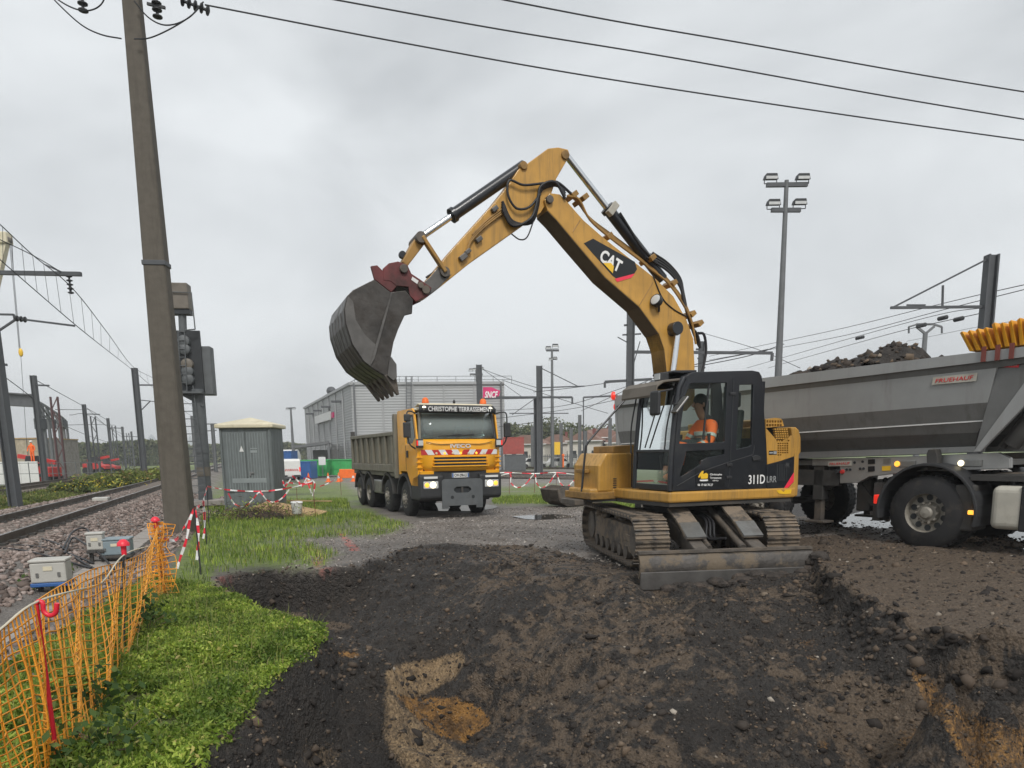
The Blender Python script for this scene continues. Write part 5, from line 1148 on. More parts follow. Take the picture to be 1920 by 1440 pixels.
for c_, mt in (([(655,868),(692,866),(692,892),(655,894)],'decal_black'), ([(655,906),(690,904),(690,932),(655,935)],'decal_black'), ([(738,864),(776,862),(776,890),(738,892)],'bare_steel'), ([(730,905),(778,902),(778,928),(730,930)],'decal_yellow')):
    P = tt(c_, .33); MB().prism(P, .33, .338).build('notice', MATS[mt], ch)
for k, (x, y) in enumerate([(480,925),(500,925),(540,923),(558,923),(612,918),(630,918),(582,885),(625,880),(940,900),(970,1000)][:9]):
    q = tx(*c4(x, y), .33); MB().lathe([(0,.022),(.01,.022)], (q[0],.338,q[1]), (0,-1,0), 8).build('bolt_hole', MATS['signal_black'], ch)
for (x, y) in ((488,935),(516,935)):
    q = tx(*c4(x, y), .33); MB().lathe([(0,.04),(.03,.03)], (q[0],.338,q[1]), (0,-1,0), 10).build('air_coupling', MATS['red' if x > 500 else 'black_plastic'], ch)
# landing leg, struts
for y in (.45, W-.45):
    x0, z0 = tx(*c4(405,930), .45); _, z1 = tx(*c4(395,1195), .45)
    lg = MB().bx(x0-.09,x0+.09,y-.09,y+.09,z1+.35,z0+.1).build('landing_leg', MATS['chassis'], trailer, bevel=.01)
    MB().bx(x0-.06,x0+.06,y-.06,y+.06,z1,z1+.36).build('inner_leg', MATS['muddy_steel'], lg); MB().bx(x0-.18,x0+.18,y-.16,y+.16,z1-.04,z1).build('foot', MATS['muddy_steel'], lg, bevel=.01)
    x2, z2 = tx(*c4(560,985), .45); MB().bar((x0,y,z1+.5), (x2,y,z2+.05), .05, .06).build('brace', MATS['chassis'], lg)
for a, b in (((610,1000),(690,1110)), ((760,975),(700,1040))):
    p, q = tx(*c4(*a), .6), tx(*c4(*b), .6); MB().bar((p[0],.6,p[1]), (q[0],.6,q[1]), .07, .09).build('strut', MATS['chassis'], trailer)
p = tx(*c4(650,1000), .7); MB().bx(p[0]-.12,p[0]+.12,.6,.8,p[1]-.45,p[1]+.1).build('air_tank', MATS['chassis'], trailer, bevel=.03)
# trailer wheels
zwh = .52
for i, ax in enumerate((-2.9, -4.2, -5.5)):
    for (y, s) in ((0.0, -1), (W-.05, 1)):
        zg_ = hz1(*(TM @ Vector((ax, y, 0))).xy)-.26
        M = Matrix.Translation((ax, y, zg_+zwh-.02))
        wheel(trailer, 0, 0, 0, .52, .38, s, M=M)
    MB().tube([(ax,.3,zwh),(ax,W-.3,zwh)], .07, 10).build('axle', MATS['chassis'], trailer)
MB().bx(-6.3,-2.2,.45,.6,.85,1.2).build('bogie_beam', MATS['chassis'], trailer); MB().bx(-6.3,-2.2,W-.6,W-.45,.85,1.2).build('bogie_beam', MATS['chassis'], trailer)
# ---- tractor unit
tractor = empty('tractor_unit', (TW0.x, TW0.y, .26), -TB, 'dark tractor chassis with large rear wheel, black mudguard and aluminium fuel tank', 'truck')
rw = .545
wheel(tractor, 0, 0, 0, rw, .62, -1, twin=True, M=Matrix.Translation((0, -.02, rw-.02)))
wheel(tractor, 0, 0, 0, rw, .62, 1, twin=True, M=Matrix.Translation((0, W+.02, rw+.0)))
MB().tube([(0,.3,rw),(0,W-.3,rw)], .09, 10).build('axle', MATS['chassis'], tractor)
fa = [(rw*1.22*math.cos(a), rw+rw*1.22*math.sin(a)) for a in np.linspace(-.25, math.pi+.2, 18)]
fb = [(rw*1.30*math.cos(a), rw+rw*1.30*math.sin(a)) for a in np.linspace(-.25, math.pi+.2, 18)]
for y0, y1 in ((-.06, .62), (W-.62, W+.06)): MB().prism(fa+fb[::-1], y0, y1).build('mudguard', MATS['black_plastic'], tractor, bevel=.01)
MB().bx(-.95,3.5,.70,.80,.72,.98).build('chassis_beam', MATS['chassis'], tractor); MB().bx(-.95,3.5,W-.8,W-.7,.72,.98).build('chassis_beam', MATS['chassis'], tractor)
MB().bx(-1.0,-.92,.5,W-.5,.5,.98).build('rear_crossmember', MATS['chassis'], tractor)
MB().bx(-.7,.6,.62,W-.62,.98,1.08).build('fifth_wheel', MATS['muddy_steel'], tractor, bevel=.03)
q = tx(*c4(712,1082), .2); o = MB().bx(q[0]-.04,q[0]+.04,.12,.26,q[1]-.07,q[1]+.07).build('rear_lamp', MATS['lamp_red'], tractor, bevel=.015)
MB().bx(q[0]-.12,q[0]+.0,.27,.8,q[1]-.35,q[1]+.25).build('lamp_bracket', MATS['chassis'], o)
q = tx(*c4(1222,1155), -.02); MB().bx(q[0]-.06,q[0]+.06,-.05,.0,q[1]-.03,q[1]+.03).build('side_marker', MATS['lamp_amber'], tractor, bevel=.01)
q = tx(*c4(1190,1100), .1); MB().bx(q[0]-.14,q[0]+.12,.02,.5,q[1]-.4,q[1]+.25).build('battery_box', MATS['chassis'], tractor, bevel=.03)
t0 = tx(*c4(1318,1010), -.0); t1 = tx(*c4(1318,1245), -.0)
zt0, zt1 = t1[1], t0[1]; tk_ = MB().bx(t0[0], t0[0]+1.6, .02, .68, zt0, zt1).build('fuel_tank', MATS['dirty_white'], tractor, bevel=.09, seg=4)
for dx in (.36, 1.15): MB().bx(t0[0]+dx,t0[0]+dx+.1,.005,.7,zt0-.01,zt1+.012).build('tank_strap', MATS['black_rubber'], tk_, bevel=.02)
MB().tube([(t0[0]+.16,.3,zt1),(t0[0]+.16,.3,zt1+.06)], .06, 12).build('fuel_cap', MATS['black_plastic'], tk_, smooth=40)
MB().bx(t0[0]-.3,t0[0]+1.8,.1,.72,zt1+.06,zt1+.14).build('side_skirt', MATS['chassis'], tractor)
# tractor cab further forward (outside the frame, but it is there)
cabx = t0[0]+1.9
tc_ = MB().prism([(cabx,.9),(cabx+2.2,.5),(cabx+2.25,1.6),(cabx+2.0,3.2),(cabx,3.3)], .0, W).build('tractor_cab', MATS['white'], tractor, bevel=.08)
for (y, s) in ((0.0, -1), (W, 1)): wheel(tractor, 0, 0, 0, .52, .34, s, M=Matrix.Translation((cabx+1.0, y-.03 if s < 0 else y+.03, .52)))
MB().prism([(cabx+2.262,1.75),(cabx+2.232,1.75),(cabx+2.04,3.0),(cabx+2.07,3.0)], .15, W-.15).build('windscreen', MATS['signal_black'], tc_)
MB().prism([(cabx+1.0,1.9),(cabx+2.05,1.9),(cabx+1.9,2.8),(cabx+1.0,2.8)], -.012, -.002).build('side_window', MATS['signal_black'], tc_)
# soil load
bm = bmesh.new()
n_ = 160; gxs = np.linspace(xb+.3, xf_top-.1, n_); gys = np.linspace(.12, W-.12, 60); GXl, GYl = np.meshgrid(gxs, gys)
prk = [tx(*c4(*p), .7) for p in ((800,240),(500,330),(600,310),(300,400))]
zz = e_top(GXl)-.30+(GYl*0)
for (c_, r, k) in ((prk[0], .55, .95), ((prk[0][0]+.15, prk[0][1]-.04), .4, .85), ((prk[0][0]-.35, prk[0][1]-.1), .4, .7), (prk[1], .5, .9), (prk[2], .35, .8), ((prk[1][0]-.5, prk[1][1]-.1), .5, .8)):
    hgt = c_[1]-(e_top(c_[0])-.30); zz = np.maximum(zz, e_top(GXl)-.30+hgt*np.exp(-(((GXl-c_[0])/r)**2)*.9-((GYl-.75)/.7)**2*.8))
zz = zz+.16*fbm(GXl, GYl, .35, 4, 5, .6)+.05*fbm(GXl, GYl, .08, 2, 6)
Il = np.arange(GXl.size).reshape(GXl.shape); Ql = np.stack([Il[:-1,:-1], Il[:-1,1:], Il[1:,1:], Il[1:,:-1]], -1).reshape(-1, 4)
wv = np.array([tuple(TM @ Vector(p)) for p in zip(GXl.ravel(), GYl.ravel(), zz.ravel())])
mk('load_soil', (.026, .022, .019), .9, var=.6, scale=6, dirt=(.12, .07, .04), damt=.22, dscale=1.4, bump=1.0, bscale=30)
load = np_mesh('soil_load', wv, Ql, MATS['load_soil'], smooth=False); tag(load, 'dark and brown soil heaped in the grey trailer', 'soil')
# folded yellow tarpaulin at the front of the body
tarp = empty('folded_tarpaulin', TM @ Vector((tx(*c4(1340,260))[0], 0, e_top(0))), -TB, 'yellow tarpaulin gathered in upright folds on the trailer front', 'tarpaulin')
OT = Vector((tx(*c4(1340,260))[0], 0, e_top(0)))
pA = tx(*c4(1215,270))[0]; pB = tx(*c4(1520,270))[0]+.35
nf_ = 13
for k in range(nf_):
    t = k/(nf_-1); x = pA+(pB-pA)*t; zb_ = e_top(x)+.03; lean = (t-.75)*.24; hgt = .25+.10*t+random.uniform(-.03,.03); x2 = x+lean*.6; wd = (pB-pA)/nf_
    P = [(x-wd*.35,.0,zb_),(x+wd*.35,.0,zb_),(x+wd*.35,W,zb_),(x-wd*.35,W,zb_),(x2-wd*.62,-.03,zb_+hgt),(x2+wd*.1,-.10,zb_+hgt*1.04),(x2+wd*.1,W,zb_+hgt*1.04),(x2-wd*.62,W,zb_+hgt)]
    MB().hexa([Vector(p)-OT for p in P]).build('tarpaulin_fold', MATS['tarp'], tarp, bevel=.008)
for k in range(3):
    x = tx(*c4(1295+k*75,275))[0]; MB().bx(x-.025-OT.x,x+.025-OT.x,-.09,-.06,e_top(x)-.14-OT.z,e_top(x)+.06-OT.z).build('strap_hook', MATS['rust_red'], tarp)
# ================================================================== RAILWAY LINE (left)
def on_track(t, n, z=0.0): p = TC+TD*t+TN*n; return Vector((p.x, p.y, z))
TYAW = math.atan2(TD.y, TD.x)
track = empty('railway_track', on_track(0, 0, 0), TYAW); tag(track, kind='structure')
hw = gauge/2
railp = [(-.035,.17),(-.035,.135),(-.01,.125),(-.01,.03),(-.07,.015),(-.07,0),(.07,0),(.07,.015),(.01,.03),(.01,.125),(.035,.135),(.035,.17)]
for s in (-1, 1):
    MB().prism([(s*hw+a, RZ-.17+b) for a, b in railp], -14, 420, 'x').build('rail', MATS['rail_steel'], track)
    MB().bx(-14, 420, s*hw-.028, s*hw+.028, RZ+.0005, RZ+.003).build('rail_top', MATS['bare_steel'], track)
slp = MB().prism([(-.13,-.06),(.13,-.06),(.11,.035),(-.11,.035)], -1.25, 1.25).mesh('sleeper'); slp.materials.append(MATS['sleeper'])
clip = MB().bx(-.05,.05,-.06,.06,0,.05).mesh('rail_clip'); clip.materials.append(MATS['chassis'])
for k in range(110):
    t = -9+k*.62; o = link('sleeper', slp, None, track); o.location = (t, 0, RZ-.205)
    if k < 60:
        for s in (-1, 1):
            for e in (-1, 1):
                c_ = link('rail_clip', clip, None, o); c_.location = (0, s*hw+e*.11, .035)
# trackside balise / yellow box between the rails, and small point machine
b1 = atZ(190, 935, RZ-.1)
bal = empty('track_balise', (b1.x, b1.y, RZ-.17), TYAW, 'small pale box with cable between the rails', 'track box')
MB().bx(-.3,.3,-.25,.25,0,.12).build('box', MATS['box_white'], bal, bevel=.02); MB().bx(.35,.75,-.2,.2,0,.1).build('lid', MATS['chassis'], bal, bevel=.02)
# second track further left
t2 = empty('railway_track', on_track(0, 7.6, 0), TYAW); tag(t2, kind='structure')
for s in (-1, 1): MB().prism([(s*hw+a, .08+b) for a, b in railp], 0, 420, 'x').build('rail', MATS['rail_steel'], t2)
for k in range(70):
    o = link('sleeper', slp, None, t2); o.location = (5+k*.62, 0, .045)
# cable trough with concrete lids
ta, tb2 = atZ(292, 992, .1), atZ(60, 1150, .02); td_ = (tb2-ta); Ltr = td_.length; td_.normalize()
trough = empty('cable_trough', ta, math.atan2(td_.y, td_.x), 'row of pale concrete cable trough lids beside the ballast', 'cable trough')
lid = MB().bx(.008,.492,-.2,.2,-.06,.03).mesh('lid'); lid.materials.append(MATS['concrete'])
for k in range(int(Ltr/.5)+6):
    o = link('lid', lid, None, trough); o.location = ((k-3)*.5, random.uniform(-.012,.012), -.0045*k+random.uniform(-.008,.008)); o.rotation_euler = (random.uniform(-.03,.03), random.uniform(-.02,.02), random.uniform(-.03,.03))
# signalling boxes on posts by the ballast
def jbox(px, py, z, w, d, h, mat, label, base='box_blue', legh=.25, rz=.3, name='junction_box'):
    p = atZ(px, py, z); e = empty(name, p, rz, label, 'junction box', None)
    for sx in (-1, 1): MB().bx(sx*w*.35-.025,sx*w*.35+.025,-.03,.03,-.15,legh).build('post', MATS['chassis'], e)
    b = MB().bx(-w/2,w/2,-d/2,d/2,legh,legh+h).build('box', MATS[mat], e, bevel=.02)
    MB().bx(-w/2-.012,w/2+.012,-d/2-.012,d/2+.012,legh+h,legh+h+.035).build('lid', MATS[mat], b, bevel=.012)
    MB().bx(-w/2-.01,w/2+.01,-d/2-.01,d/2+.01,legh-.05,legh-.002).build('base_frame', MATS[base], e, bevel=.01)
    for sx in (-1, 1): MB().bx(sx*w*.3-.015,sx*w*.3+.015,-d/2-.016,-d/2-.003,legh+h*.3,legh+h*.5).build('clasp', MATS['bare_steel'], b)
    MB().bx(-.05,.05,-d/2-.008,-d/2-.001,legh+h*.6,legh+h*.8).build('plate', MATS['cream'], b)
    return e
jbox(102, 1118, .0, .40, .28, .26, 'box_white', 'cream junction box on blue frame nearest the camera behind orange net', 'blue', .20)
jbox(184, 1055, .05, .24, .2, .25, 'box_white', 'small cream junction box with switch beside blue-grey box', 'chassis', .22)
jbox(221, 1052, .05, .46, .32, .24, 'box_blue', 'blue-grey junction box with pale lid beside the trough', 'chassis', .12)
# black cables lying on the ballast
cabs = [[(0,1030),(60,1032),(120,1040),(175,1052)],[(0,1036),(50,1042),(110,1052),(170,1060)],[(118,1036),(140,1018),(165,1012),(176,1028)],[(122,1042),(138,1030),(158,1036),(186,1050),(215,1060)],[(80,1018),(110,1028),(140,1046),(180,1062)],[(246,1010),(262,1020),(280,1030)]]
cl_lab = ['black cable running along the ballast from the left edge', 'second black cable below it on the ballast', 'black cable arching into the small cream box', 'black cable looping low around both boxes', 'short black cable crossing the ballast diagonally', 'black cable from the blue-grey box to the trough']
for i, pts in enumerate(cabs):
    P = []
    for j, (x, y) in enumerate(pts):
        q = atZ(x, y, .12); q.z = hz1(q.x, q.y)+.03+(.16 if i in (2, 3) and 0 < j < len(pts)-1 else 0); P.append(q)
    MB().tube(smoothpts(P, 8), .018, 7).build('black_cable', MATS['hose'], None, smooth=60, label=cl_lab[i], cat='cable', group='black cables on the ballast')
# ================================================================== NET FENCE
NTOP = [(-90,1250),(0,1182),(64,1130),(121,1094),(177,1066),(233,1052),(278,1029),(297,986)]
NBOT = [(-60,1560),(60,1470),(109,1434),(150,1392),(190,1330),(226,1275),(245,1215),(306,1122)]
NY = [3.0, 3.5, 3.85, 4.6, 5.4, 6.5, 7.6, 8.95]
topP = smoothpts([atY(x, y, Y) for (x, y), Y in zip(NTOP, NY)], 9); botP = smoothpts([atZ(x, y, .03) for (x, y) in NBOT], 9)
nu, nv = len(topP), 19; VN = []
for i in range(nu):
    for j in range(nv):
        v = j/(nv-1); p = topP[i].lerp(botP[i], v); wv_ = math.sin(math.pi*v)
        fold = wv_*(.045*math.sin(i*.5+v*2.2)+.025*math.sin(i*1.1+v*5)+.02*math.sin(i*2.3-v*4))
        p = p+Vector((.9, -.35, 0))*fold+Vector((0,0,.025*math.sin(i*.66)*wv_-.05*wv_)); VN.append(p)
def strands(VN, nu, nv, r):
    V = []; Qs = []
    def seg(a, b):
        d = (b-a).normalized(); u = d.orthogonal().normalized(); v = d.cross(u); k = len(V)
        for p in (a, b):
            for q in range(3): an = 2.094*q; V.append(tuple(p+(u*math.cos(an)+v*math.sin(an))*r))
        for q in range(3): Qs.append((k+q, k+(q+1) % 3, k+3+(q+1) % 3, k+3+q))
    for i in range(nu):
        for j in range(nv):
            if i < nu-1: seg(VN[i*nv+j], VN[(i+1)*nv+j])
            if j < nv-1: seg(VN[i*nv+j], VN[i*nv+j+1])
    return np.array(V), np.array(Qs)
V_, Q_ = strands(VN, nu, nv, .0052)
net = np_mesh('safety_net', V_, Q_, MATS['net_orange']); tag(net, 'orange plastic mesh safety net along the trench edge, lower left', 'safety net')
# bunched end of the net round the last post
e0, e1_ = atY(296, 985, 8.95), atZ(308, 1122, .02); m = []
for k in range(16):
    a = random.uniform(-.12,.12); b = random.uniform(-.10,.10); P = [e0.lerp(e1_, t)+Vector((a*(1.1+.6*math.sin(5*t+k*.6)-1.0*math.exp(-((t-.3)/.12)**2)), b, random.uniform(-.03,.03))) for t in np.linspace(-.02, 1, 14)]; m.append(P)
VB = [p for P in m for p in P]; V_, Q_ = strands(VB, 16, 14, .005)
nb = np_mesh('safety_net', V_, Q_, MATS['net_orange']); tag(nb, 'bunched bright orange end of net tied round the farthest capped post', 'safety net')
rope = smoothpts([atY(-60,1226,3.25), atY(0,1180,3.5), atY(72,1127,3.85), atY(170,1100,5.3), atY(195,1088,5.6), atY(236,1038,6.5), atY(290,1022,8.9)], 6)
MB().tube(rope, .006, 6).build('white_rope', MATS['rope'], None, smooth=60, label='thin white rope strung along top of the orange net', cat='rope')
# hooked red steel post
pb, pt = atZ(110, 1442, -.02), atY(68, 1132, 3.86)
hk = [pb+Vector((0,0,-.1)), pb, pt] + [atY(x, y, 3.86) for (x, y) in ((73,1127),(80,1131),(82,1146),(93,1154),(104,1149),(107,1131))]
MB().tube([pb+Vector((0,0,-.15)), pb.lerp(pt, .5), pt], .0125, 8).tube([pt]+smoothpts(hk[3:], 4), .0135, 8).build('hooked_post', MATS['bright_red'], None, smooth=60, label='bright red steel post with curled hook top in front of orange net', cat='post')
def cap_post(base, top, Y, label, capr=.04):
    b = atZ(*base, 0.0); t_ = atY(*top, b.y); e = empty('capped_post', b, 0, label, 'post', 'black stakes with red caps')
    t_ = t_-b
    MB().tube([(0,0,-.15), (t_.x,0,t_.z)], .011, 8).build('stake', MATS['wire'], e, smooth=60)
    MB().lathe([(-.10,.022),(-.02,.024),(-.015,.055),(.012,.052),(.04,.025),(.045,0)], (t_.x,0,t_.z), (0,0,1), 14).build('cap', MATS['bright_red'], e, smooth=50)
cap_post((230,1214), (231,1020), 0, 'black stake with red mushroom cap halfway along the orange net')
cap_post((309,1116), (291,975), 0, 'black stake with red mushroom cap at far end of the orange net')
# ================================================================== BARRIER TAPE
def tape(path, label, w=.04, k=7, seglen=3, flutter=.5):
    P = smoothpts(path, k); V = []; F = []
    for i, p in enumerate(P):
        d = (P[min(i+1, len(P)-1)]-P[max(i-1, 0)]).normalized(); u = d.cross(Vector((0, 1, 0)))
        u = u.normalized() if u.length > .05 else Vector((1, 0, 0)); u = Matrix.Rotation(flutter*math.sin(i*.7), 3, d) @ u
        V += [tuple(p-u*w/2), tuple(p+u*w/2)]
        if i: F.append((2*i-2, 2*i-1, 2*i+1, 2*i))
    me = bpy.data.meshes.new('barrier_tape'); me.from_pydata(V, [], F); me.materials.append(MATS['bright_red']); me.materials.append(MATS['lettering_white'])
    me.polygons.foreach_set('material_index', [(i//seglen) % 2 for i in range(len(F))])
    o = link('barrier_tape', me); md = o.modifiers.new('t', 'SOLIDIFY'); md.thickness = .002; return tag(o, label, 'tape', 'red and white barrier tape')
def stake(base, top, label, mat='rust_red', r=.01, z=None):
    b = atZ(base[0], base[1], 0); zz = hz1(b.x, b.y); b = atZ(base[0], base[1], zz); t_ = atY(top[0], top[1], b.y)
    MB().tube([(b.x, b.y, zz-.1), (t_.x, b.y, t_.z)], r, 6).build('thin_stake', MATS[mat], None, label=label, cat='stake', group='thin steel stakes holding tape'); return b.y
Y1s = stake((377,1077), (364,953), 'thin black stake at the grass edge nearest the pit corner', 'wire', .012)
Y2s = stake((388,1021), (381,938), 'second thin stake behind it, carrying hanging tape', 'wire', .011)
Y3s = stake((392,993), (388,910), 'thin stake before the signal mast foot', 'wire', .011)
Y4s = stake((592,968), (586,903), 'rusty stake to the right of the grey cabinet')
Y5s = stake((557,941), (556,912), 'short rusty stake just right of the cabinet edge')
Y6s = stake((640,928), (637,891), 'thin stake alone in grass left of the truck wheels')
for i, (x, lab) in enumerate(((955,'leftmost stake of the tape line right of the truck'),(1002,'middle stake of the tape line right of the truck'),(1043,'stake of the tape line just left of the spare bucket'))): stake((x,925-i*2), (x,886), lab)
A = lambda pts, Y: [atY(x, y, Y) for x, y in pts]
tape([atY(306,1010,9), atY(330,1012,10), atY(345,990,11.5), atY(364,955,Y1s)], 'tape rising from the net end to the first stake')
tape(A([(364,955),(356,975),(350,1010),(340,1040),(332,1066)], Y1s), 'long loose tape end hanging left of the first stake', k=6)
tape(A([(366,957),(371,985),(372,1015),(369,1050)], Y1s), 'loose tape hanging straight down beside the first stake', k=6)
tape([atY(364,955,Y1s), atY(372,950,(Y1s+Y2s)/2), atY(381,940,Y2s), atY(385,925,(Y2s+Y3s)/2), atY(389,912,Y3s)], 'tape linking the three stakes by the concrete pole')
tape(A([(381,940),(383,960),(384,990),(381,1010)], Y2s), 'short tape end hanging from the second stake', k=6)
tape([atY(389,912,Y3s), atY(410,916,21.0), atY(445,920,21.2), atY(490,921,21.2), atY(530,917,21.3), atY(586,905,Y4s)], 'tape stretched across the front of the grey cabinet', k=9)
tape(A([(428,925),(440,945),(460,949),(475,935),(487,923),(500,937),(515,941),(530,933),(542,918)], 21.0), 'slack tape looping low in front of the cabinet', k=6)
for i, pts in enumerate(([(520,893),(530,902),(534,912),(545,898)], [(548,892),(560,903),(566,912),(575,896)], [(570,896),(578,908),(584,925)], [(575,893),(590,906),(586,930)], [(522,915),(540,905),(560,908),(585,903)])):
    tape(A(pts, 24+i*.5), ['leftmost tape tangle right of the cabinet', 'second tape tangle right of the cabinet', 'tape end dropping left of the rusty stake', 'tape end dropping along the rusty stake', 'level tape behind the tangle right of the cabinet'][i], k=6, w=.05)
tape([atY(600,912,27), atY(620,904,28), atY(637,893,Y6s)], 'tape rising over grass towards the truck')
lx = [925,955,978,1002,1022,1043,1065,1085]
tape(A([(920,898),(955,888),(958,905),(970,914),(985,908),(1002,889),(1006,905),(1016,915),(1030,905),(1043,888),(1050,905),(1062,913),(1075,902),(1090,890)], 36), 'scalloped tape loops along the far road between truck and excavator', k=6, w=.055)
tape(A([(920,887),(955,886),(1002,888),(1043,886),(1095,892)], 36.1), 'upper straight tape of the line along the far road', k=8, w=.05)
# ================================================================== CONCRETE POLE
pbase = atZ(338, 990, .1); PYY = pbase.y
def psec(px, py): return atY(px, py, PYY)
bl_, br2 = psec(315, 985), psec(362, 985); tl_, tr2 = psec(228, -60), psec(257, -60)
wb, wt = (br2-bl_).length, (tr2-tl_).length; cbx = (bl_+br2)/2; ctx = (tl_+tr2)/2
pole = empty('concrete_pole', (cbx.x, PYY, 0), .12, 'tall tapering concrete power pole, leaning slightly, left of cabinet', 'pole')
hx_ = ctx.x-cbx.x; HZ = ctx.z
def ring(z):
    t = z/HZ; w_ = (wb+(wt-wb)*t)/2; x = hx_*t; d = w_*.8; c_ = w_*.12
    return [(x-w_+c_,-d,z),(x+w_-c_,-d,z),(x+w_,-d+c_,z),(x+w_,d-c_,z),(x+w_-c_,d,z),(x-w_+c_,d,z),(x-w_,d-c_,z),(x-w_,-d+c_,z)]
m = MB(); rz = [ring(z) for z in np.linspace(-.4, HZ+1.5, 8)]; vv = [p for r in rz for p in r]
m.add(vv, [(i*8+k, i*8+(k+1) % 8, (i+1)*8+(k+1) % 8, (i+1)*8+k) for i in range(7) for k in range(8)]+[tuple(range(8)), tuple(range(56, 64))]).build('shaft', MATS['concrete_pole'], pole)
zb = psec(295, 496).z; t = zb/HZ; w_ = (wb+(wt-wb)*t)/2+.02; x = hx_*t
MB().bx(x-w_,x+w_,-w_*.82,w_*.82,zb-.05,zb+.05).build('steel_band', MATS['dark_mast'], pole, bevel=.01)
zt_ = HZ+.35
MB().bx(hx_-1.9,hx_+1.9,-.08,.08,zt_,zt_+.12).build('crossarm', MATS['dark_mast'], pole)
def insul(p, d, parent, n=4, name='insulator'):
    p = Vector(p); d = Vector(d).normalized(); pr = []
    for k in range(n): pr += [(k*.13,.03),(k*.13+.03,.10),(k*.13+.05,.10),(k*.13+.08,.03)]
    return MB().lathe(pr, p, d, 10).build(name, MATS['wire'], parent, smooth=40)
li = Vector((cbx.x, PYY, 0))
for (x, y) in ((290,-14),(158,-16)): insul(psec(x, y)-li, (0,0,-1), pole)
q = psec(291, 8)-li; MB().bar(q+Vector((-.18,0,.03)), q+Vector((.18,0,-.03)), .05, .05).build('insulator_tie', MATS['wire'], pole)
q0 = psec(335, -6)-li; q1 = psec(384, 10)-li; insul(q0, q1-q0, pole, 5)
for pts in ([(103,0),(130,25),(160,40),(185,41),(205,28),(216,0)], [(103,0),(128,30),(170,68),(205,84),(240,89)], [(262,18),(285,45),(310,58),(335,55),(360,40),(378,18)], [(262,88),(290,84),(330,62),(365,35),(384,10)]):
    MB().tube(smoothpts([psec(x, y)-li+Vector((0,-.3,0)) for x, y in pts], 5), .014, 6).build('jumper_wire', MATS['wire'], pole, smooth=60)
wl_ = ['lowest power line crossing the sky from the concrete pole', 'middle power line crossing the sky', 'topmost power line crossing the upper right sky']
for i, ((a, b), (c_, d_), (e_, f_)) in enumerate((((384,9),(1120,145),(2050,281)), ((560,-13),(1260,108),(2050,245)), ((850,-19),(1400,82),(2050,193)))):
    A0, B0 = atY(a, b, PYY-.3*i), atY(e_, f_, PYY+3); mid = atY(c_, d_, PYY+1.5); 
    MB().tube(smoothpts([A0, A0.lerp(mid, .5)-Vector((0,0,.03)), mid, mid.lerp(B0, .5)-Vector((0,0,.03)), B0], 8), .016, 6).build('power_line', MATS['wire'], None, label=wl_[i], cat='wire', group='three power lines over the site')
# ================================================================== SIGNAL MAST
sb = atZ(386, 942, .0); SY = sb.y*.93; S0 = atY(386, 942, SY)
sig = empty('railway_signal', (S0.x, SY, S0.z), .15, 'railway signal mast seen from behind with ladder and lamp hoods', 'signal')
def sp(px, py): p = atY(px, py, SY)-S0; return Vector((p.x, 0, p.z))
a, b = sp(388, 935), sp(372, 730)
MB().tube([(0,0,-.3), (b.x*.55,0,b.z)], .22, 14).build('mast', MATS['signal_grey'], sig, smooth=40)
mx_ = b.x*.3
for zz in (.25, 1.1, 1.9): MB().lathe([(-.16,.235),(.16,.235)], (b.x*.55*zz/b.z,0,zz), (0,0,1), 14).build('mast_sleeve', MATS['signal_tan' if zz > .5 and zz < 1.5 else 'signal_grey'], sig, smooth=40)
q0, q1 = sp(330, 735), sp(374, 620); MB().bx(q0.x,q1.x,-.05,.03,q0.z,q1.z).build('signal_board', MATS['signal_black'], sig)
MB().bx(q0.x+.35,q1.x+.28,.04,.55,q0.z-.1,q1.z-.5).build('relay_case', MATS['signal_grey'], sig, bevel=.03)
for (x, y) in ((348,641),(349,656),(354,684),(355,697),(356,712)):
    q = sp(x, y); h_ = MB().lathe([(0,.20),(.18,.19),(.22,.12)], (q.x,-.05,q.z), (0,-1,0), 16).build('lamp_housing', MATS['signal_grey' if y != 684 else 'signal_tan'], sig, smooth=40)
q0, q1 = sp(322, 582), sp(354, 533); tb3 = MB().bx(q0.x,q1.x,-.25,.25,q0.z,q1.z).build('top_box', MATS['signal_tan'], sig, bevel=.03)
MB().bx(q0.x+.02,q1.x-.0,-.2,.2,q0.z-.16,q0.z-.002).build('box_hood', MATS['signal_black'], tb3)
q0, q1 = sp(344, 622), sp(342, 575); MB().tube([q0, q1], .13, 12).build('upper_mast', MATS['signal_grey'], sig, smooth=40)
for r in ([(318,552),(363,552),(370,620)], [(370,620),(352,622)]): MB().tube([sp(*p)+Vector((0,-.3,0)) for p in r], .022, 6).build('guard_rail', MATS['signal_grey'], sig)
q0, q1 = sp(340, 742), sp(384, 736); MB().bx(q0.x,q1.x,-.5,.2,q1.z-.06,q1.z).build('platform', MATS['signal_grey'], sig)
MB().prism([(q0.x,q1.z-.06),(q1.x,q1.z-.06),(q1.x-.05,q1.z-.5)], -.2,-.15).build('platform_bracket', MATS['signal_grey'], sig)
lad = empty('ladder'); lad.parent = sig
for x0, x1 in ((-.30,-.52), (.16,-.02)): MB().tube([(x0,-.36,-.1), (x1,-.36,b.z+.1)], .02, 6).build('ladder_rail', MATS['signal_grey'], lad)
for k in range(15):
    t = k/15; z = .1+t*(b.z-.1); xm = -.22*t; MB().tube([(-.30+xm,-.36,z), (.16+xm,-.36,z)], .014, 6).build('rung', MATS['signal_grey'], lad)
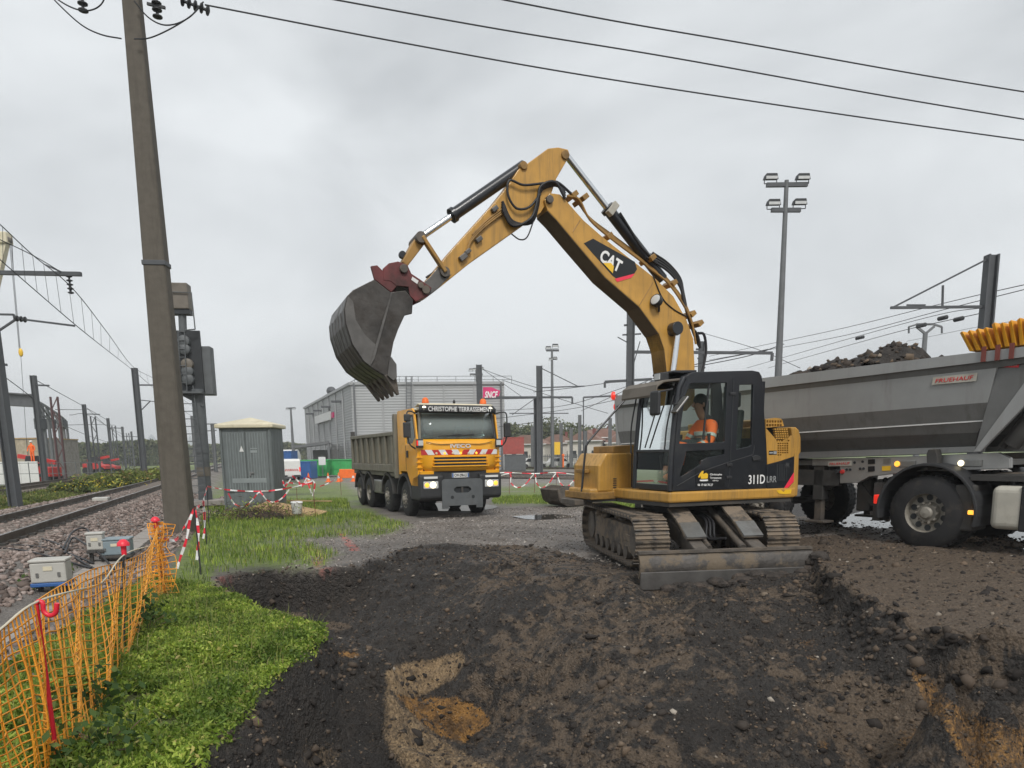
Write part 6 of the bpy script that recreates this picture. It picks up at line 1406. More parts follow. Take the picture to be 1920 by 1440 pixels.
for y0, y1, x0, x1 in ((735,625,350,345), ): 
    for dx in (-5, 6): MB().tube([sp(x0+dx, y0)+Vector((0,-.3,0)), sp(x1+dx, y1)+Vector((0,-.3,0))], .018, 6).build('ladder_rail', MATS['signal_grey'], lad)
    for k in range(8): 
        t = k/7; p = sp(x0+(x1-x0)*t, y0+(y1-y0)*t)+Vector((0,-.3,0)); MB().tube([p+Vector((-.1,0,0)), p+Vector((.12,0,0))], .013, 5).build('rung', MATS['signal_grey'], lad)
cbp = atZ(375, 965, 0); MB().bx(-.7,.8,-.5,.5,-.1,.10).build('footing', MATS['concrete'], sig, bevel=.03)
# ================================================================== CABINET
kb = atZ(476, 957, -.02); KY = kb.y; scx = lambda px, py: atY(px, py, KY)
kw = (scx(523,950)-scx(430,950)).x; kh = (scx(476,803)-scx(476,957)).z
cabn = empty('electrical_cabinet', kb, .04, 'tall grey electrical cabinet with cream pyramid roof and warning triangle', 'cabinet')
MB().bx(-kw/2,kw/2,-.35,1.0,0,kh).build('body', MATS['cabinet_grey'], cabn, bevel=.02)
for s in (-1, 1):
    d_ = MB().bx(min(s*.012,s*(kw/2-.12)),max(s*.012,s*(kw/2-.12)),-.385,-.352,.62,kh-.12).build('door', MATS['cabinet_grey'], cabn, bevel=.012)
    for k in range(7): xx = s*(.06+k*.085); MB().bx(xx-.006,xx+.006,-.390,-.384,.66,kh-.16).build('groove', MATS['cabinet_light'], d_)
    MB().bx(s*(kw/2-.05)-.03,s*(kw/2-.05)+.03,-.385,-.352,.0,kh-.05).build('corner_post', MATS['cabinet_grey'], cabn, bevel=.012)
MB().prism([(-.2,kh*.72),(-.06,kh*.72),(-.13,kh*.79)], -.396, -.389).build('warning_triangle', MATS['white'], cabn)
MB().bx(.14,.36,-.396,-.389,kh*.705,kh*.735).bx(.14,.36,-.396,-.389,kh*.75,kh*.762).build('name_plate', MATS['cabinet_light'], cabn)
MB().bx(.08,.12,-.42,-.39,kh*.43,kh*.48).bx(.12,.22,-.42,-.40,kh*.455,kh*.475).build('lock_handle', MATS['bare_steel'], cabn, bevel=.006)
MB().bx(-kw/2+.32,kw/2-.22,-.39,-.352,kh*.345,kh*.40).build('vent_strip', MATS['cabinet_light'], cabn, bevel=.006)
MB().bx(-kw/2+.35,kw/2-.22,-.366,-.352,.08,kh*.29).build('lower_panel', MATS['cabinet_grey'], cabn, bevel=.01)
rw_ = kw/2+.10; zr_ = kh
rf = MB().add([(-rw_,-.48,zr_),(rw_,-.48,zr_),(rw_,1.12,zr_),(-rw_,1.12,zr_),(-rw_,-.48,zr_+.12),(rw_,-.48,zr_+.12),(rw_,1.12,zr_+.12),(-rw_,1.12,zr_+.12),(0,.32,zr_+.36)],
              [(3,2,1,0),(0,1,5,4),(1,2,6,5),(2,3,7,6),(3,0,4,7),(4,5,8),(5,6,8),(6,7,8),(7,4,8)]).build('roof', MATS['cream'], cabn, bevel=.03)
# debris heap, boards and a white pail in front of the cabinet
q = atZ(545, 965, 0); bo = MB().bx(-1.05,1.05,-.45,.45,-.012,.012).xf(Matrix.Rotation(rad(8),4,'Y') @ Matrix.Rotation(rad(10),4,'X')).build('plywood_board', MATS['wood'], None, label='weathered plywood board lying on the heap by the cabinet', cat='board')
bo.location = (q.x, q.y-.2, .16); bo.rotation_euler = (0, 0, -.35)
q = atZ(560, 945, 0); b2 = MB().bx(-1.2,1.2,-.06,.06,0,.04).build('timber_batten', MATS['wood'], None, label='long pale timber batten on grass behind the white pail', cat='timber'); b2.location = (q.x, q.y, .1); b2.rotation_euler = (0, .03, .05)
q = atZ(559, 962, 0.1); pl_ = MB().lathe([(0,.13),(.02,.14),(.30,.16),(.31,.17),(.33,.17)], (0,0,0), (0,0,1), 16).build('white_pail', MATS['white'], None, smooth=40, label='dented white plastic pail beside the plywood board', cat='pail'); pl_.location = (q.x, q.y-.1, .1); pl_.rotation_euler = (.1, .05, 0)
# ================================================================== LOOSE STONES, CLODS, PLANTS (stuff)
def island_mat(name, stops, rough=.8, sss=False, bump=False, trans=0.0, patch=0.0):
    m = bpy.data.materials.new(name); m.use_nodes = True; nt = m.node_tree; N = nt.nodes; L = nt.links; p = N['Principled BSDF']; p.inputs['Roughness'].default_value = rough
    g = N.new('ShaderNodeNewGeometry'); r = N.new('ShaderNodeValToRGB'); r.color_ramp.interpolation = 'LINEAR'
    els = r.color_ramp.elements
    while len(els) < len(stops): els.new(.5)
    for e, (t, c) in zip(els, stops): e.position = t; e.color = tuple(c)+(1,)
    L.new(g.outputs['Random Per Island'], r.inputs[0]); col = r.outputs[0]
    if patch:
        nz = N.new('ShaderNodeTexNoise'); nz.inputs['Scale'].default_value = patch; nz.inputs['Detail'].default_value = 4; L.new(g.outputs['Position'], nz.inputs['Vector'])
        r2 = N.new('ShaderNodeValToRGB'); r2.color_ramp.elements[0].position = .36; r2.color_ramp.elements[0].color = (.50, .55, .5, 1); r2.color_ramp.elements[1].position = .64; r2.color_ramp.elements[1].color = (1.3, 1.2, 1.1, 1); L.new(nz.outputs[0], r2.inputs[0])
        mc = N.new('ShaderNodeMix'); mc.data_type = 'RGBA'; mc.blend_type = 'MULTIPLY'; mc.inputs[0].default_value = 1; L.new(col, mc.inputs[6]); L.new(r2.outputs[0], mc.inputs[7]); col = mc.outputs[2]
    L.new(col, p.inputs['Base Color'])
    p.inputs['Specular IOR Level'].default_value = .3
    if trans:
        o = N['Material Output']; t = N.new('ShaderNodeBsdfTranslucent'); L.new(col, t.inputs[0]); mx = N.new('ShaderNodeMixShader'); mx.inputs[0].default_value = trans
        L.new(p.outputs[0], mx.inputs[1]); L.new(t.outputs[0], mx.inputs[2]); L.new(mx.outputs[0], o.inputs[0])
    MATS[name] = m; return m
_ph = (1+5**.5)/2
ICO_V = np.array([(-1,_ph,0),(1,_ph,0),(-1,-_ph,0),(1,-_ph,0),(0,-1,_ph),(0,1,_ph),(0,-1,-_ph),(0,1,-_ph),(_ph,0,-1),(_ph,0,1),(-_ph,0,-1),(-_ph,0,1)])/1.9
ICO_F = np.array([(0,11,5),(0,5,1),(0,1,7),(0,7,10),(0,10,11),(1,5,9),(5,11,4),(11,10,2),(10,7,6),(7,1,8),(3,9,4),(3,4,2),(3,2,6),(3,6,8),(3,8,9),(4,9,5),(2,4,11),(6,2,10),(8,6,7),(9,8,1)])
def rocks(name, x, y, z, size, mat, label, flat=.7, cat=None):
    n = len(x); j = 1+rng.uniform(-.42, .38, (n, 12, 1)); V = ICO_V[None]*j+rng.normal(0, .12, (n, 12, 3))
    V = V*rng.uniform(.6, 1.25, (n, 1, 3))*np.array([1, 1, flat])
    a = rng.uniform(0, 6.28, n); c, s = np.cos(a), np.sin(a); t = rng.uniform(-.6, .6, n); ct, st_ = np.cos(t), np.sin(t)
    X = V[..., 0]; Y = V[..., 1]*ct[:, None]-V[..., 2]*st_[:, None]; Z = V[..., 1]*st_[:, None]+V[..., 2]*ct[:, None]
    X, Y = X*c[:, None]-Y*s[:, None], X*s[:, None]+Y*c[:, None]
    P = np.stack([X, Y, Z], -1)*size[:, None, None]+np.stack([x, y, z], -1)[:, None]
    F = (ICO_F[None]+(np.arange(n)*12)[:, None, None]).reshape(-1, 3)
    o = np_mesh(name, P.reshape(-1, 3), F, MATS[mat]); return tag(o, label, kind='stuff')
def leaves(name, C, l, w, mat, label, up=.35, parent=None):
    """C (n,3) leaf centres, l/w (n) sizes : rhombic leaves in random directions"""
    n = len(C); d = rng.normal(size=(n, 3)); d[:, 2] = np.abs(d[:, 2])*.6+up; d /= np.linalg.norm(d, axis=1)[:, None]
    q = np.cross(d, rng.normal(size=(n, 3))); q /= np.linalg.norm(q, axis=1)[:, None]+1e-9
    L2, W2 = d*l[:, None]/2, q*w[:, None]/2; P = np.stack([C-L2, C+W2, C+L2, C-W2], 1).reshape(-1, 3)
    F = np.arange(4*n).reshape(-1, 4); o = np_mesh(name, P, F, MATS[mat], parent)
    if label: tag(o, label, kind='stuff')
    return o
def blades(name, x, y, z, h, w, mat, label, bend=.5):
    n = len(x); a = rng.uniform(0, 6.28, n); bx_ = np.cos(a); by_ = np.sin(a); px_, py_ = -by_, bx_; b = h*bend*rng.uniform(.2, 1.2, n)
    B = np.stack([x, y, z], -1); side = np.stack([px_, py_, 0*a], -1)*w[:, None]/2
    m1 = B+np.stack([bx_*b*.3, by_*b*.3, h*.6], -1); m2 = B+np.stack([bx_*b, by_*b, h*.95], -1)
    P = np.stack([B-side, B+side, m1+side*.8, m1-side*.8, m2+side*.12, m2-side*.12], 1).reshape(-1, 3)
    k = (np.arange(n)*6)[:, None]; F = np.concatenate([k+np.array([[0,1,2,3]]), k+np.array([[3,2,4,5]])], 0)
    o = np_mesh(name, P, F, MATS[mat]); return tag(o, label, kind='stuff')
island_mat('clod', [(0,(.018,.015,.014)),(.45,(.045,.037,.031)),(.8,(.09,.068,.05)),(.94,(.14,.10,.068)),(.98,(.17,.135,.10)),(1,(.36,.32,.27))], .8)
island_mat('soil_clod', [(0,(.014,.012,.011)),(.6,(.04,.033,.028)),(1,(.10,.075,.055))], .85)
island_mat('pebble', [(0,(.06,.052,.045)),(.4,(.17,.145,.125)),(.75,(.28,.25,.22)),(1,(.46,.42,.38))], .6)
island_mat('ballast_stone', [(0,(.07,.055,.048)),(.35,(.17,.13,.11)),(.7,(.25,.195,.17)),(1,(.36,.30,.27))], .75)
island_mat('weed', [(0,(.07,.13,.015)),(.3,(.16,.26,.035)),(.65,(.28,.40,.065)),(.9,(.40,.50,.11)),(1,(.42,.37,.15))], .55, trans=.35, patch=2.2)
island_mat('grass_blade', [(0,(.05,.085,.02)),(.4,(.16,.23,.045)),(.75,(.25,.32,.065)),(.92,(.26,.26,.10)),(1,(.38,.33,.19))], .6, trans=.3, patch=1.1)
island_mat('verge', [(0,(.07,.10,.025)),(.4,(.14,.19,.045)),(.75,(.22,.26,.07)),(.93,(.30,.27,.11)),(1,(.20,.12,.06))], .7, trans=.25, patch=.35)
island_mat('bush', [(0,(.02,.05,.012)),(.6,(.06,.11,.025)),(1,(.12,.16,.04))], .7, trans=.2)
island_mat('yellow_flower', [(0,(.45,.36,.02)),(1,(.62,.50,.04))], .7)
island_mat('tree_leaf', [(0,(.05,.07,.03)),(.5,(.11,.135,.06)),(1,(.20,.20,.09))], .8, trans=.2)
island_mat('twig', [(0,(.05,.035,.025)),(1,(.16,.11,.07))], .8)
def samp(n, x0, x1, y0, y1): return rng.uniform(x0, x1, n), rng.uniform(y0, y1, n)
# clods and stones in the pit, density falling with distance
def pitpts(n, ymax=13.5, pw=1.7):
    y = 3.2+(ymax-3.2)*rng.uniform(0, 1, n)**pw; x = rng.uniform(-4.3, 6.2, n); z, s = ground_parts(x, y); k = (s < .06) & (np.abs(x) < y*.78+.6); return x[k], y[k], z[k]
x, y, z = pitpts(34000); rocks('loose_clods', x, y, z+.002, np.exp(rng.normal(-4.55, .42, len(x))), 'clod', 'fine dark clods and grit covering the pit slopes')
x, y, z = pitpts(16000, 13, 1.4); keep = fbm(x, y, .8, 3, 91) > -.04; x, y, z = x[keep], y[keep], z[keep]; rocks('soil_lumps', x, y, z-.004, np.exp(rng.normal(-3.95, .45, len(x))), 'clod', 'larger soil lumps and stones lying in the pit')
x, y, z = pitpts(2600, 12.5, 1.3); keep = fbm(x, y, .9, 3, 95) > .02; x, y, z = x[keep], y[keep], z[keep]; rocks('broken_clods', x, y, z-.01, np.exp(rng.normal(-3.3, .3, len(x))), 'soil_clod', 'fist-sized broken clods of dark earth in the pit', .75)
x, y = samp(26000, -4.4, 6.2, 4.5, 13.2); z, s = ground_parts(x, y); w_ = np.exp(-((s+.12)/.14)**2)*np.where(x > 2.2, 1.0, np.where(y > 8.5, .45, .5)); k = rng.uniform(0, 1, len(x)) < w_*.55
rocks('rim_clods', x[k], y[k], z[k]-.005, np.minimum(np.exp(rng.normal(-3.25, .38, k.sum())), .058), 'soil_clod', 'crumbling dark clods along the broken rim of the pit', .8)
# muddy bank on the right
x, y = samp(7000, 2.0, 9, 5, 15); z, s = ground_parts(x, y); k = (s > 0) & ((x > 3.2) | (y > 9)); rocks('bank_clods', x[k], y[k], z[k], np.exp(rng.normal(-4.1, .45, k.sum())), 'clod', 'churned clods on the muddy bank before the trailer')
# pebbles on the gravel apron
x, y = samp(16000, -5, 3.2, 9.5, 24); z, s = ground_parts(x, y); pxx, pyy = project(x, y, z); d = dpoly(pxx+18*fbm(x, y, .6, 3, 7), pyy, [(520,1075),(560,1045),(540,1010),(640,995),(760,985),(900,960),(1100,950),(1180,1060),(1100,1055),(1000,1030),(840,1020),(780,1026),(700,1052),(600,1068)])
k = (s > .02) & (d < 4); rocks('gravel', x[k], y[k], z[k]+.002, np.exp(rng.normal(-4.25, .35, k.sum())), 'pebble', 'pale gravel on the apron between pit and truck')
# ballast
tt_ = -14+39*rng.uniform(0, 1, 70000)**1.35; nn_ = rng.uniform(-11.5, 2.9, 70000); x = TC.x+TD.x*tt_+TN.x*nn_; y = TC.y+TD.y*tt_+TN.y*nn_
tro = np.abs((x-ta.x)*(-td_.y)+(y-ta.y)*td_.x); sidet = ((x-ta.x)*(-td_.y)+(y-ta.y)*td_.x)
k = (y > 4.0) & (y < 34) & (np.abs(np.abs(nn_)-hw) > .12) & (tro > .25) & (x < (ta.x+(y-ta.y)*td_.x/td_.y)+.9); x, y = x[k][:15500], y[k][:15500]; z = hz(x, y)
rocks('ballast', x, y, z+.012, np.exp(rng.normal(-3.18, .22, len(x))), 'ballast_stone', 'pinkish grey railway ballast stones beside the track')
x2 = TC.x+TD.x*tt_+TN.x*nn_*0
# near weeds: bright leafy carpet between net and pit
x, y = samp(60000, -6.2, -.8, 3.0, 11.0); z, s = ground_parts(x, y); pxx, pyy = project(x, y, z)
d = dpoly(pxx+26*fbm(x, y, .5, 3, 15), pyy, [(60,1500),(250,1500),(380,1440),(395,1415),(455,1355),(500,1281),(600,1210),(612,1172),(520,1156),(440,1125),(400,1110),(330,1100),(280,1085),(200,1140),(120,1190),(40,1240),(-80,1330),(-80,1560)])
pr = np.clip((12-d)/60, 0, 1); k = (s > -.16+.12*rng.uniform(0, 1, len(x))) & (pr > rng.uniform(0, .5, len(x))); x, y, z, pr = x[k], y[k], z[k], pr[k]
bare = fbm(x, y, .45, 3, 77) > -.24; x, y, z, pr = x[bare], y[bare], z[bare], pr[bare]; sel = rng.permutation(len(x))[:15500]; x, y, z, pr = x[sel], y[sel], z[sel], pr[sel]
H_ = (.03+.24*np.clip(fbm(x, y, .55, 3, 44)+.42, 0, 1)**1.3)*(.5+.5*pr)
nl = 11; cx_ = np.repeat(x, nl)+rng.normal(0, .028, len(x)*nl); cy_ = np.repeat(y, nl)+rng.normal(0, .028, len(x)*nl); cz_ = np.repeat(z, nl)+np.repeat(H_, nl)*rng.uniform(.15, 1.0, len(x)*nl)
leaves('weed_carpet', np.stack([cx_, cy_, cz_], -1), np.exp(rng.normal(-3.35, .40, len(cx_))), np.exp(rng.normal(-4.15, .35, len(cx_))), 'weed', 'bright green leafy weeds covering the bank beside the orange net', .25)
k2 = rng.permutation(len(x))[:2600]; blades('grass_tufts', x[k2], y[k2], z[k2], H_[k2]*rng.uniform(.8, 3.0, 2600)+.03, rng.uniform(.003, .006, 2600), 'grass_blade', 'thin grass blades among the weeds')
# broader-leaved plants by the net
for i, (px, py, s_, lab) in enumerate(((275,1195,.35,'broad-leaved bramble plant at the foot of the orange net'), (170,1345,.3,'small bramble plant poking through the net'), (105,1110,.35,'leafy plant climbing the cream junction box'), (200,1425,.3,'dark leafy plant at the lower left by the red post'))):
    p = atZ(px, py, 0); e = empty('bramble_plant', p, 0, lab, 'plant', 'broad-leaved plants by the net'); n = 130
    C = rng.normal(size=(n, 3))*np.array([.16, .16, .10])*s_/.35+np.array([0, 0, s_*.55]); C[:, 2] = np.abs(C[:, 2])
    leaves('foliage', C, rng.uniform(.05, .09, n), rng.uniform(.03, .055, n), 'bush', None, .2, e)
    m = MB()
    for k in range(7):
        q = C[k*9]; m.tube([(0,0,-.02), (q[0]*.5, q[1]*.5, q[2]*.7), tuple(q)], .004, 4)
    m.build('stem', MATS['twig'], e)
# sparser grass on the apron, left and beyond
x, y = samp(130000, -12, 4.5, 9, 30); z, s = ground_parts(x, y); pxx, pyy = project(x, y, z); wv2 = 20*fbm(x, y, .8, 4, 17)
d = np.minimum(dpoly(pxx+wv2, pyy+wv2*.3, [(400,1075),(520,1060),(600,1062),(640,1040),(560,1012),(720,1002),(770,985),(660,955),(640,925),(560,915),(430,895),(392,940),(365,1010),(330,1110),(390,1110)]), dpoly(pxx+wv2, pyy+wv2*.2, [(925,945),(930,915),(1010,908),(1110,915),(1200,935),(1190,955),(1080,948),(1000,945)]))
k = (s > .0) & (d < 0) & (fbm(x, y, 1.4, 4, 23) > rng.uniform(-.35, .12, len(x))); x, y, z = x[k], y[k], z[k]
blades('rough_grass', x, y, z, rng.uniform(.05, .14, len(x)), rng.uniform(.007, .014, len(x)), 'weed', 'patchy short grass on the ground before cabinet and truck', .7)
# pile of pulled weeds beside the cabinet
p = atZ(488, 972, 0); C = rng.normal(size=(2600, 3))*np.array([.55, .4, .16])+np.array([p.x, p.y, .15]); C[:, 2] = np.abs(C[:, 2])
hp_ = empty('weed_heap', p, 0, 'heap of pulled dark roots and weeds in front of the cabinet', 'heap')
C = C-np.array([p.x, p.y, 0]); leaves('twigs', C[:1900], rng.uniform(.10, .28, 1900), rng.uniform(.008, .02, 1900), 'twig', None, .1, hp_); leaves('foliage', C[1900:]+np.array([-.35, 0, 0]), rng.uniform(.05, .12, 700), rng.uniform(.02, .04, 700), 'weed', None, .2, hp_)
MB().ball((0,0,0), (.75,.5,.22), 12, 6).build('soil_core', MATS['load_soil'], hp_, smooth=60)
# verge beyond the railway line
n = 52000; t = 4+75*rng.uniform(0, 1, n)**1.5; nn_ = 3.3+4.6*rng.uniform(0, 1, n); x = TC.x+TD.x*t+TN.x*nn_; y = TC.y+TD.y*t+TN.y*nn_
tall = np.clip(.16+1.1*fbm(x, y, 5.0, 3, 19)+.08*(nn_-3.4)/3, .10, .6)*sst(3.3, 4.4, nn_)*(.5+.5*sst(12, 26, t))
C = np.stack([x, y, hz(x, y)+tall*rng.uniform(.05, 1, n)], -1); sc_ = .6+t/40
leaves('verge_plants', C, rng.uniform(.09, .22, n)*sc_, rng.uniform(.02, .05, n)*sc_, 'verge', 'tall weeds and grass on the verge beyond the railway track', .5)
for i, (px, py, rx, lab) in enumerate(((165,912,.9,'yellow flowers on the verge nearest the camera'), (225,905,1.3,'larger yellow flower patch by the rail'))):
    p = atZ(px, py, .4); n = 80; C = rng.normal(size=(n, 3))*np.array([rx*.7, rx, .13])+np.array([p.x, p.y, .45]); leaves('yellow_flowers', C, rng.uniform(.05, .09, n), rng.uniform(.04, .07, n), 'yellow_flower', lab, .1)

# rubble on top of the trailer load
k = rng.permutation(len(wv))[:1500]; pw = wv[k]; rocks('load_rubble', pw[:, 0]+rng.normal(0, .03, 1500), pw[:, 1]+rng.normal(0, .03, 1500), pw[:, 2], np.exp(rng.normal(-3.3, .5, 1500)), 'clod', 'loose lumps on the trailer soil load')
# ================================================================== OVERHEAD LINE MASTS, LIGHT MASTS
def gz(Y, X=0.0): return hz1(X, Y)
def mast(px, py, Y, w, label, mat='dark_mast', name='catenary_mast', group='overhead line masts', arms=(), lattice=False, rz=0.0, basepx=None):
    """upright H-section whose top is seen at px,py at distance Y; arms: list of ((px,py),(px,py),thick)"""
    t = atY(px, py, Y); bxp = atY(basepx, 870, Y).x if basepx else t.x
    z0 = gz(Y, t.x); e = empty(name, (bxp, Y, z0), rz, label, 'mast', group); h = t.z-z0; dx = t.x-bxp
    if lattice:
        for sx in (-1, 1):
            MB().bar((sx*w/2,0,-.3), (sx*w/2+dx,0,h), w*.16, w*.3).build('chord', MATS[mat], e)
        n = max(4, int(h/(w*1.6)))
        for k in range(n):
            za, zb_ = h*k/n, h*(k+1)/n; s = 1 if k % 2 else -1
            MB().bar((s*w/2+dx*k/n,0,za), (-s*w/2+dx*(k+1)/n,0,zb_), w*.1, w*.1).build('lattice_bar', MATS[mat], e)
    else:
        for sx in (-1, 1): MB().bar((sx*w*.42,0,-.3), (sx*w*.42+dx,0,h), w*.16, w*.9).build('flange', MATS[mat], e)
        MB().bar((0,0,-.3), (dx,0,h), w*.70, w*.2).build('web', MATS[mat], e)
    for a in arms:
        A_, B_ = atY(*a[0], Y)-Vector((bxp,Y,z0)), atY(*a[1], Y)-Vector((bxp,Y,z0)); MB().bar(A_, B_, a[2], a[2]).build(a[3] if len(a) > 3 else 'cantilever', MATS[mat], e)
    return e
def wire(pts, label, r=.012, k=8, group='overhead contact wires'):
    P = [atY(*p) for p in pts]; P = smoothpts(P, k) if len(P) > 2 else sag(P[0], P[1], .02*(P[1]-P[0]).length*.3)
    return MB().tube(P, r, 5).build('overhead_wire', MATS['wire'], None, smooth=60, label=label, cat='wire', group=group)
# right of the scene
mast(1011, 686, 66, .55, 'tall steel mast in centre between truck and excavator', arms=[((930,745),(1073,745),.18), ((1073,745),(1073,757),.16), ((1014,690),(1083,724),.07,'tie_rod'), ((1012,727),(1096,724),.10), ((955,775),(1066,775),.08), ((1002,748),(960,778),.06,'tie_rod')])
mast(1005, 746, 66.5, .45, 'shorter mast standing close beside the tall centre mast')
mast(898, 684, 78, .62, 'steel mast rising behind the truck by the magenta sign', arms=[((905,747),(980,745),.10), ((902,690),(980,745),.05,'tie_rod'), ((906,748),(1010,746),.14)])
mast(1183, 585, 42, .42, 'dark mast carrying insulators just behind the boom foot', arms=[((1170,610),(1200,608),.10), ((1167,628),(1202,626),.08), ((1158,632),(1178,643),.05), ((1190,660),(1448,662),.16), ((1448,662),(1447,676),.14), ((1134,716),(1222,711),.14), ((1134,716),(1134,727),.12), ((1176,664),(1190,664),.1), ((1176,676),(1190,676),.1), ((1186,690),(1200,640),.05)])
mast(1316, 640, 48, .35, 'mast half hidden behind the raised boom base', arms=[((1305,655),(1325,655),.12), ((1308,672),(1324,672),.10), ((1310,684),(1322,690),.1)])
mast(1860, 478, 27, .38, 'heavy steel mast at right edge above the trailer', arms=[((1851,486),(1673,577),.06,'tie_rod'), ((1670,577),(1852,575),.09), ((1768,535),(1767,576),.06,'hanger'), ((1846,578),(1846,590),.1), ((1700,572),(1735,572),.05,'steady_arm')])
mast(1094, 745, 74, .1, 'slender hanging bracket left of the excavator visor', arms=[((1094,745),(1158,742),.16), ((1094,745),(1094,754),.14)])
for px, py, lab in ((998,800,'far slim mast left of centre tree group'), (1052,793,'far slim mast before the houses, third from left'), (1071,803,'short far mast before the fence'), (1087,778,'tallest far mast before the houses'), (1144,784,'far mast nearest to the excavator tool box'), (1098,808,'small far mast with round disc sign')):
    mast(px, py, 100, .45, lab, 'steel_mast')
def floods(e, specs, O, mat='signal_black'):
    for (x, y, Y, s, up) in specs:
        p = atY(x, y, Y)-O; f = MB().hexa([(-.5*s,-.3*s,-.22*s),(.5*s,-.3*s,-.22*s),(.5*s,.3*s,-.1*s),(-.5*s,.3*s,-.1*s),(-.4*s,-.3*s,.22*s),(.4*s,-.3*s,.22*s),(.4*s,.3*s,.2*s),(-.4*s,.3*s,.2*s)]).xf(Matrix.Translation(p)).build('floodlight', MATS[mat], e, bevel=.03*s)
        MB().bx(-.42*s,.42*s,-.31*s,-.302*s,-.18*s,.02*s).xf(Matrix.Translation(p)).build('glass', MATS['lens'], f)
        for sx in (-1, 1): MB().bar(p+Vector((sx*.46*s,0,-.1*s)), p+Vector((sx*.46*s,0,-.42*s)), .05*s, .05*s).build('bracket', MATS[mat], f)
        MB().bar(p+Vector((-.46*s,0,-.42*s)), p+Vector((.46*s,0,-.42*s)), .05*s, .05*s).build('bracket', MATS[mat], f)
def lightmast(px, py, pyb, Y, r, label, bars, lamps):
    t = atY(px, py, Y); z0 = gz(Y, t.x); O = Vector((t.x, Y, z0)); e = empty('floodlight_mast', O, 0, label, 'light mast', 'yard floodlight masts')
    MB().tube([(0,0,-.3), (0,0,(t.z-z0)*.45), (0,0,t.z-z0)], [r*1.5, r*1.15, r*.7], 10).build('shaft', MATS['steel_mast'], e, smooth=50)
    for (a, b) in bars:
        A_, B_ = atY(*a, Y)-O, atY(*b, Y)-O; MB().bar(A_, B_, r*1.2, r*1.3).build('crossbar', MATS['dark_mast'], e)
    floods(e, lamps, O); return e
Ym = 44
lm = lightmast(1475, 338, 700, Ym, .17, 'tall floodlight mast with four lamps above the trailer', [((1437,347),(1514,346)), ((1446,394),(1501,394))], [(1445,333,Ym,.78,0), (1505,333,Ym,.78,0), (1450,381,Ym,.78,0), (1499,380,Ym,.78,0)])
lightmast(1035, 655, 870, 98, .2, 'slim floodlight mast behind the centre steel mast', [((1024,657),(1048,657)), ((1030,673),(1044,672))], [(1028,652,98,.8,0), (1041,648,98,.9,0), (1033,673,98,.6,0), (1041,671,98,.6,0)])
lightmast(893, 690, 860, 130, .25, 'floodlight cluster on the mast behind the grey building roof', [((881,702),(905,702))], [(883,693,130,.8,0), (890,692,130,.8,0), (903,690,130,.8,0), (885,703,130,.6,0)])
lightmast(545, 765, 836, 150, .25, 'distant street-type light mast left of the grey building', [((538,766),(552,765))], [(539,766,150,.7,0), (551,765,150,.7,0)])
# concrete Y pole far right
yp = atY(1735, 615, 80); e = empty('concrete_y_pole', (yp.x, 80, gz(80, yp.x)), 0, 'small forked concrete power pole between soil heap and right mast', 'pole'); O = Vector((yp.x, 80, gz(80, yp.x)))
def yq(x, y): return atY(x, y, 80)-O
MB().tube([(0,0,-.3), yq(1735,625)], [.35,.25], 8).build('shaft', MATS['steel_mast'], e)
for s in (-1, 1): MB().bar(yq(1735,626), yq(1735+s*17,612), .22, .22).build('fork', MATS['steel_mast'], e); MB().bar(yq(1735+s*15,608), yq(1735+s*31,613), .18, .18).build('arm', MATS['steel_mast'], e); MB().bar(yq(1735+s*31,613), yq(1735+s*31,625), .14, .14).build('insulator', MATS['dark_mast'], e)
MB().bar(yq(1718,608), yq(1752,608), .2, .2).build('crossbar', MATS['steel_mast'], e)
# wires on the right
for i, (p, lab) in enumerate(((((1330,668,60),(1560,620,45),(1780,566,32),(1960,525,24)),'upper contact wire rising to the right edge'), (((1330,675,60),(1560,634,45),(1780,578,32),(1960,533,24)),'second contact wire just below it'),
    (((1400,690,60),(1610,630,45),(1760,590,36),(1850,576,27)),'wire ending at the right mast bracket'), (((1440,690,60),(1600,645,45),(1700,618,36),(1850,585,27)),'lower wire with insulators ending at right mast'),
    (((1700,640,90),(1850,610,70),(1960,596,60)),'faint far wire behind the yellow tarpaulin'), (((1320,625,60),(1420,655,50),(1500,690,45)),'wire slanting down right of the boom'))): wire(p, lab, .016 if i < 4 else .02)
for i, (x, y, Y) in enumerate(((1720,612,35),(1760,598,34),(1605,635,44),(1790,600,33))):
    p = atY(x, y, Y); q = atY(x+26, y-6, Y-1); o = insul(p, q-p, None, 5); tag(o, ['insulator string left of the forked pole','insulator string right of the forked pole','insulator string on the lowest wire above the soil heap','insulator string nearest the right mast'][i], 'insulator', 'wire insulators')
for i, (p, lab) in enumerate(((((900,690,78),(1010,728,66)),'wire from rear mast sloping to the centre mast'), (((940,712,78),(1140,775,74)),'long wire sloping behind the centre mast'), (((930,770,80),(1060,760,78),(1190,720,70)),'wire crossing low towards the excavator visor'), (((930,785,80),(1080,765,78),(1220,735,70)),'lower wire crossing towards the excavator visor'),
    (((935,800,80),(1000,792,78)),'short low wire right of the truck mirror'), (((1000,735,66),(1160,715,60)),'wire from centre mast to the dark mast bracket'), (((1090,770,80),(1250,700,50),(1440,655,45)),'wire passing behind the cab to the gantry arm'), (((1240,640,42),(1180,600,42)),'short wire from dark mast to boom side'), (((1290,690,50),(1400,668,46),(1470,645,44)),'thin wire right behind the boom foot'))): wire(p, lab, .028)
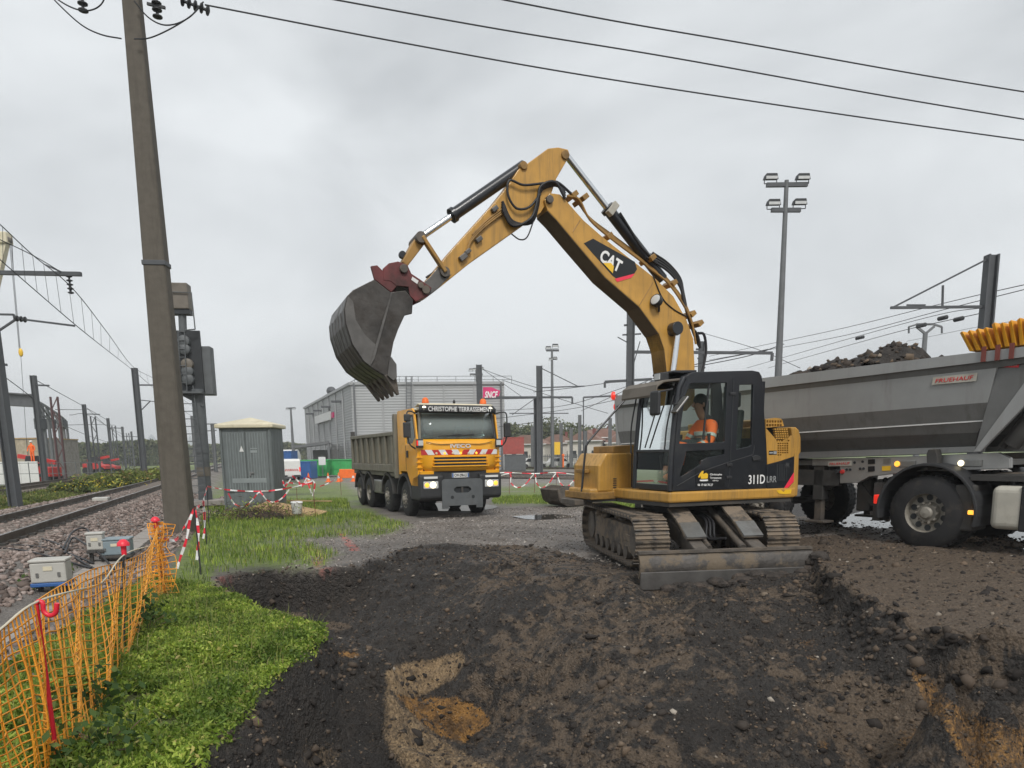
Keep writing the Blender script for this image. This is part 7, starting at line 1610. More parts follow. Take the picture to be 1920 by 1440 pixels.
# left row along the main line
mast(-22, 560, 27, .36, 'nearest dark steel mast at the left edge beside the track', 'dark_mast', basepx=20)
lt = empty('cantilever_bracket', atY(-20, 512, 25), 0, 'dark horizontal cantilever arm reaching in from the left edge', 'bracket', 'left line brackets'); O = Vector(lt.location)
def lq(x, y, Y=25): return atY(x, y, Y)-O
MB().bar(lq(-20,511), lq(152,514), .13, .13).build('arm', MATS['dark_mast'], lt); insul(lq(129,516), (0.02,0,-1), lt, 5); MB().bar(lq(86,497), lq(122,513), .05, .05).build('tie', MATS['dark_mast'], lt)
lt = empty('cantilever_bracket', atY(-20, 600, 25), 0, 'lower bent registration arm below it at the left edge', 'bracket', 'left line brackets'); O = Vector(lt.location)
for a, b in (((-20,589),(26,590)), ((26,590),(28,600)), ((28,600),(-20,632)), ((28,597),(140,611))): MB().bar(lq(*a), lq(*b), .06, .06).build('tube', MATS['dark_mast'], lt)
insul(lq(30,597), lq(60,601)-lq(30,597), lt, 3)
lt = empty('cantilever_bracket', atY(-20, 686, 40), 0, 'small third bracket low at the left edge', 'bracket', 'left line brackets'); O = Vector(lt.location)
MB().bar(lq(-20,684,40), lq(13,684,40), .12, .12).build('arm', MATS['dark_mast'], lt); insul(lq(3,688,40), (0,0,-1), lt, 4)
msg = [(-30,398,20),(0,421,21.5),(61,478,23.5),(137,542,25),(200,622,36),(250,688,52),(292,712,62),(330,740,80),(380,775,130)]
con = [(-30,460,20),(0,487,21.5),(70,548,23.5),(146,613,25),(200,656,36),(250,695,50),(297,735,62),(335,765,80),(385,795,130)]
wire(msg, 'upper messenger wire descending from upper left over the track', .016, 10); wire(con, 'contact wire with droppers descending over the track', .016, 10)
wire([(-20,440,22),(60,478,24),(118,512,25)], 'steep tie wire to the left cantilever arm', .014)
mp_, cp_ = smoothpts([atY(*p) for p in msg], 10), smoothpts([atY(*p) for p in con], 10)
ords = 'first second third fourth fifth sixth seventh eighth ninth tenth eleventh twelfth thirteenth fourteenth fifteenth sixteenth seventeenth eighteenth'.split()
for i_, k in enumerate(range(8, 62, 3)): MB().tube([mp_[k], cp_[k]], .007, 4).build('dropper_wire', MATS['wire'], None, label=ords[i_]+' thin vertical dropper from the left edge between messenger and contact wire', cat='wire', group='droppers')
mast(252, 690, 54, .36, 'steel mast beside the track left of the concrete pole', 'dark_mast', arms=[((262,722),(300,722),.10), ((262,750),(282,752),.06), ((282,752),(266,768),.06), ((282,752),(330,760),.05)])
wire([(285,752,54),(330,758,60)], 'registration wire beside the concrete pole', .02)
for px, py, Y, lab in ((62,704,55,'large leaning mast before the steel frame'), (157,758,86,'third mast of the left row, right of steel frame'), (202,784,115,'fourth mast of the left row'), (229,800,146,'fifth mast of the left row'), (246,809,180,'sixth, far mast of the left row'), (263,817,230,'far thin mast under the church tower'), (282,822,270,'last far mast left of the concrete pole')):
    mast(px, py, Y, .36, lab, 'dark_mast', arms=([((px,py+18),(px+30,py+19),.12)] if Y < 150 else []))
for px, py, Y, lab, mt in ((101,744,62,'dark red lattice mast by the steel frame', 'dark_red'), (174,781,92,'dark lattice mast right of the steel frame', 'dark_mast'), (213,798,122,'smaller dark lattice mast further along', 'dark_mast'), (239,812,160,'smallest lattice mast in the far row', 'dark_mast')):
    mast(px, py, Y, .6, lab, mt, lattice=True)
for i, (a, b, c_) in enumerate((((104,768,62),(157,768,86),(166,767,86)), ((120,797,86),(174,796,92),(215,797,115)), ((166,768,86),(202,800,115),(232,815,150)), ((66,712,55),(157,762,86),(205,790,115)), ((0,700,50),(62,748,55),(100,790,62)), ((130,778,86),(175,783,92),(240,828,160)), ((125,800,86),(180,822,110),(240,840,170)))):
    wire([a, b, c_], ['left yard wire between lattice mast and third mast', 'left yard cross wire at mid height', 'left yard wire falling to the fifth mast', 'top wire along the left row of masts', 'wire descending before the steel frame', 'thin sagging wire in the left yard', 'lowest left yard wire above the machines'][i], .03)
# right of the concrete pole: far masts near the cabinet
mast(398, 795, 75, .3, 'thin mast right of the signal mast', 'steel_mast', arms=[((388,795),(406,795),.12), ((386,808),(406,807),.1)]); mast(360, 780, 70, .25, 'thin mast behind the signal mast foot', 'steel_mast')
# ================================================================== GREY WAREHOUSE
def ribwall(name, A_, B_, z0, z1, mat, parent, n=40, dep=.03):
    """horizontally ribbed cladding between two ground points"""
    A_, B_ = Vector(A_), Vector(B_); d = (B_-A_).normalized(); nrm = Vector((d.y, -d.x, 0)); V = []; F = []
    zs = np.linspace(z0, z1, 2*n+1)
    for i, z in enumerate(zs):
        off = nrm*(dep if i % 2 else 0); V += [tuple(A_+off+Vector((0,0,z))), tuple(B_+off+Vector((0,0,z)))]
        if i: F.append((2*i-2, 2*i-1, 2*i+1, 2*i))
    return MB().add(V, F).build(name, MATS[mat], parent)
BF = atY(658, 719, 93); zt_ = BF.z; W1 = Vector((BF.x, 93, 0)); W2 = atY(945, 718, 95); W2.z = 0; W3 = atY(571, 768, 140); W3.z = 0; W4 = W2+(W3-W1)
wh = empty('warehouse', (W1.x, W1.y, gz(93)), 0, 'large pale grey ribbed metal warehouse with magenta sign', 'building'); O = Vector(wh.location)
z0 = -.4; z1 = zt_-O.z
q = lambda p: Vector((p.x-O.x, p.y-O.y, 0))
ribwall('front_wall', q(W1), q(W2), z0, z1, 'facade', wh, 34); ribwall('side_wall', q(W3), q(W1), z0, z1, 'facade_side', wh, 34); ribwall('side_wall', q(W2), q(W4), z0, z1, 'facade_side', wh, 10)
MB().add([tuple(q(p)+Vector((0,0,z1-.1))) for p in (W1, W2, W4, W3)], [(0,1,2,3)]).build('roof', MATS['steel_mast'], wh)
for a, b in ((W1, W2), (W3, W1)): MB().bar(q(a)+Vector((0,0,z1)), q(b)+Vector((0,0,z1)), .5, .35).build('parapet', MATS['facade'], wh)
for a, b in ((W1, W2), (W3, W1)):
    dd = q(b)-q(a); n = int(dd.length/2.2); inset = Vector((1.0, 1.5, 0))
    for k in range(n+1): p = q(a)+dd*k/n+inset; MB().bar(p+Vector((0,0,z1)), p+Vector((0,0,z1+1.0)), .06, .06).build('railing_post', MATS['steel_mast'], wh)
    for hgt in (.55, 1.0): MB().bar(q(a)+inset+Vector((0,0,z1+hgt)), q(b)+inset+Vector((0,0,z1+hgt)), .06, .06).build('railing_rail', MATS['steel_mast'], wh)
def wf(x, y, dy=-.25): p = atY(x, y, 93.4+dy); return Vector((p.x-O.x, p.y-O.y, p.z-O.z))
for k in range(1, 5):
    p = q(W1).lerp(q(W2), k/5); MB().bar(p+Vector((0,-.1,z0)), p+Vector((0,-.1,z1)), .16, .1).build('panel_joint', MATS['facade_side'], wh)
for k in range(1, 8):
    p = q(W3).lerp(q(W1), k/8); MB().bar(p+Vector((-.1,-.05,z0)), p+Vector((-.1,-.05,z1)), .16, .16).build('panel_joint', MATS['facade'], wh)
for t_ in (.02, .98):
    p = q(W1).lerp(q(W2), t_); MB().tube([p+Vector((0,-.25,z0)), p+Vector((0,-.25,z1))], .12, 8).build('downpipe', MATS['steel_mast'], wh)
# cage ladder on the front
for x in (762, 771): MB().bar(wf(x,707), wf(x,870), .1, .1).build('ladder_rail', MATS['steel_mast'], wh)
for k in range(26): MB().bar(wf(762,712+k*6,-.3), wf(771,712+k*6,-.3), .06, .06).build('ladder_rung', MATS['steel_mast'], wh)
for x in (760, 773): MB().bar(wf(x,706,.8), wf(x,722,.8), .08, .08).build('ladder_cage', MATS['steel_mast'], wh)
MB().bar(wf(760,706,.8), wf(773,706,.8), .08, .08).build('ladder_cage', MATS['steel_mast'], wh)
# magenta sign with white letters
sg = [wf(*p) for p in ((906,727),(922,727),(938,734),(935,746),(906,747))]; yy = sg[0].y-.6
MB().prism([(p.x, p.z) for p in sg], yy-.2, yy).build('sign_board', MATS['magenta'], wh)
a, b = wf(909,741), wf(934,741); c_ = (a+b)/2; text_obj('SNCF', (b-a).length, .85, frame_mat((c_.x, yy-.21, c_.z), (1,0,0), (0,0,1)), MATS['lettering_white'], wh, 'lettering', depth=.05, bold=.03, shear=.3)
# white banner and small vents on the side wall
sd = (q(W3)-q(W1)); sdn = sd.normalized(); onr = Vector((sdn.y, -sdn.x, 0)); onr = onr if onr.x < 0 else -onr
def ws(x, y, off=.5):
    p = atP(x, y, W1+onr*off, onr.normalized()); return p-O
P = [ws(*p) for p in ((590,781),(618,771),(618,787),(591,795))]
MB().add([tuple(p) for p in P]+[tuple(p-onr*.2) for p in P], [(0,1,2,3),(7,6,5,4),(0,4,5,1),(1,5,6,2),(2,6,7,3),(3,7,4,0)]).build('banner', MATS['white'], wh)
P = [ws(*p) for p in ((621,774),(624,773),(624,783),(621,784))]; MB().add([tuple(p) for p in P]+[tuple(p-onr*.2) for p in P], [(0,1,2,3),(7,6,5,4),(0,4,5,1),(1,5,6,2),(2,6,7,3),(3,7,4,0)]).build('banner', MATS['magenta'], wh)
for (x, y) in ((582,776),(596,770),(612,763),(632,753)):
    p = ws(x, y, .5); MB().bx(-.7,.7,-.5,.3,-.12,.12).xf(Matrix.Translation(p)).build('roof_drain', MATS['dark_mast'], wh)
p = ws(621, 733, -1.5); MB().ball(p, (.8,.8,.7), 8, 6).build('roof_fan', MATS['dark_mast'], wh)
for k in range(9): p = ws(612+k*5.2, 866-k*1.5, .6); MB().bar(p, p+Vector((0,0,1.9)), .06, .06).build('fence_post', MATS['steel_mast'], wh)
# lean-to canopy on the left of the warehouse
cn = atY(585, 832, 96); e = empty('canopy_shed', (cn.x, 96, gz(96)), 0, 'low dark open shed attached left of the warehouse', 'shed'); O2 = Vector(e.location)
def cq(x, y, Y=96): return atY(x, y, Y)-O2
A_, B_ = cq(551, 838), cq(617, 830); MB().bar(A_, B_, .3, .35).build('roof_edge', MATS['steel_mast'], e); MB().add([tuple(A_), tuple(B_), tuple(B_+Vector((-3,14,.0))), tuple(A_+Vector((-3,14,0)))], [(0,1,2,3)]).build('roof', MATS['steel_mast'], e)
for x, y in ((551,839),(616,832)): p = cq(x, y); MB().bar((p.x,0,0), (p.x,0,p.z), .3, .3).build('post', MATS['steel_mast'], e)
MB().bx(A_.x+.3,B_.x-.3,8,8.2,0,A_.z-.4).build('back_wall', MATS['trailer_dark'], e)
# ================================================================== SKIPS, VAN, CONES, CONTAINERS
def skip(px, py, Y, L_, label):
    p = atY(px, py, Y); e = empty('green_skip', (p.x, Y, gz(Y, p.x)), .05, label, 'skip', 'green skips'); h = 1.7
    MB().prism([(-L_/2,.15),(L_/2,.15),(L_/2+.35,h),(-L_/2-.35,h)], -1.1, 1.1).build('body', MATS['green_skip'], e, bevel=.04)
    for k in range(6): x = -L_/2+.3+k*(L_-.6)/5; MB().bar((x,-1.14,.2), (x,-1.14,h-.1), .12, .08).build('rib', MATS['green_skip'], e)
    MB().bx(-L_/2-.4,L_/2+.4,-1.18,1.18,h,h+.12).build('rim', MATS['green_skip'], e); MB().bx(-L_/2-.1,L_/2+.1,-1.13,-1.101,.75,.9).build('rail', MATS['green_skip'], e)
skip(594, 866, 74, 2.0, 'smaller green skip at left with white panel'); skip(632, 865, 77, 4.2, 'long green skip partly behind the truck bed')
p = atY(604, 862, 72); si = empty('site_sign', (p.x, 72, gz(72, p.x)), 0, 'thin post with small white sign before the green skips', 'sign'); MB().bar((0,0,0),(0,0,2.3),.07,.07).build('post', MATS['steel_mast'], si); MB().bx(-.35,.35,-.06,-.04,1.3,2.1).build('panel', MATS['white'], si)
vp = atY(548, 880, 66); van = empty('white_van', (vp.x-.2, 66, gz(66, vp.x)), rad(114), 'white delivery van seen from behind right of the cabinet', 'van')
# van: +x forward (away), rear at x=0
MB().prism([(0,.35),(0,1.75),(.12,1.95),(3.2,1.95),(4.0,1.25),(4.85,1.05),(4.95,.35)], -.95, .95).build('body', MATS['white'], van, bevel=.07)
for sy in (-1, 1):
    MB().bx(-.02,.0,min(sy*.06,sy*.82),max(sy*.06,sy*.82),.5,1.75).build('rear_door', MATS['white'], van); MB().bx(-.03,.02,sy*.87-.06,sy*.87+.06,.8,1.2).build('tail_light', MATS['lamp_red'], van)
    for x in (.9, 3.9): wheel(van, x, sy*.93, .34, .34, .22, sy)
    MB().prism([(3.25,1.25),(3.3,1.75),(3.75,1.3)], sy*.955-.005, sy*.955+.005).build('side_window', MATS['signal_black'], van)
for k in range(8): y = -.75+k*.19; MB().prism([(y,.85),(y+.1,.85),(y+.1+(.12 if k < 4 else -.12),1.05),(y+(.12 if k < 4 else -.12),1.05)], -.026, -.021, 'x').build('chevron', MATS['red'], van)
MB().bx(-.08,.05,-.9,.9,.3,.48).build('bumper', MATS['black_plastic'], van); MB().bx(-.086,-.08,-.26,.26,.36,.47).build('number_plate', MATS['white'], van)
def box_container(px, py, Y, w_, h_, mat, label, d=2.4, name='container'):
    p = atY(px, py, Y); e = empty(name, (p.x, Y, gz(Y, p.x)), 0, label, 'container'); z = p.z-gz(Y, p.x) if False else 0
    MB().bx(-w_/2,w_/2,0,d,.05,h_).build('body', MATS[mat], e)
    n = max(4, int(w_/.35))
    for k in range(n): x = -w_/2+(k+.5)*w_/n; MB().bx(x-w_/n*.25,x+w_/n*.25,-.04,-.001,.2,h_-.15).build('corrugation', MATS[mat], e)
    MB().bx(-w_/2-.02,w_/2+.02,-.05,d,h_,h_+.1).build('top_rail', MATS[mat], e); return e
box_container(524, 850, 80, 2.6, 2.7, 'blue', 'small blue container right of the cabinet roof')
box_container(569, 870, 69, 1.3, 1.6, 'blue', 'low blue bin behind the white van')
gc = box_container(966, 870, 88, 2.6, 1.9, 'signal_grey', 'grey container under the red one right of the truck')
rc = box_container(963, 850, 88.6, 2.6, 2.0, 'container_red', 'red container stacked on the grey one beside warehouse'); rc.location.z += 2.02
for i, (x, y, Y) in enumerate(((577,872,58),(614,872,58),(634,874,58),(637,871,62),(661,872,58),(578,880,52))):
    p = atY(x, y, Y); e = empty('traffic_cone', (p.x, Y, gz(Y, p.x)), 0, ['leftmost orange cone by the van', 'orange cone before the green skips', 'tall orange cone left of pair near truck', 'orange cone right behind that pair', 'orange cone nearest the truck bed', 'single orange cone closest to the cabinet'][i], 'traffic cone', 'orange traffic cones')
    MB().bx(-.22,.22,-.22,.22,0,.05).build('base', MATS['orange'], e); MB().lathe([(.05,.16),(.30,.11)], (0,0,0), (0,0,1), 12).build('lower_cone', MATS['orange'], e); MB().lathe([(.301,.11),(.48,.075)], (0,0,0), (0,0,1), 12).build('white_band', MATS['white'], e); MB().lathe([(.481,.075),(.75,.03)], (0,0,0), (0,0,1), 12).build('upper_cone', MATS['orange'], e)
p = atY(665, 874, 60); b_ = MB().bx(-1.3,1.3,-.1,.1,.25,1.0).build('orange_barrier', MATS['orange'], None, label='orange plastic barrier at the end of truck bed', cat='barrier', bevel=.04); b_.location = (p.x, 60, gz(60, p.x))
# spare excavator bucket on the ground
sbp = atZ(1072, 948, 0); e = empty('spare_bucket', (sbp.x, sbp.y, 0), .5, 'spare dark steel bucket lying behind the excavator tool box', 'bucket')
pr_ = [(-.9,.55),(-.8,.2),(-.5,.03),(0,0),(.5,.03),(.9,.0)]
MB().prism(pr_+[(p[0]*.96, p[1]+.05) for p in pr_[::-1]], -.5, .5).build('shell', MATS['muddy_steel'], e); 
for y in (-.5, .47): MB().prism(pr_+[(.8,.3),(.3,.6),(-.5,.68)], y, y+.03).build('side_plate', MATS['muddy_steel'], e)
MB().ball((0,0,.35), (.75,.45,.2), 10, 6).build('mud_filling', MATS['load_soil'], e)
# ================================================================== RIGHT YARD TRACKS, FENCE, HOUSES, TREES
for i, (ya, yb) in enumerate(((884,890),(892,898),(876,880),(868,871))):
    A_, B_ = atZ(935, ya, -.3), atZ(1190, yb, -.3); e = empty('railway_track', A_, 0); tag(e, kind='structure'); d = (B_-A_); d = Vector((d.x, d.y, 0)); n_ = Vector((-d.y, d.x, 0)).normalized()
    for s in (-.75, .75): MB().bar(n_*s-d*.3, d*1.6+n_*s, .12, .18).build('rail', MATS['rail_steel'], e)
    if i < 2:
        for k in range(90):
            p = -d*.3+d*1.9*k/90; MB().bar(p-n_*1.2, p+n_*1.2, .24, .12).build('sleeper', MATS['sleeper'], e)
fy = 108
a, b = atY(935, 862, fy), atY(1170, 860, fy); fe = empty('yard_fence', (a.x, fy, gz(fy)), 0, 'grey paling fence before the far houses', 'fence')
for k in range(70): x = (b.x-a.x)*k/69; MB().bar((x,0,0), (x,0,1.9), .12, .05).build('pale', MATS['steel_mast'], fe)
for z in (.4, 1.6): MB().bar((0,.06,z), (b.x-a.x,.06,z), .06, .1).build('rail', MATS['steel_mast'], fe)
hs = [(985,845,120,6.5,3.6,'white low house with dull red roof beside the containers'), (1045,842,128,7,3.8,'white house behind the centre masts with brown roof'), (1095,846,118,5.5,4.0,'white gabled house left of the tall far mast'), (1135,842,124,6.5,4.6,'larger white gabled house with red roof left of excavator'), (1165,848,118,5,3.6,'white house partly hidden by the excavator tool box')]
for i, (px, py, Y, w_, h_, lab) in enumerate(hs):
    p = atY(px, py, Y); e = empty('white_house', (p.x, Y, gz(Y)), random.uniform(-.3,.3), lab, 'house', 'houses behind the yard')
    MB().bx(-w_/2,w_/2,0,6,0,h_).build('wall', MATS['plaster'], e)
    MB().prism([(-w_/2-.3,h_),(w_/2+.3,h_),(w_*.1,h_+1.5),(-w_*.1,h_+1.5)], -.4, 6.4).build('roof', MATS['roof_tile'], e)
    MB().prism([(-w_/2-.35,h_-.1),(w_/2+.35,h_-.1),(w_/2+.35,h_+.06),(-w_/2-.35,h_+.06)], -.45, -.401).build('eaves_board', MATS['white'], e)
    for k in range(3):
        x = -w_*.3+k*w_*.3; wn = MB().bx(x-.4,x+.4,-.03,.0,1.2,2.4).build('window', MATS['signal_black'], e); MB().bx(x-.5,x+.5,-.06,-.031,1.05,1.18).build('sill', MATS['white'], wn)
    MB().bx(w_*.2,w_*.2+.5,2,2.5,h_+.5,h_+2.0).build('chimney', MATS['rust_red'], e)
for i, (px, lab) in enumerate(((1000,'parked white car before the fence, left one'), (1047,'parked white car with windscreen right of centre mast'))):
    p = atY(px, 862, 102); e = empty('parked_car', (p.x, 102, gz(102)), .2, lab, 'car', 'cars parked by the fence')
    MB().prism([(-2,.3),(-2,.8),(-1.5,.9),(-1,1.45),(.7,1.45),(1.3,.95),(2,.85),(2.05,.3)], -.85, .85).build('body', MATS['white'], e, bevel=.06); MB().prism([(-1.4,.92),(-.95,1.38),(.65,1.38),(1.15,.95)], -.86, -.852).build('side_window', MATS['signal_black'], e)
    for x in (-1.25, 1.25): MB().lathe([(-.1,.32),(.1,.32)], (x,-.78,.32), (0,1,0), 14).build('tyre', MATS['black_rubber'], e)
p = atY(1042, 850, 98); e = empty('yellow_sign', (p.x, 98, gz(98)), 0, 'small yellow notice before the far cars', 'sign'); MB().bar((0,0,0),(0,0,3.6),.1,.1).build('post', MATS['steel_mast'], e); MB().bx(-.6,.6,-.08,-.051,1.9,3.6).build('panel', MATS['decal_yellow'], e)
p = atY(1056, 862, 96); e = empty('orange_post', (p.x, 96, gz(96)), 0, 'small orange marker post in the yard', 'post'); MB().tube([(0,0,0),(0,0,1.7)], .12, 8).build('tube', MATS['orange'], e); MB().lathe([(1.7,.2),(1.9,.2),(2.0,.05)], (0,0,0), (0,0,1), 10).build('cap', MATS['orange'], e)
def tree(px, pytop, Y, rx, label, mat='tree_leaf', n=1500, leaf=.55, group='trees beyond the yard'):
    t = atY(px, pytop, Y); z0 = gz(Y, t.x); h = t.z-z0; e = empty('leafy_tree', (t.x, Y, z0), 0, label, 'tree', group)
    m = MB().tube([(0,0,-.3), (.1,0,h*.3), (0,.1,h*.75)], [.28,.2,.06], 7)
    C = []
    nb = 9
    for k in range(nb):
        a = 6.28*k/nb+random.random(); r = rx*random.uniform(.35,.75); z = h*random.uniform(.42,.9); c_ = (r*math.cos(a), r*math.sin(a), z)
        m.tube([(0,0,h*random.uniform(.2,.4)), (c_[0]*.5, c_[1]*.5, z*.85), c_], [.12,.07,.02], 5)
        s = rx*random.uniform(.28,.5); nn = n//nb; q_ = rng.normal(size=(nn, 3)); q_ /= np.linalg.norm(q_, axis=1)[:, None]; C.append(q_*(s*rng.uniform(.55, 1.1, (nn, 1)))*np.array([1, 1, 1.05])+np.array(c_))
    m.build('trunk', MATS['twig'], e, smooth=50); C = np.concatenate(C); C = C[C[:, 2] > h*.12]; C[:, 2] = np.minimum(C[:, 2], h*1.02+rng.normal(0, .2, len(C)))
    leaves('crown', C, rng.uniform(.7, 1.3, len(C))*leaf, rng.uniform(.5, .9, len(C))*leaf, mat, None, .0, e); return e
tl = [(940,806,150,4.5),(960,797,150,4.5),(985,795,148,4.5),(1003,800,155,4),(1022,796,150,4.5),(1042,786,150,5),(1062,793,148,4.5),(1078,797,152,4.5),(1098,800,160,4.5),(1118,805,160,4.5),(1138,800,155,5),(1160,796,150,5)]
tlab = ['leftmost pale tree beside the warehouse corner', 'second tree right of the warehouse', 'rounded tree above the red container', 'small tree left of the tall centre mast', 'tree directly behind the centre mast', 'tallest tree, right of the slim floodlight mast', 'tree right of the tallest one', 'loose-crowned tree left of the far mast', 'darker tree right of the far mast', 'low tree above the gabled house', 'broad tree above the larger gabled house', 'tree rising behind the handrail']
for (px, py, Y, rx), lab in zip(tl, tlab): tree(px, py, Y, rx, lab)
# ================================================================== FAR LEFT: STEEL FRAME, MACHINES, CHURCH, WOOD
sf = atY(95, 880, 66); e = empty('steel_frame', (sf.x, 66, gz(66, sf.x)), 0, 'galvanised steel frame of a building under construction at far left', 'building'); O = Vector(e.location)
cols_ = [((68,752),66),((78,757),70),((88,763),75),((97,769),80),((108,776),86),((117,783),92),((124,789),98)]
for (p, Y) in cols_:
    t = atY(*p, Y)-O; MB().bar((t.x,t.y,-.5), (t.x,t.y,t.z), .24, .24).build('column', MATS['steel_mast'], e)
for k in range(len(cols_)-1):
    a, b = atY(*cols_[k][0], cols_[k][1])-O, atY(*cols_[k+1][0], cols_[k+1][1])-O
    for dz in (0, -1.1): MB().bar(a+Vector((0,0,dz)), b+Vector((0,0,dz)), .15, .2).build('purlin', MATS['steel_mast'], e)
    MB().bar(a+Vector((0,0,0)), b+Vector((0,0,-1.1)), .1, .1).build('brace', MATS['steel_mast'], e)
a, b = atY(-30, 746, 62)-O, atY(70, 752, 66)-O; g_ = MB().bar(a, b, .5, 1.0).build('girder', MATS['steel_mast'], e); MB().bar(a+Vector((0,-.3,.5)), b+Vector((0,-.3,.5)), .6, .12).build('flange', MATS['steel_mast'], g_); MB().bar(a+Vector((0,-.3,-.5)), b+Vector((0,-.3,-.5)), .6, .12).build('flange', MATS['steel_mast'], g_)
for (p, Y) in cols_[1:6:2]:
    t = atY(p[0], 795, Y)-O; MB().bx(t.x-.4,t.x+.4,t.y-.5,t.y+.2,t.z-.5,t.z+.5).build('crane_bracket', MATS['dark_mast'], e)
w_ = atY(38, 870, 84); e = empty('concrete_shed', (w_.x, 84, gz(84, w_.x)), .1, 'stained pale concrete shed wall behind the steel frame', 'building'); MB().bx(-3.2,2.4,0,9,0,4.6).build('wall', MATS['concrete'], e); MB().bx(-3.3,2.5,-.1,9,4.6,4.75).build('coping', MATS['wood'], e)
mk('stained', (.40, .34, .25), .9, var=.2, dirt=(.25, .17, .08), damt=.3, streak=True)
for k in range(4): MB().bx(-3.1+k*1.4,-1.75+k*1.4,-.06,-.001,.1,4.5).build('wall_panel', MATS['stained'], e)
w_ = atY(35, 880, 60); e = empty('site_hoarding', (w_.x, 60, gz(60, w_.x)), .05, 'white site hoarding panels low at far left', 'hoarding')
for k in range(5): MB().bx(-2.0+k*.72,-1.3+k*.72,-.03,.03,.1,2.0).build('panel', MATS['white'], e)
e = empty('mesh_fence', (atY(60,880,58).x, 58, gz(58)), 0, 'thin wire mesh site fence before the red machines', 'fence')
for k in range(14): MB().bar((-5+k*.95,0,0), (-5+k*.95,0,1.9), .05, .05).build('post', MATS['steel_mast'], e)
for z in (.15, 1.0, 1.85): MB().bar((-5,0,z), (7.4,0,z), .04, .04).build('wire_rail', MATS['steel_mast'], e)
def machine(px, py, Y, label, s=1.0, flip=1):
    p = atY(px, py, Y); e = empty('red_telehandler', (p.x, Y, gz(Y, p.x)), 0, label, 'telehandler', 'red lifting machines')
    def X(v): return [(flip*a*s, b*s) for a, b in v]
    MB().prism(X([(-1.6,.7),(-1.6,1.5),(.2,1.6),(.8,1.3),(1.7,1.2),(1.7,.7)]), -.9*s, .9*s).build('chassis', MATS['red'], e, bevel=.05)
    MB().prism(X([(-.7,1.55),(-.7,2.5),(.3,2.5),(.6,1.6)]), -.8*s, .0).build('cab', MATS['signal_black'], e, bevel=.04)
    MB().bar((flip*-1.5*s,.4*s,1.9*s), (flip*1.7*s,.4*s,2.5*s), .35*s, .35*s).build('boom', MATS['red'], e)
    for x in (-1.1, 1.1):
        for y in (-.9, .9): MB().lathe([(-.2*s,.5*s),(.2*s,.5*s)], (x*s,y*s,.5*s), (0,1,0), 14).build('wheel', MATS['black_rubber'], e)
machine(68, 872, 62, 'red telehandler nearest, with orange boom, at far left', 1.0, -1); machine(180, 856, 105, 'red machine with raised boom right of the lattice mast'); machine(203, 858, 112, 'smaller red machine further right in the yard', .85)
p = atY(60, 848, 61); wk = empty('construction_worker', (p.x, 61, gz(61, p.x)), 0, 'person in orange hi-vis and helmet standing on the red lift', 'person')
# red scissor platform carrying the worker
sl = empty('scissor_lift', (p.x, 61.2, gz(61, p.x)), 0, 'red scissor lift under the worker at far left', 'lift'); zp = p.z-gz(61, p.x)-.85
MB().bx(-.8,.8,-.4,.4,.25,.7).build('base', MATS['red'], sl); MB().bx(-.8,.8,-.4,.4,zp-.1,zp).build('platform', MATS['red'], sl)
for s in (-1, 1): MB().bar((s*.7,0,.7), (-s*.7,0,zp-.1), .12, .12).build('scissor_arm', MATS['red'], sl)
wk.location.z += zp; 
wj = [((0,0,.9),.15,.12),((0,0,1.15),.15,.12),((0,0,1.4),.18,.12),((0,0,1.52),.06),((0,0,1.66),.1,.11),((-.22,0,1.38),.06),((-.30,-.05,1.1),.05),((-.25,-.22,.92),.04),((.22,0,1.38),.06),((.30,-.05,1.1),.05),((.25,-.22,.92),.04),((-.1,0,.85),.09),((-.1,0,.45),.07),((-.1,0,.06),.05),((.1,0,.85),.09),((.1,0,.45),.07),((.1,0,.06),.05)]
skin_mesh('body', wj, [(0,1),(1,2),(2,3),(3,4),(2,5),(5,6),(6,7),(2,8),(8,9),(9,10),(0,11),(11,12),(12,13),(0,14),(14,15),(15,16)], MATS['hivis'], wk, 1)
MB().ball((0,0,1.74), (.13,.15,.1), 10, 6).build('helmet', MATS['white'], wk, smooth=60)
# mobile crane boom with hook, top left
cb_ = atY(-12, 560, 70); e = empty('crane_boom', (cb_.x, 70, cb_.z-8), 0, 'pale crane boom tip entering at the left edge', 'crane'); O = Vector(e.location)
MB().bar(atY(-45,690,70)-O, atY(10,452,70)-O, .55, .6).build('boom', MATS['cream'], e); MB().lathe([(-.3,.4),(.3,.4)], atY(12,450,70)-O, (0,1,0), 14).build('sheave', MATS['signal_tan'], e)
MB().bx(-.5,.5,-.5,.5,-.5,.5).xf(Matrix.Translation(atY(8,447,70)-O)).build('boom_head', MATS['cream'], e, bevel=.1)
for dx in (-2, 0, 2): MB().tube([atY(19+dx*.8,452,70)-O, atY(37+dx*.6,655,70)-O], .018, 5).build('hoist_rope', MATS['wire'], e)
hkb = MB().ball(atY(39,661,70)-O, (.22,.15,.4), 10, 6).build('hook_block', MATS['decal_yellow'], e, smooth=60); MB().tube([atY(39,666,70)-O, atY(44,740,70)-O, atY(52,862,70)-O], .02, 5).build('sling', MATS['wire'], e)
ch_ = atY(285, 830, 900); e = empty('church_tower', (ch_.x, 900, -1), 0, 'pale blue distant church with domed tower on the horizon', 'church'); O = Vector(e.location); tz = atY(284,814,900).z+1
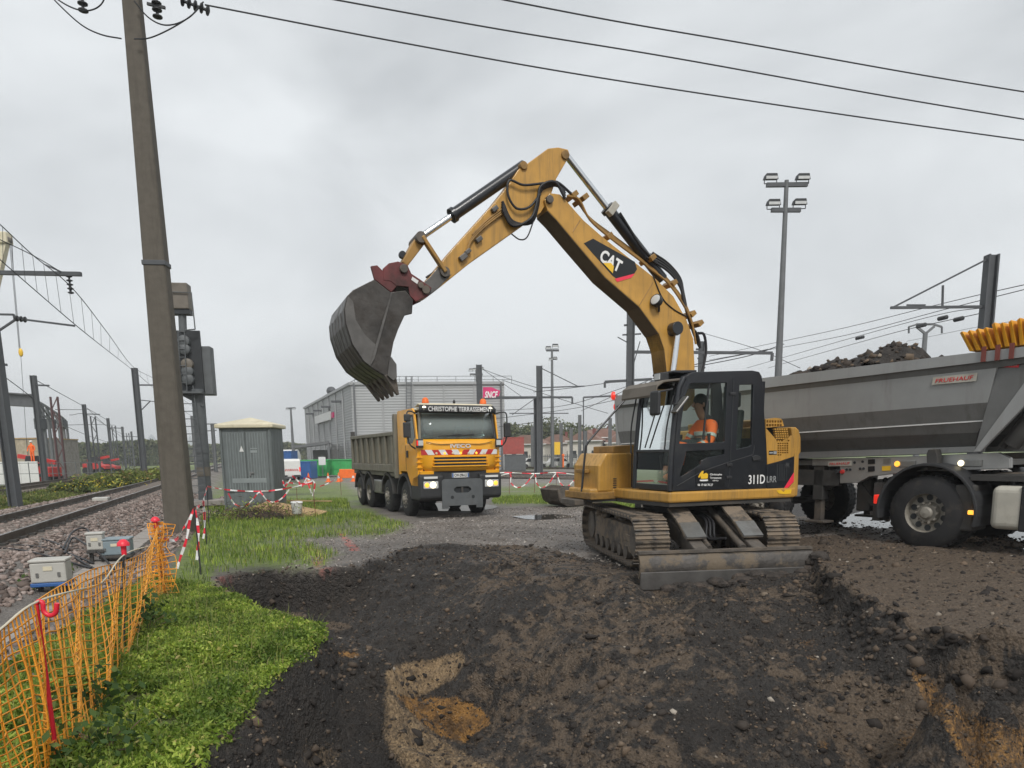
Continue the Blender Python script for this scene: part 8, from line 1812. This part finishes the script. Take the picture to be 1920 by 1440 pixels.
MB().bx(-5,5,-5,5,0,tz*.72).build('tower', MATS['church_stone'], e); MB().lathe([(tz*.72,6.2),(tz*.8,5.2),(tz*.92,2.5),(tz,.3)], (0,0,0), (0,0,1), 10).build('dome', MATS['church_stone'], e); MB().bx(5,40,-8,8,0,tz*.45).build('nave', MATS['church_stone'], e); MB().prism([(5,tz*.45),(40,tz*.45),(40,tz*.62),(5,tz*.62)], -2, 2).build('nave_roof', MATS['church_stone'], e)
sp_ = atY(356, 815, 900); e = empty('church_spire', (sp_.x, 900, -1), 0, 'distant pointed church spire right of the concrete pole', 'church'); tz = sp_.z+1; MB().bx(-4,4,-4,4,0,tz*.55).build('tower', MATS['church_stone'], e); MB().lathe([(tz*.55,5),(tz,.1)], (0,0,0), (0,0,1), 8).build('spire', MATS['church_stone'], e)
hg = atY(358, 860, 120); e = empty('white_hall', (hg.x, 160, gz(160)), 0, 'low white arched hall glimpsed between pole and signal', 'building'); MB().lathe([(-6,2.6),(6,2.6)], (0,0,1.0), (1,0,0), 20).build('arched_roof', MATS['white'], e); MB().bx(-6,6,-2.4,2.4,0,1.2).build('wall', MATS['white'], e)
for i, (x0, x1, py, Y, n, lab) in enumerate(((130,262,822,190,9000,'dark wooded ridge on the left horizon'), (385,560,832,260,9000,'distant wood behind the cabinet and light mast'), (560,1200,842,330,9000,'far hazy tree line behind the yard'), (-120,140,832,210,6000,'wood behind the steel frame'), (1200,2100,838,330,7000,'far tree line on the right horizon'), (262,390,838,300,5000,'faint far trees around the churches'))):
    a, b = atY(x0, py, Y), atY(x1, py, Y); hh = a.z+1; t = rng.uniform(0, 1, n); top = hh*(.7+.6*(fbm(t*(b.x-a.x), t*0, 14, 4, 33+i)+.5)*.8); C = np.stack([a.x+(b.x-a.x)*t, Y+rng.uniform(0, 10, n), -1+top*rng.uniform(0, 1, n)**.7], -1)
    leaves('far_wood', C, rng.uniform(1.2, 2.4, n)*Y/220, rng.uniform(.8, 1.6, n)*Y/220, 'tree_leaf', lab, .1)
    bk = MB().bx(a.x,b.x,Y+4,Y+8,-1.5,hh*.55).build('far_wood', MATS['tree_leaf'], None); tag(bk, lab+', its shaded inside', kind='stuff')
# bushes on the verge
for i, (px, py, Y, r, lab) in enumerate(((235,858,60,1.6,'dark green bush before the left yard'), (180,866,52,1.3,'round bush left of that bush'), (262,862,64,1.5,'bush at the foot of the track mast'), (285,876,48,1.0,'low bush near the rail by the concrete pole'), (135,886,40,.9,'low scrubby bush on the verge'), (222,880,42,1.1,'wide low bush behind yellow flowers'))):
    p = atY(px, py, Y); e = empty('verge_bush', (p.x, Y, gz(Y, p.x)), 0, lab, 'bush', 'bushes on the verge'); n = 1600; q_ = rng.normal(size=(n, 3)); q_ /= np.linalg.norm(q_, axis=1)[:, None]; C = q_*np.array([r*1.3, r*.8, r*.5])*rng.uniform(.5, 1.05, (n, 1))*(1+.25*np.sin(q_[:, :1]*6))+np.array([0, 0, r*.3]); C = C[C[:, 2] > 0]
    leaves('foliage', C, rng.uniform(.15, .3, len(C)), rng.uniform(.08, .16, len(C)), 'verge', None, .2, e); m = MB()
    for k in range(6): a = k*1.05; m.tube([(0,0,-.1), (r*.5*math.cos(a), r*.5*math.sin(a), r*.8)], [.05,.02], 5)
    m.build('stem', MATS['twig'], e)

# ================================================================== DAMP AIR
hb = MB().bx(-1200, 1200, -60, 1150, -6, 70).build('haze', None); tag(hb, kind='stuff')
hm_ = bpy.data.materials.new('haze'); hm_.use_nodes = True; hn = hm_.node_tree.nodes; hn.clear(); ho_ = hn.new('ShaderNodeOutputMaterial'); pv = hn.new('ShaderNodeVolumePrincipled')
pv.inputs['Color'].default_value = (.93, .95, .97, 1); pv.inputs['Density'].default_value = .0008; hm_.node_tree.links.new(pv.outputs[0], ho_.inputs['Volume']); hb.data.materials.append(hm_)
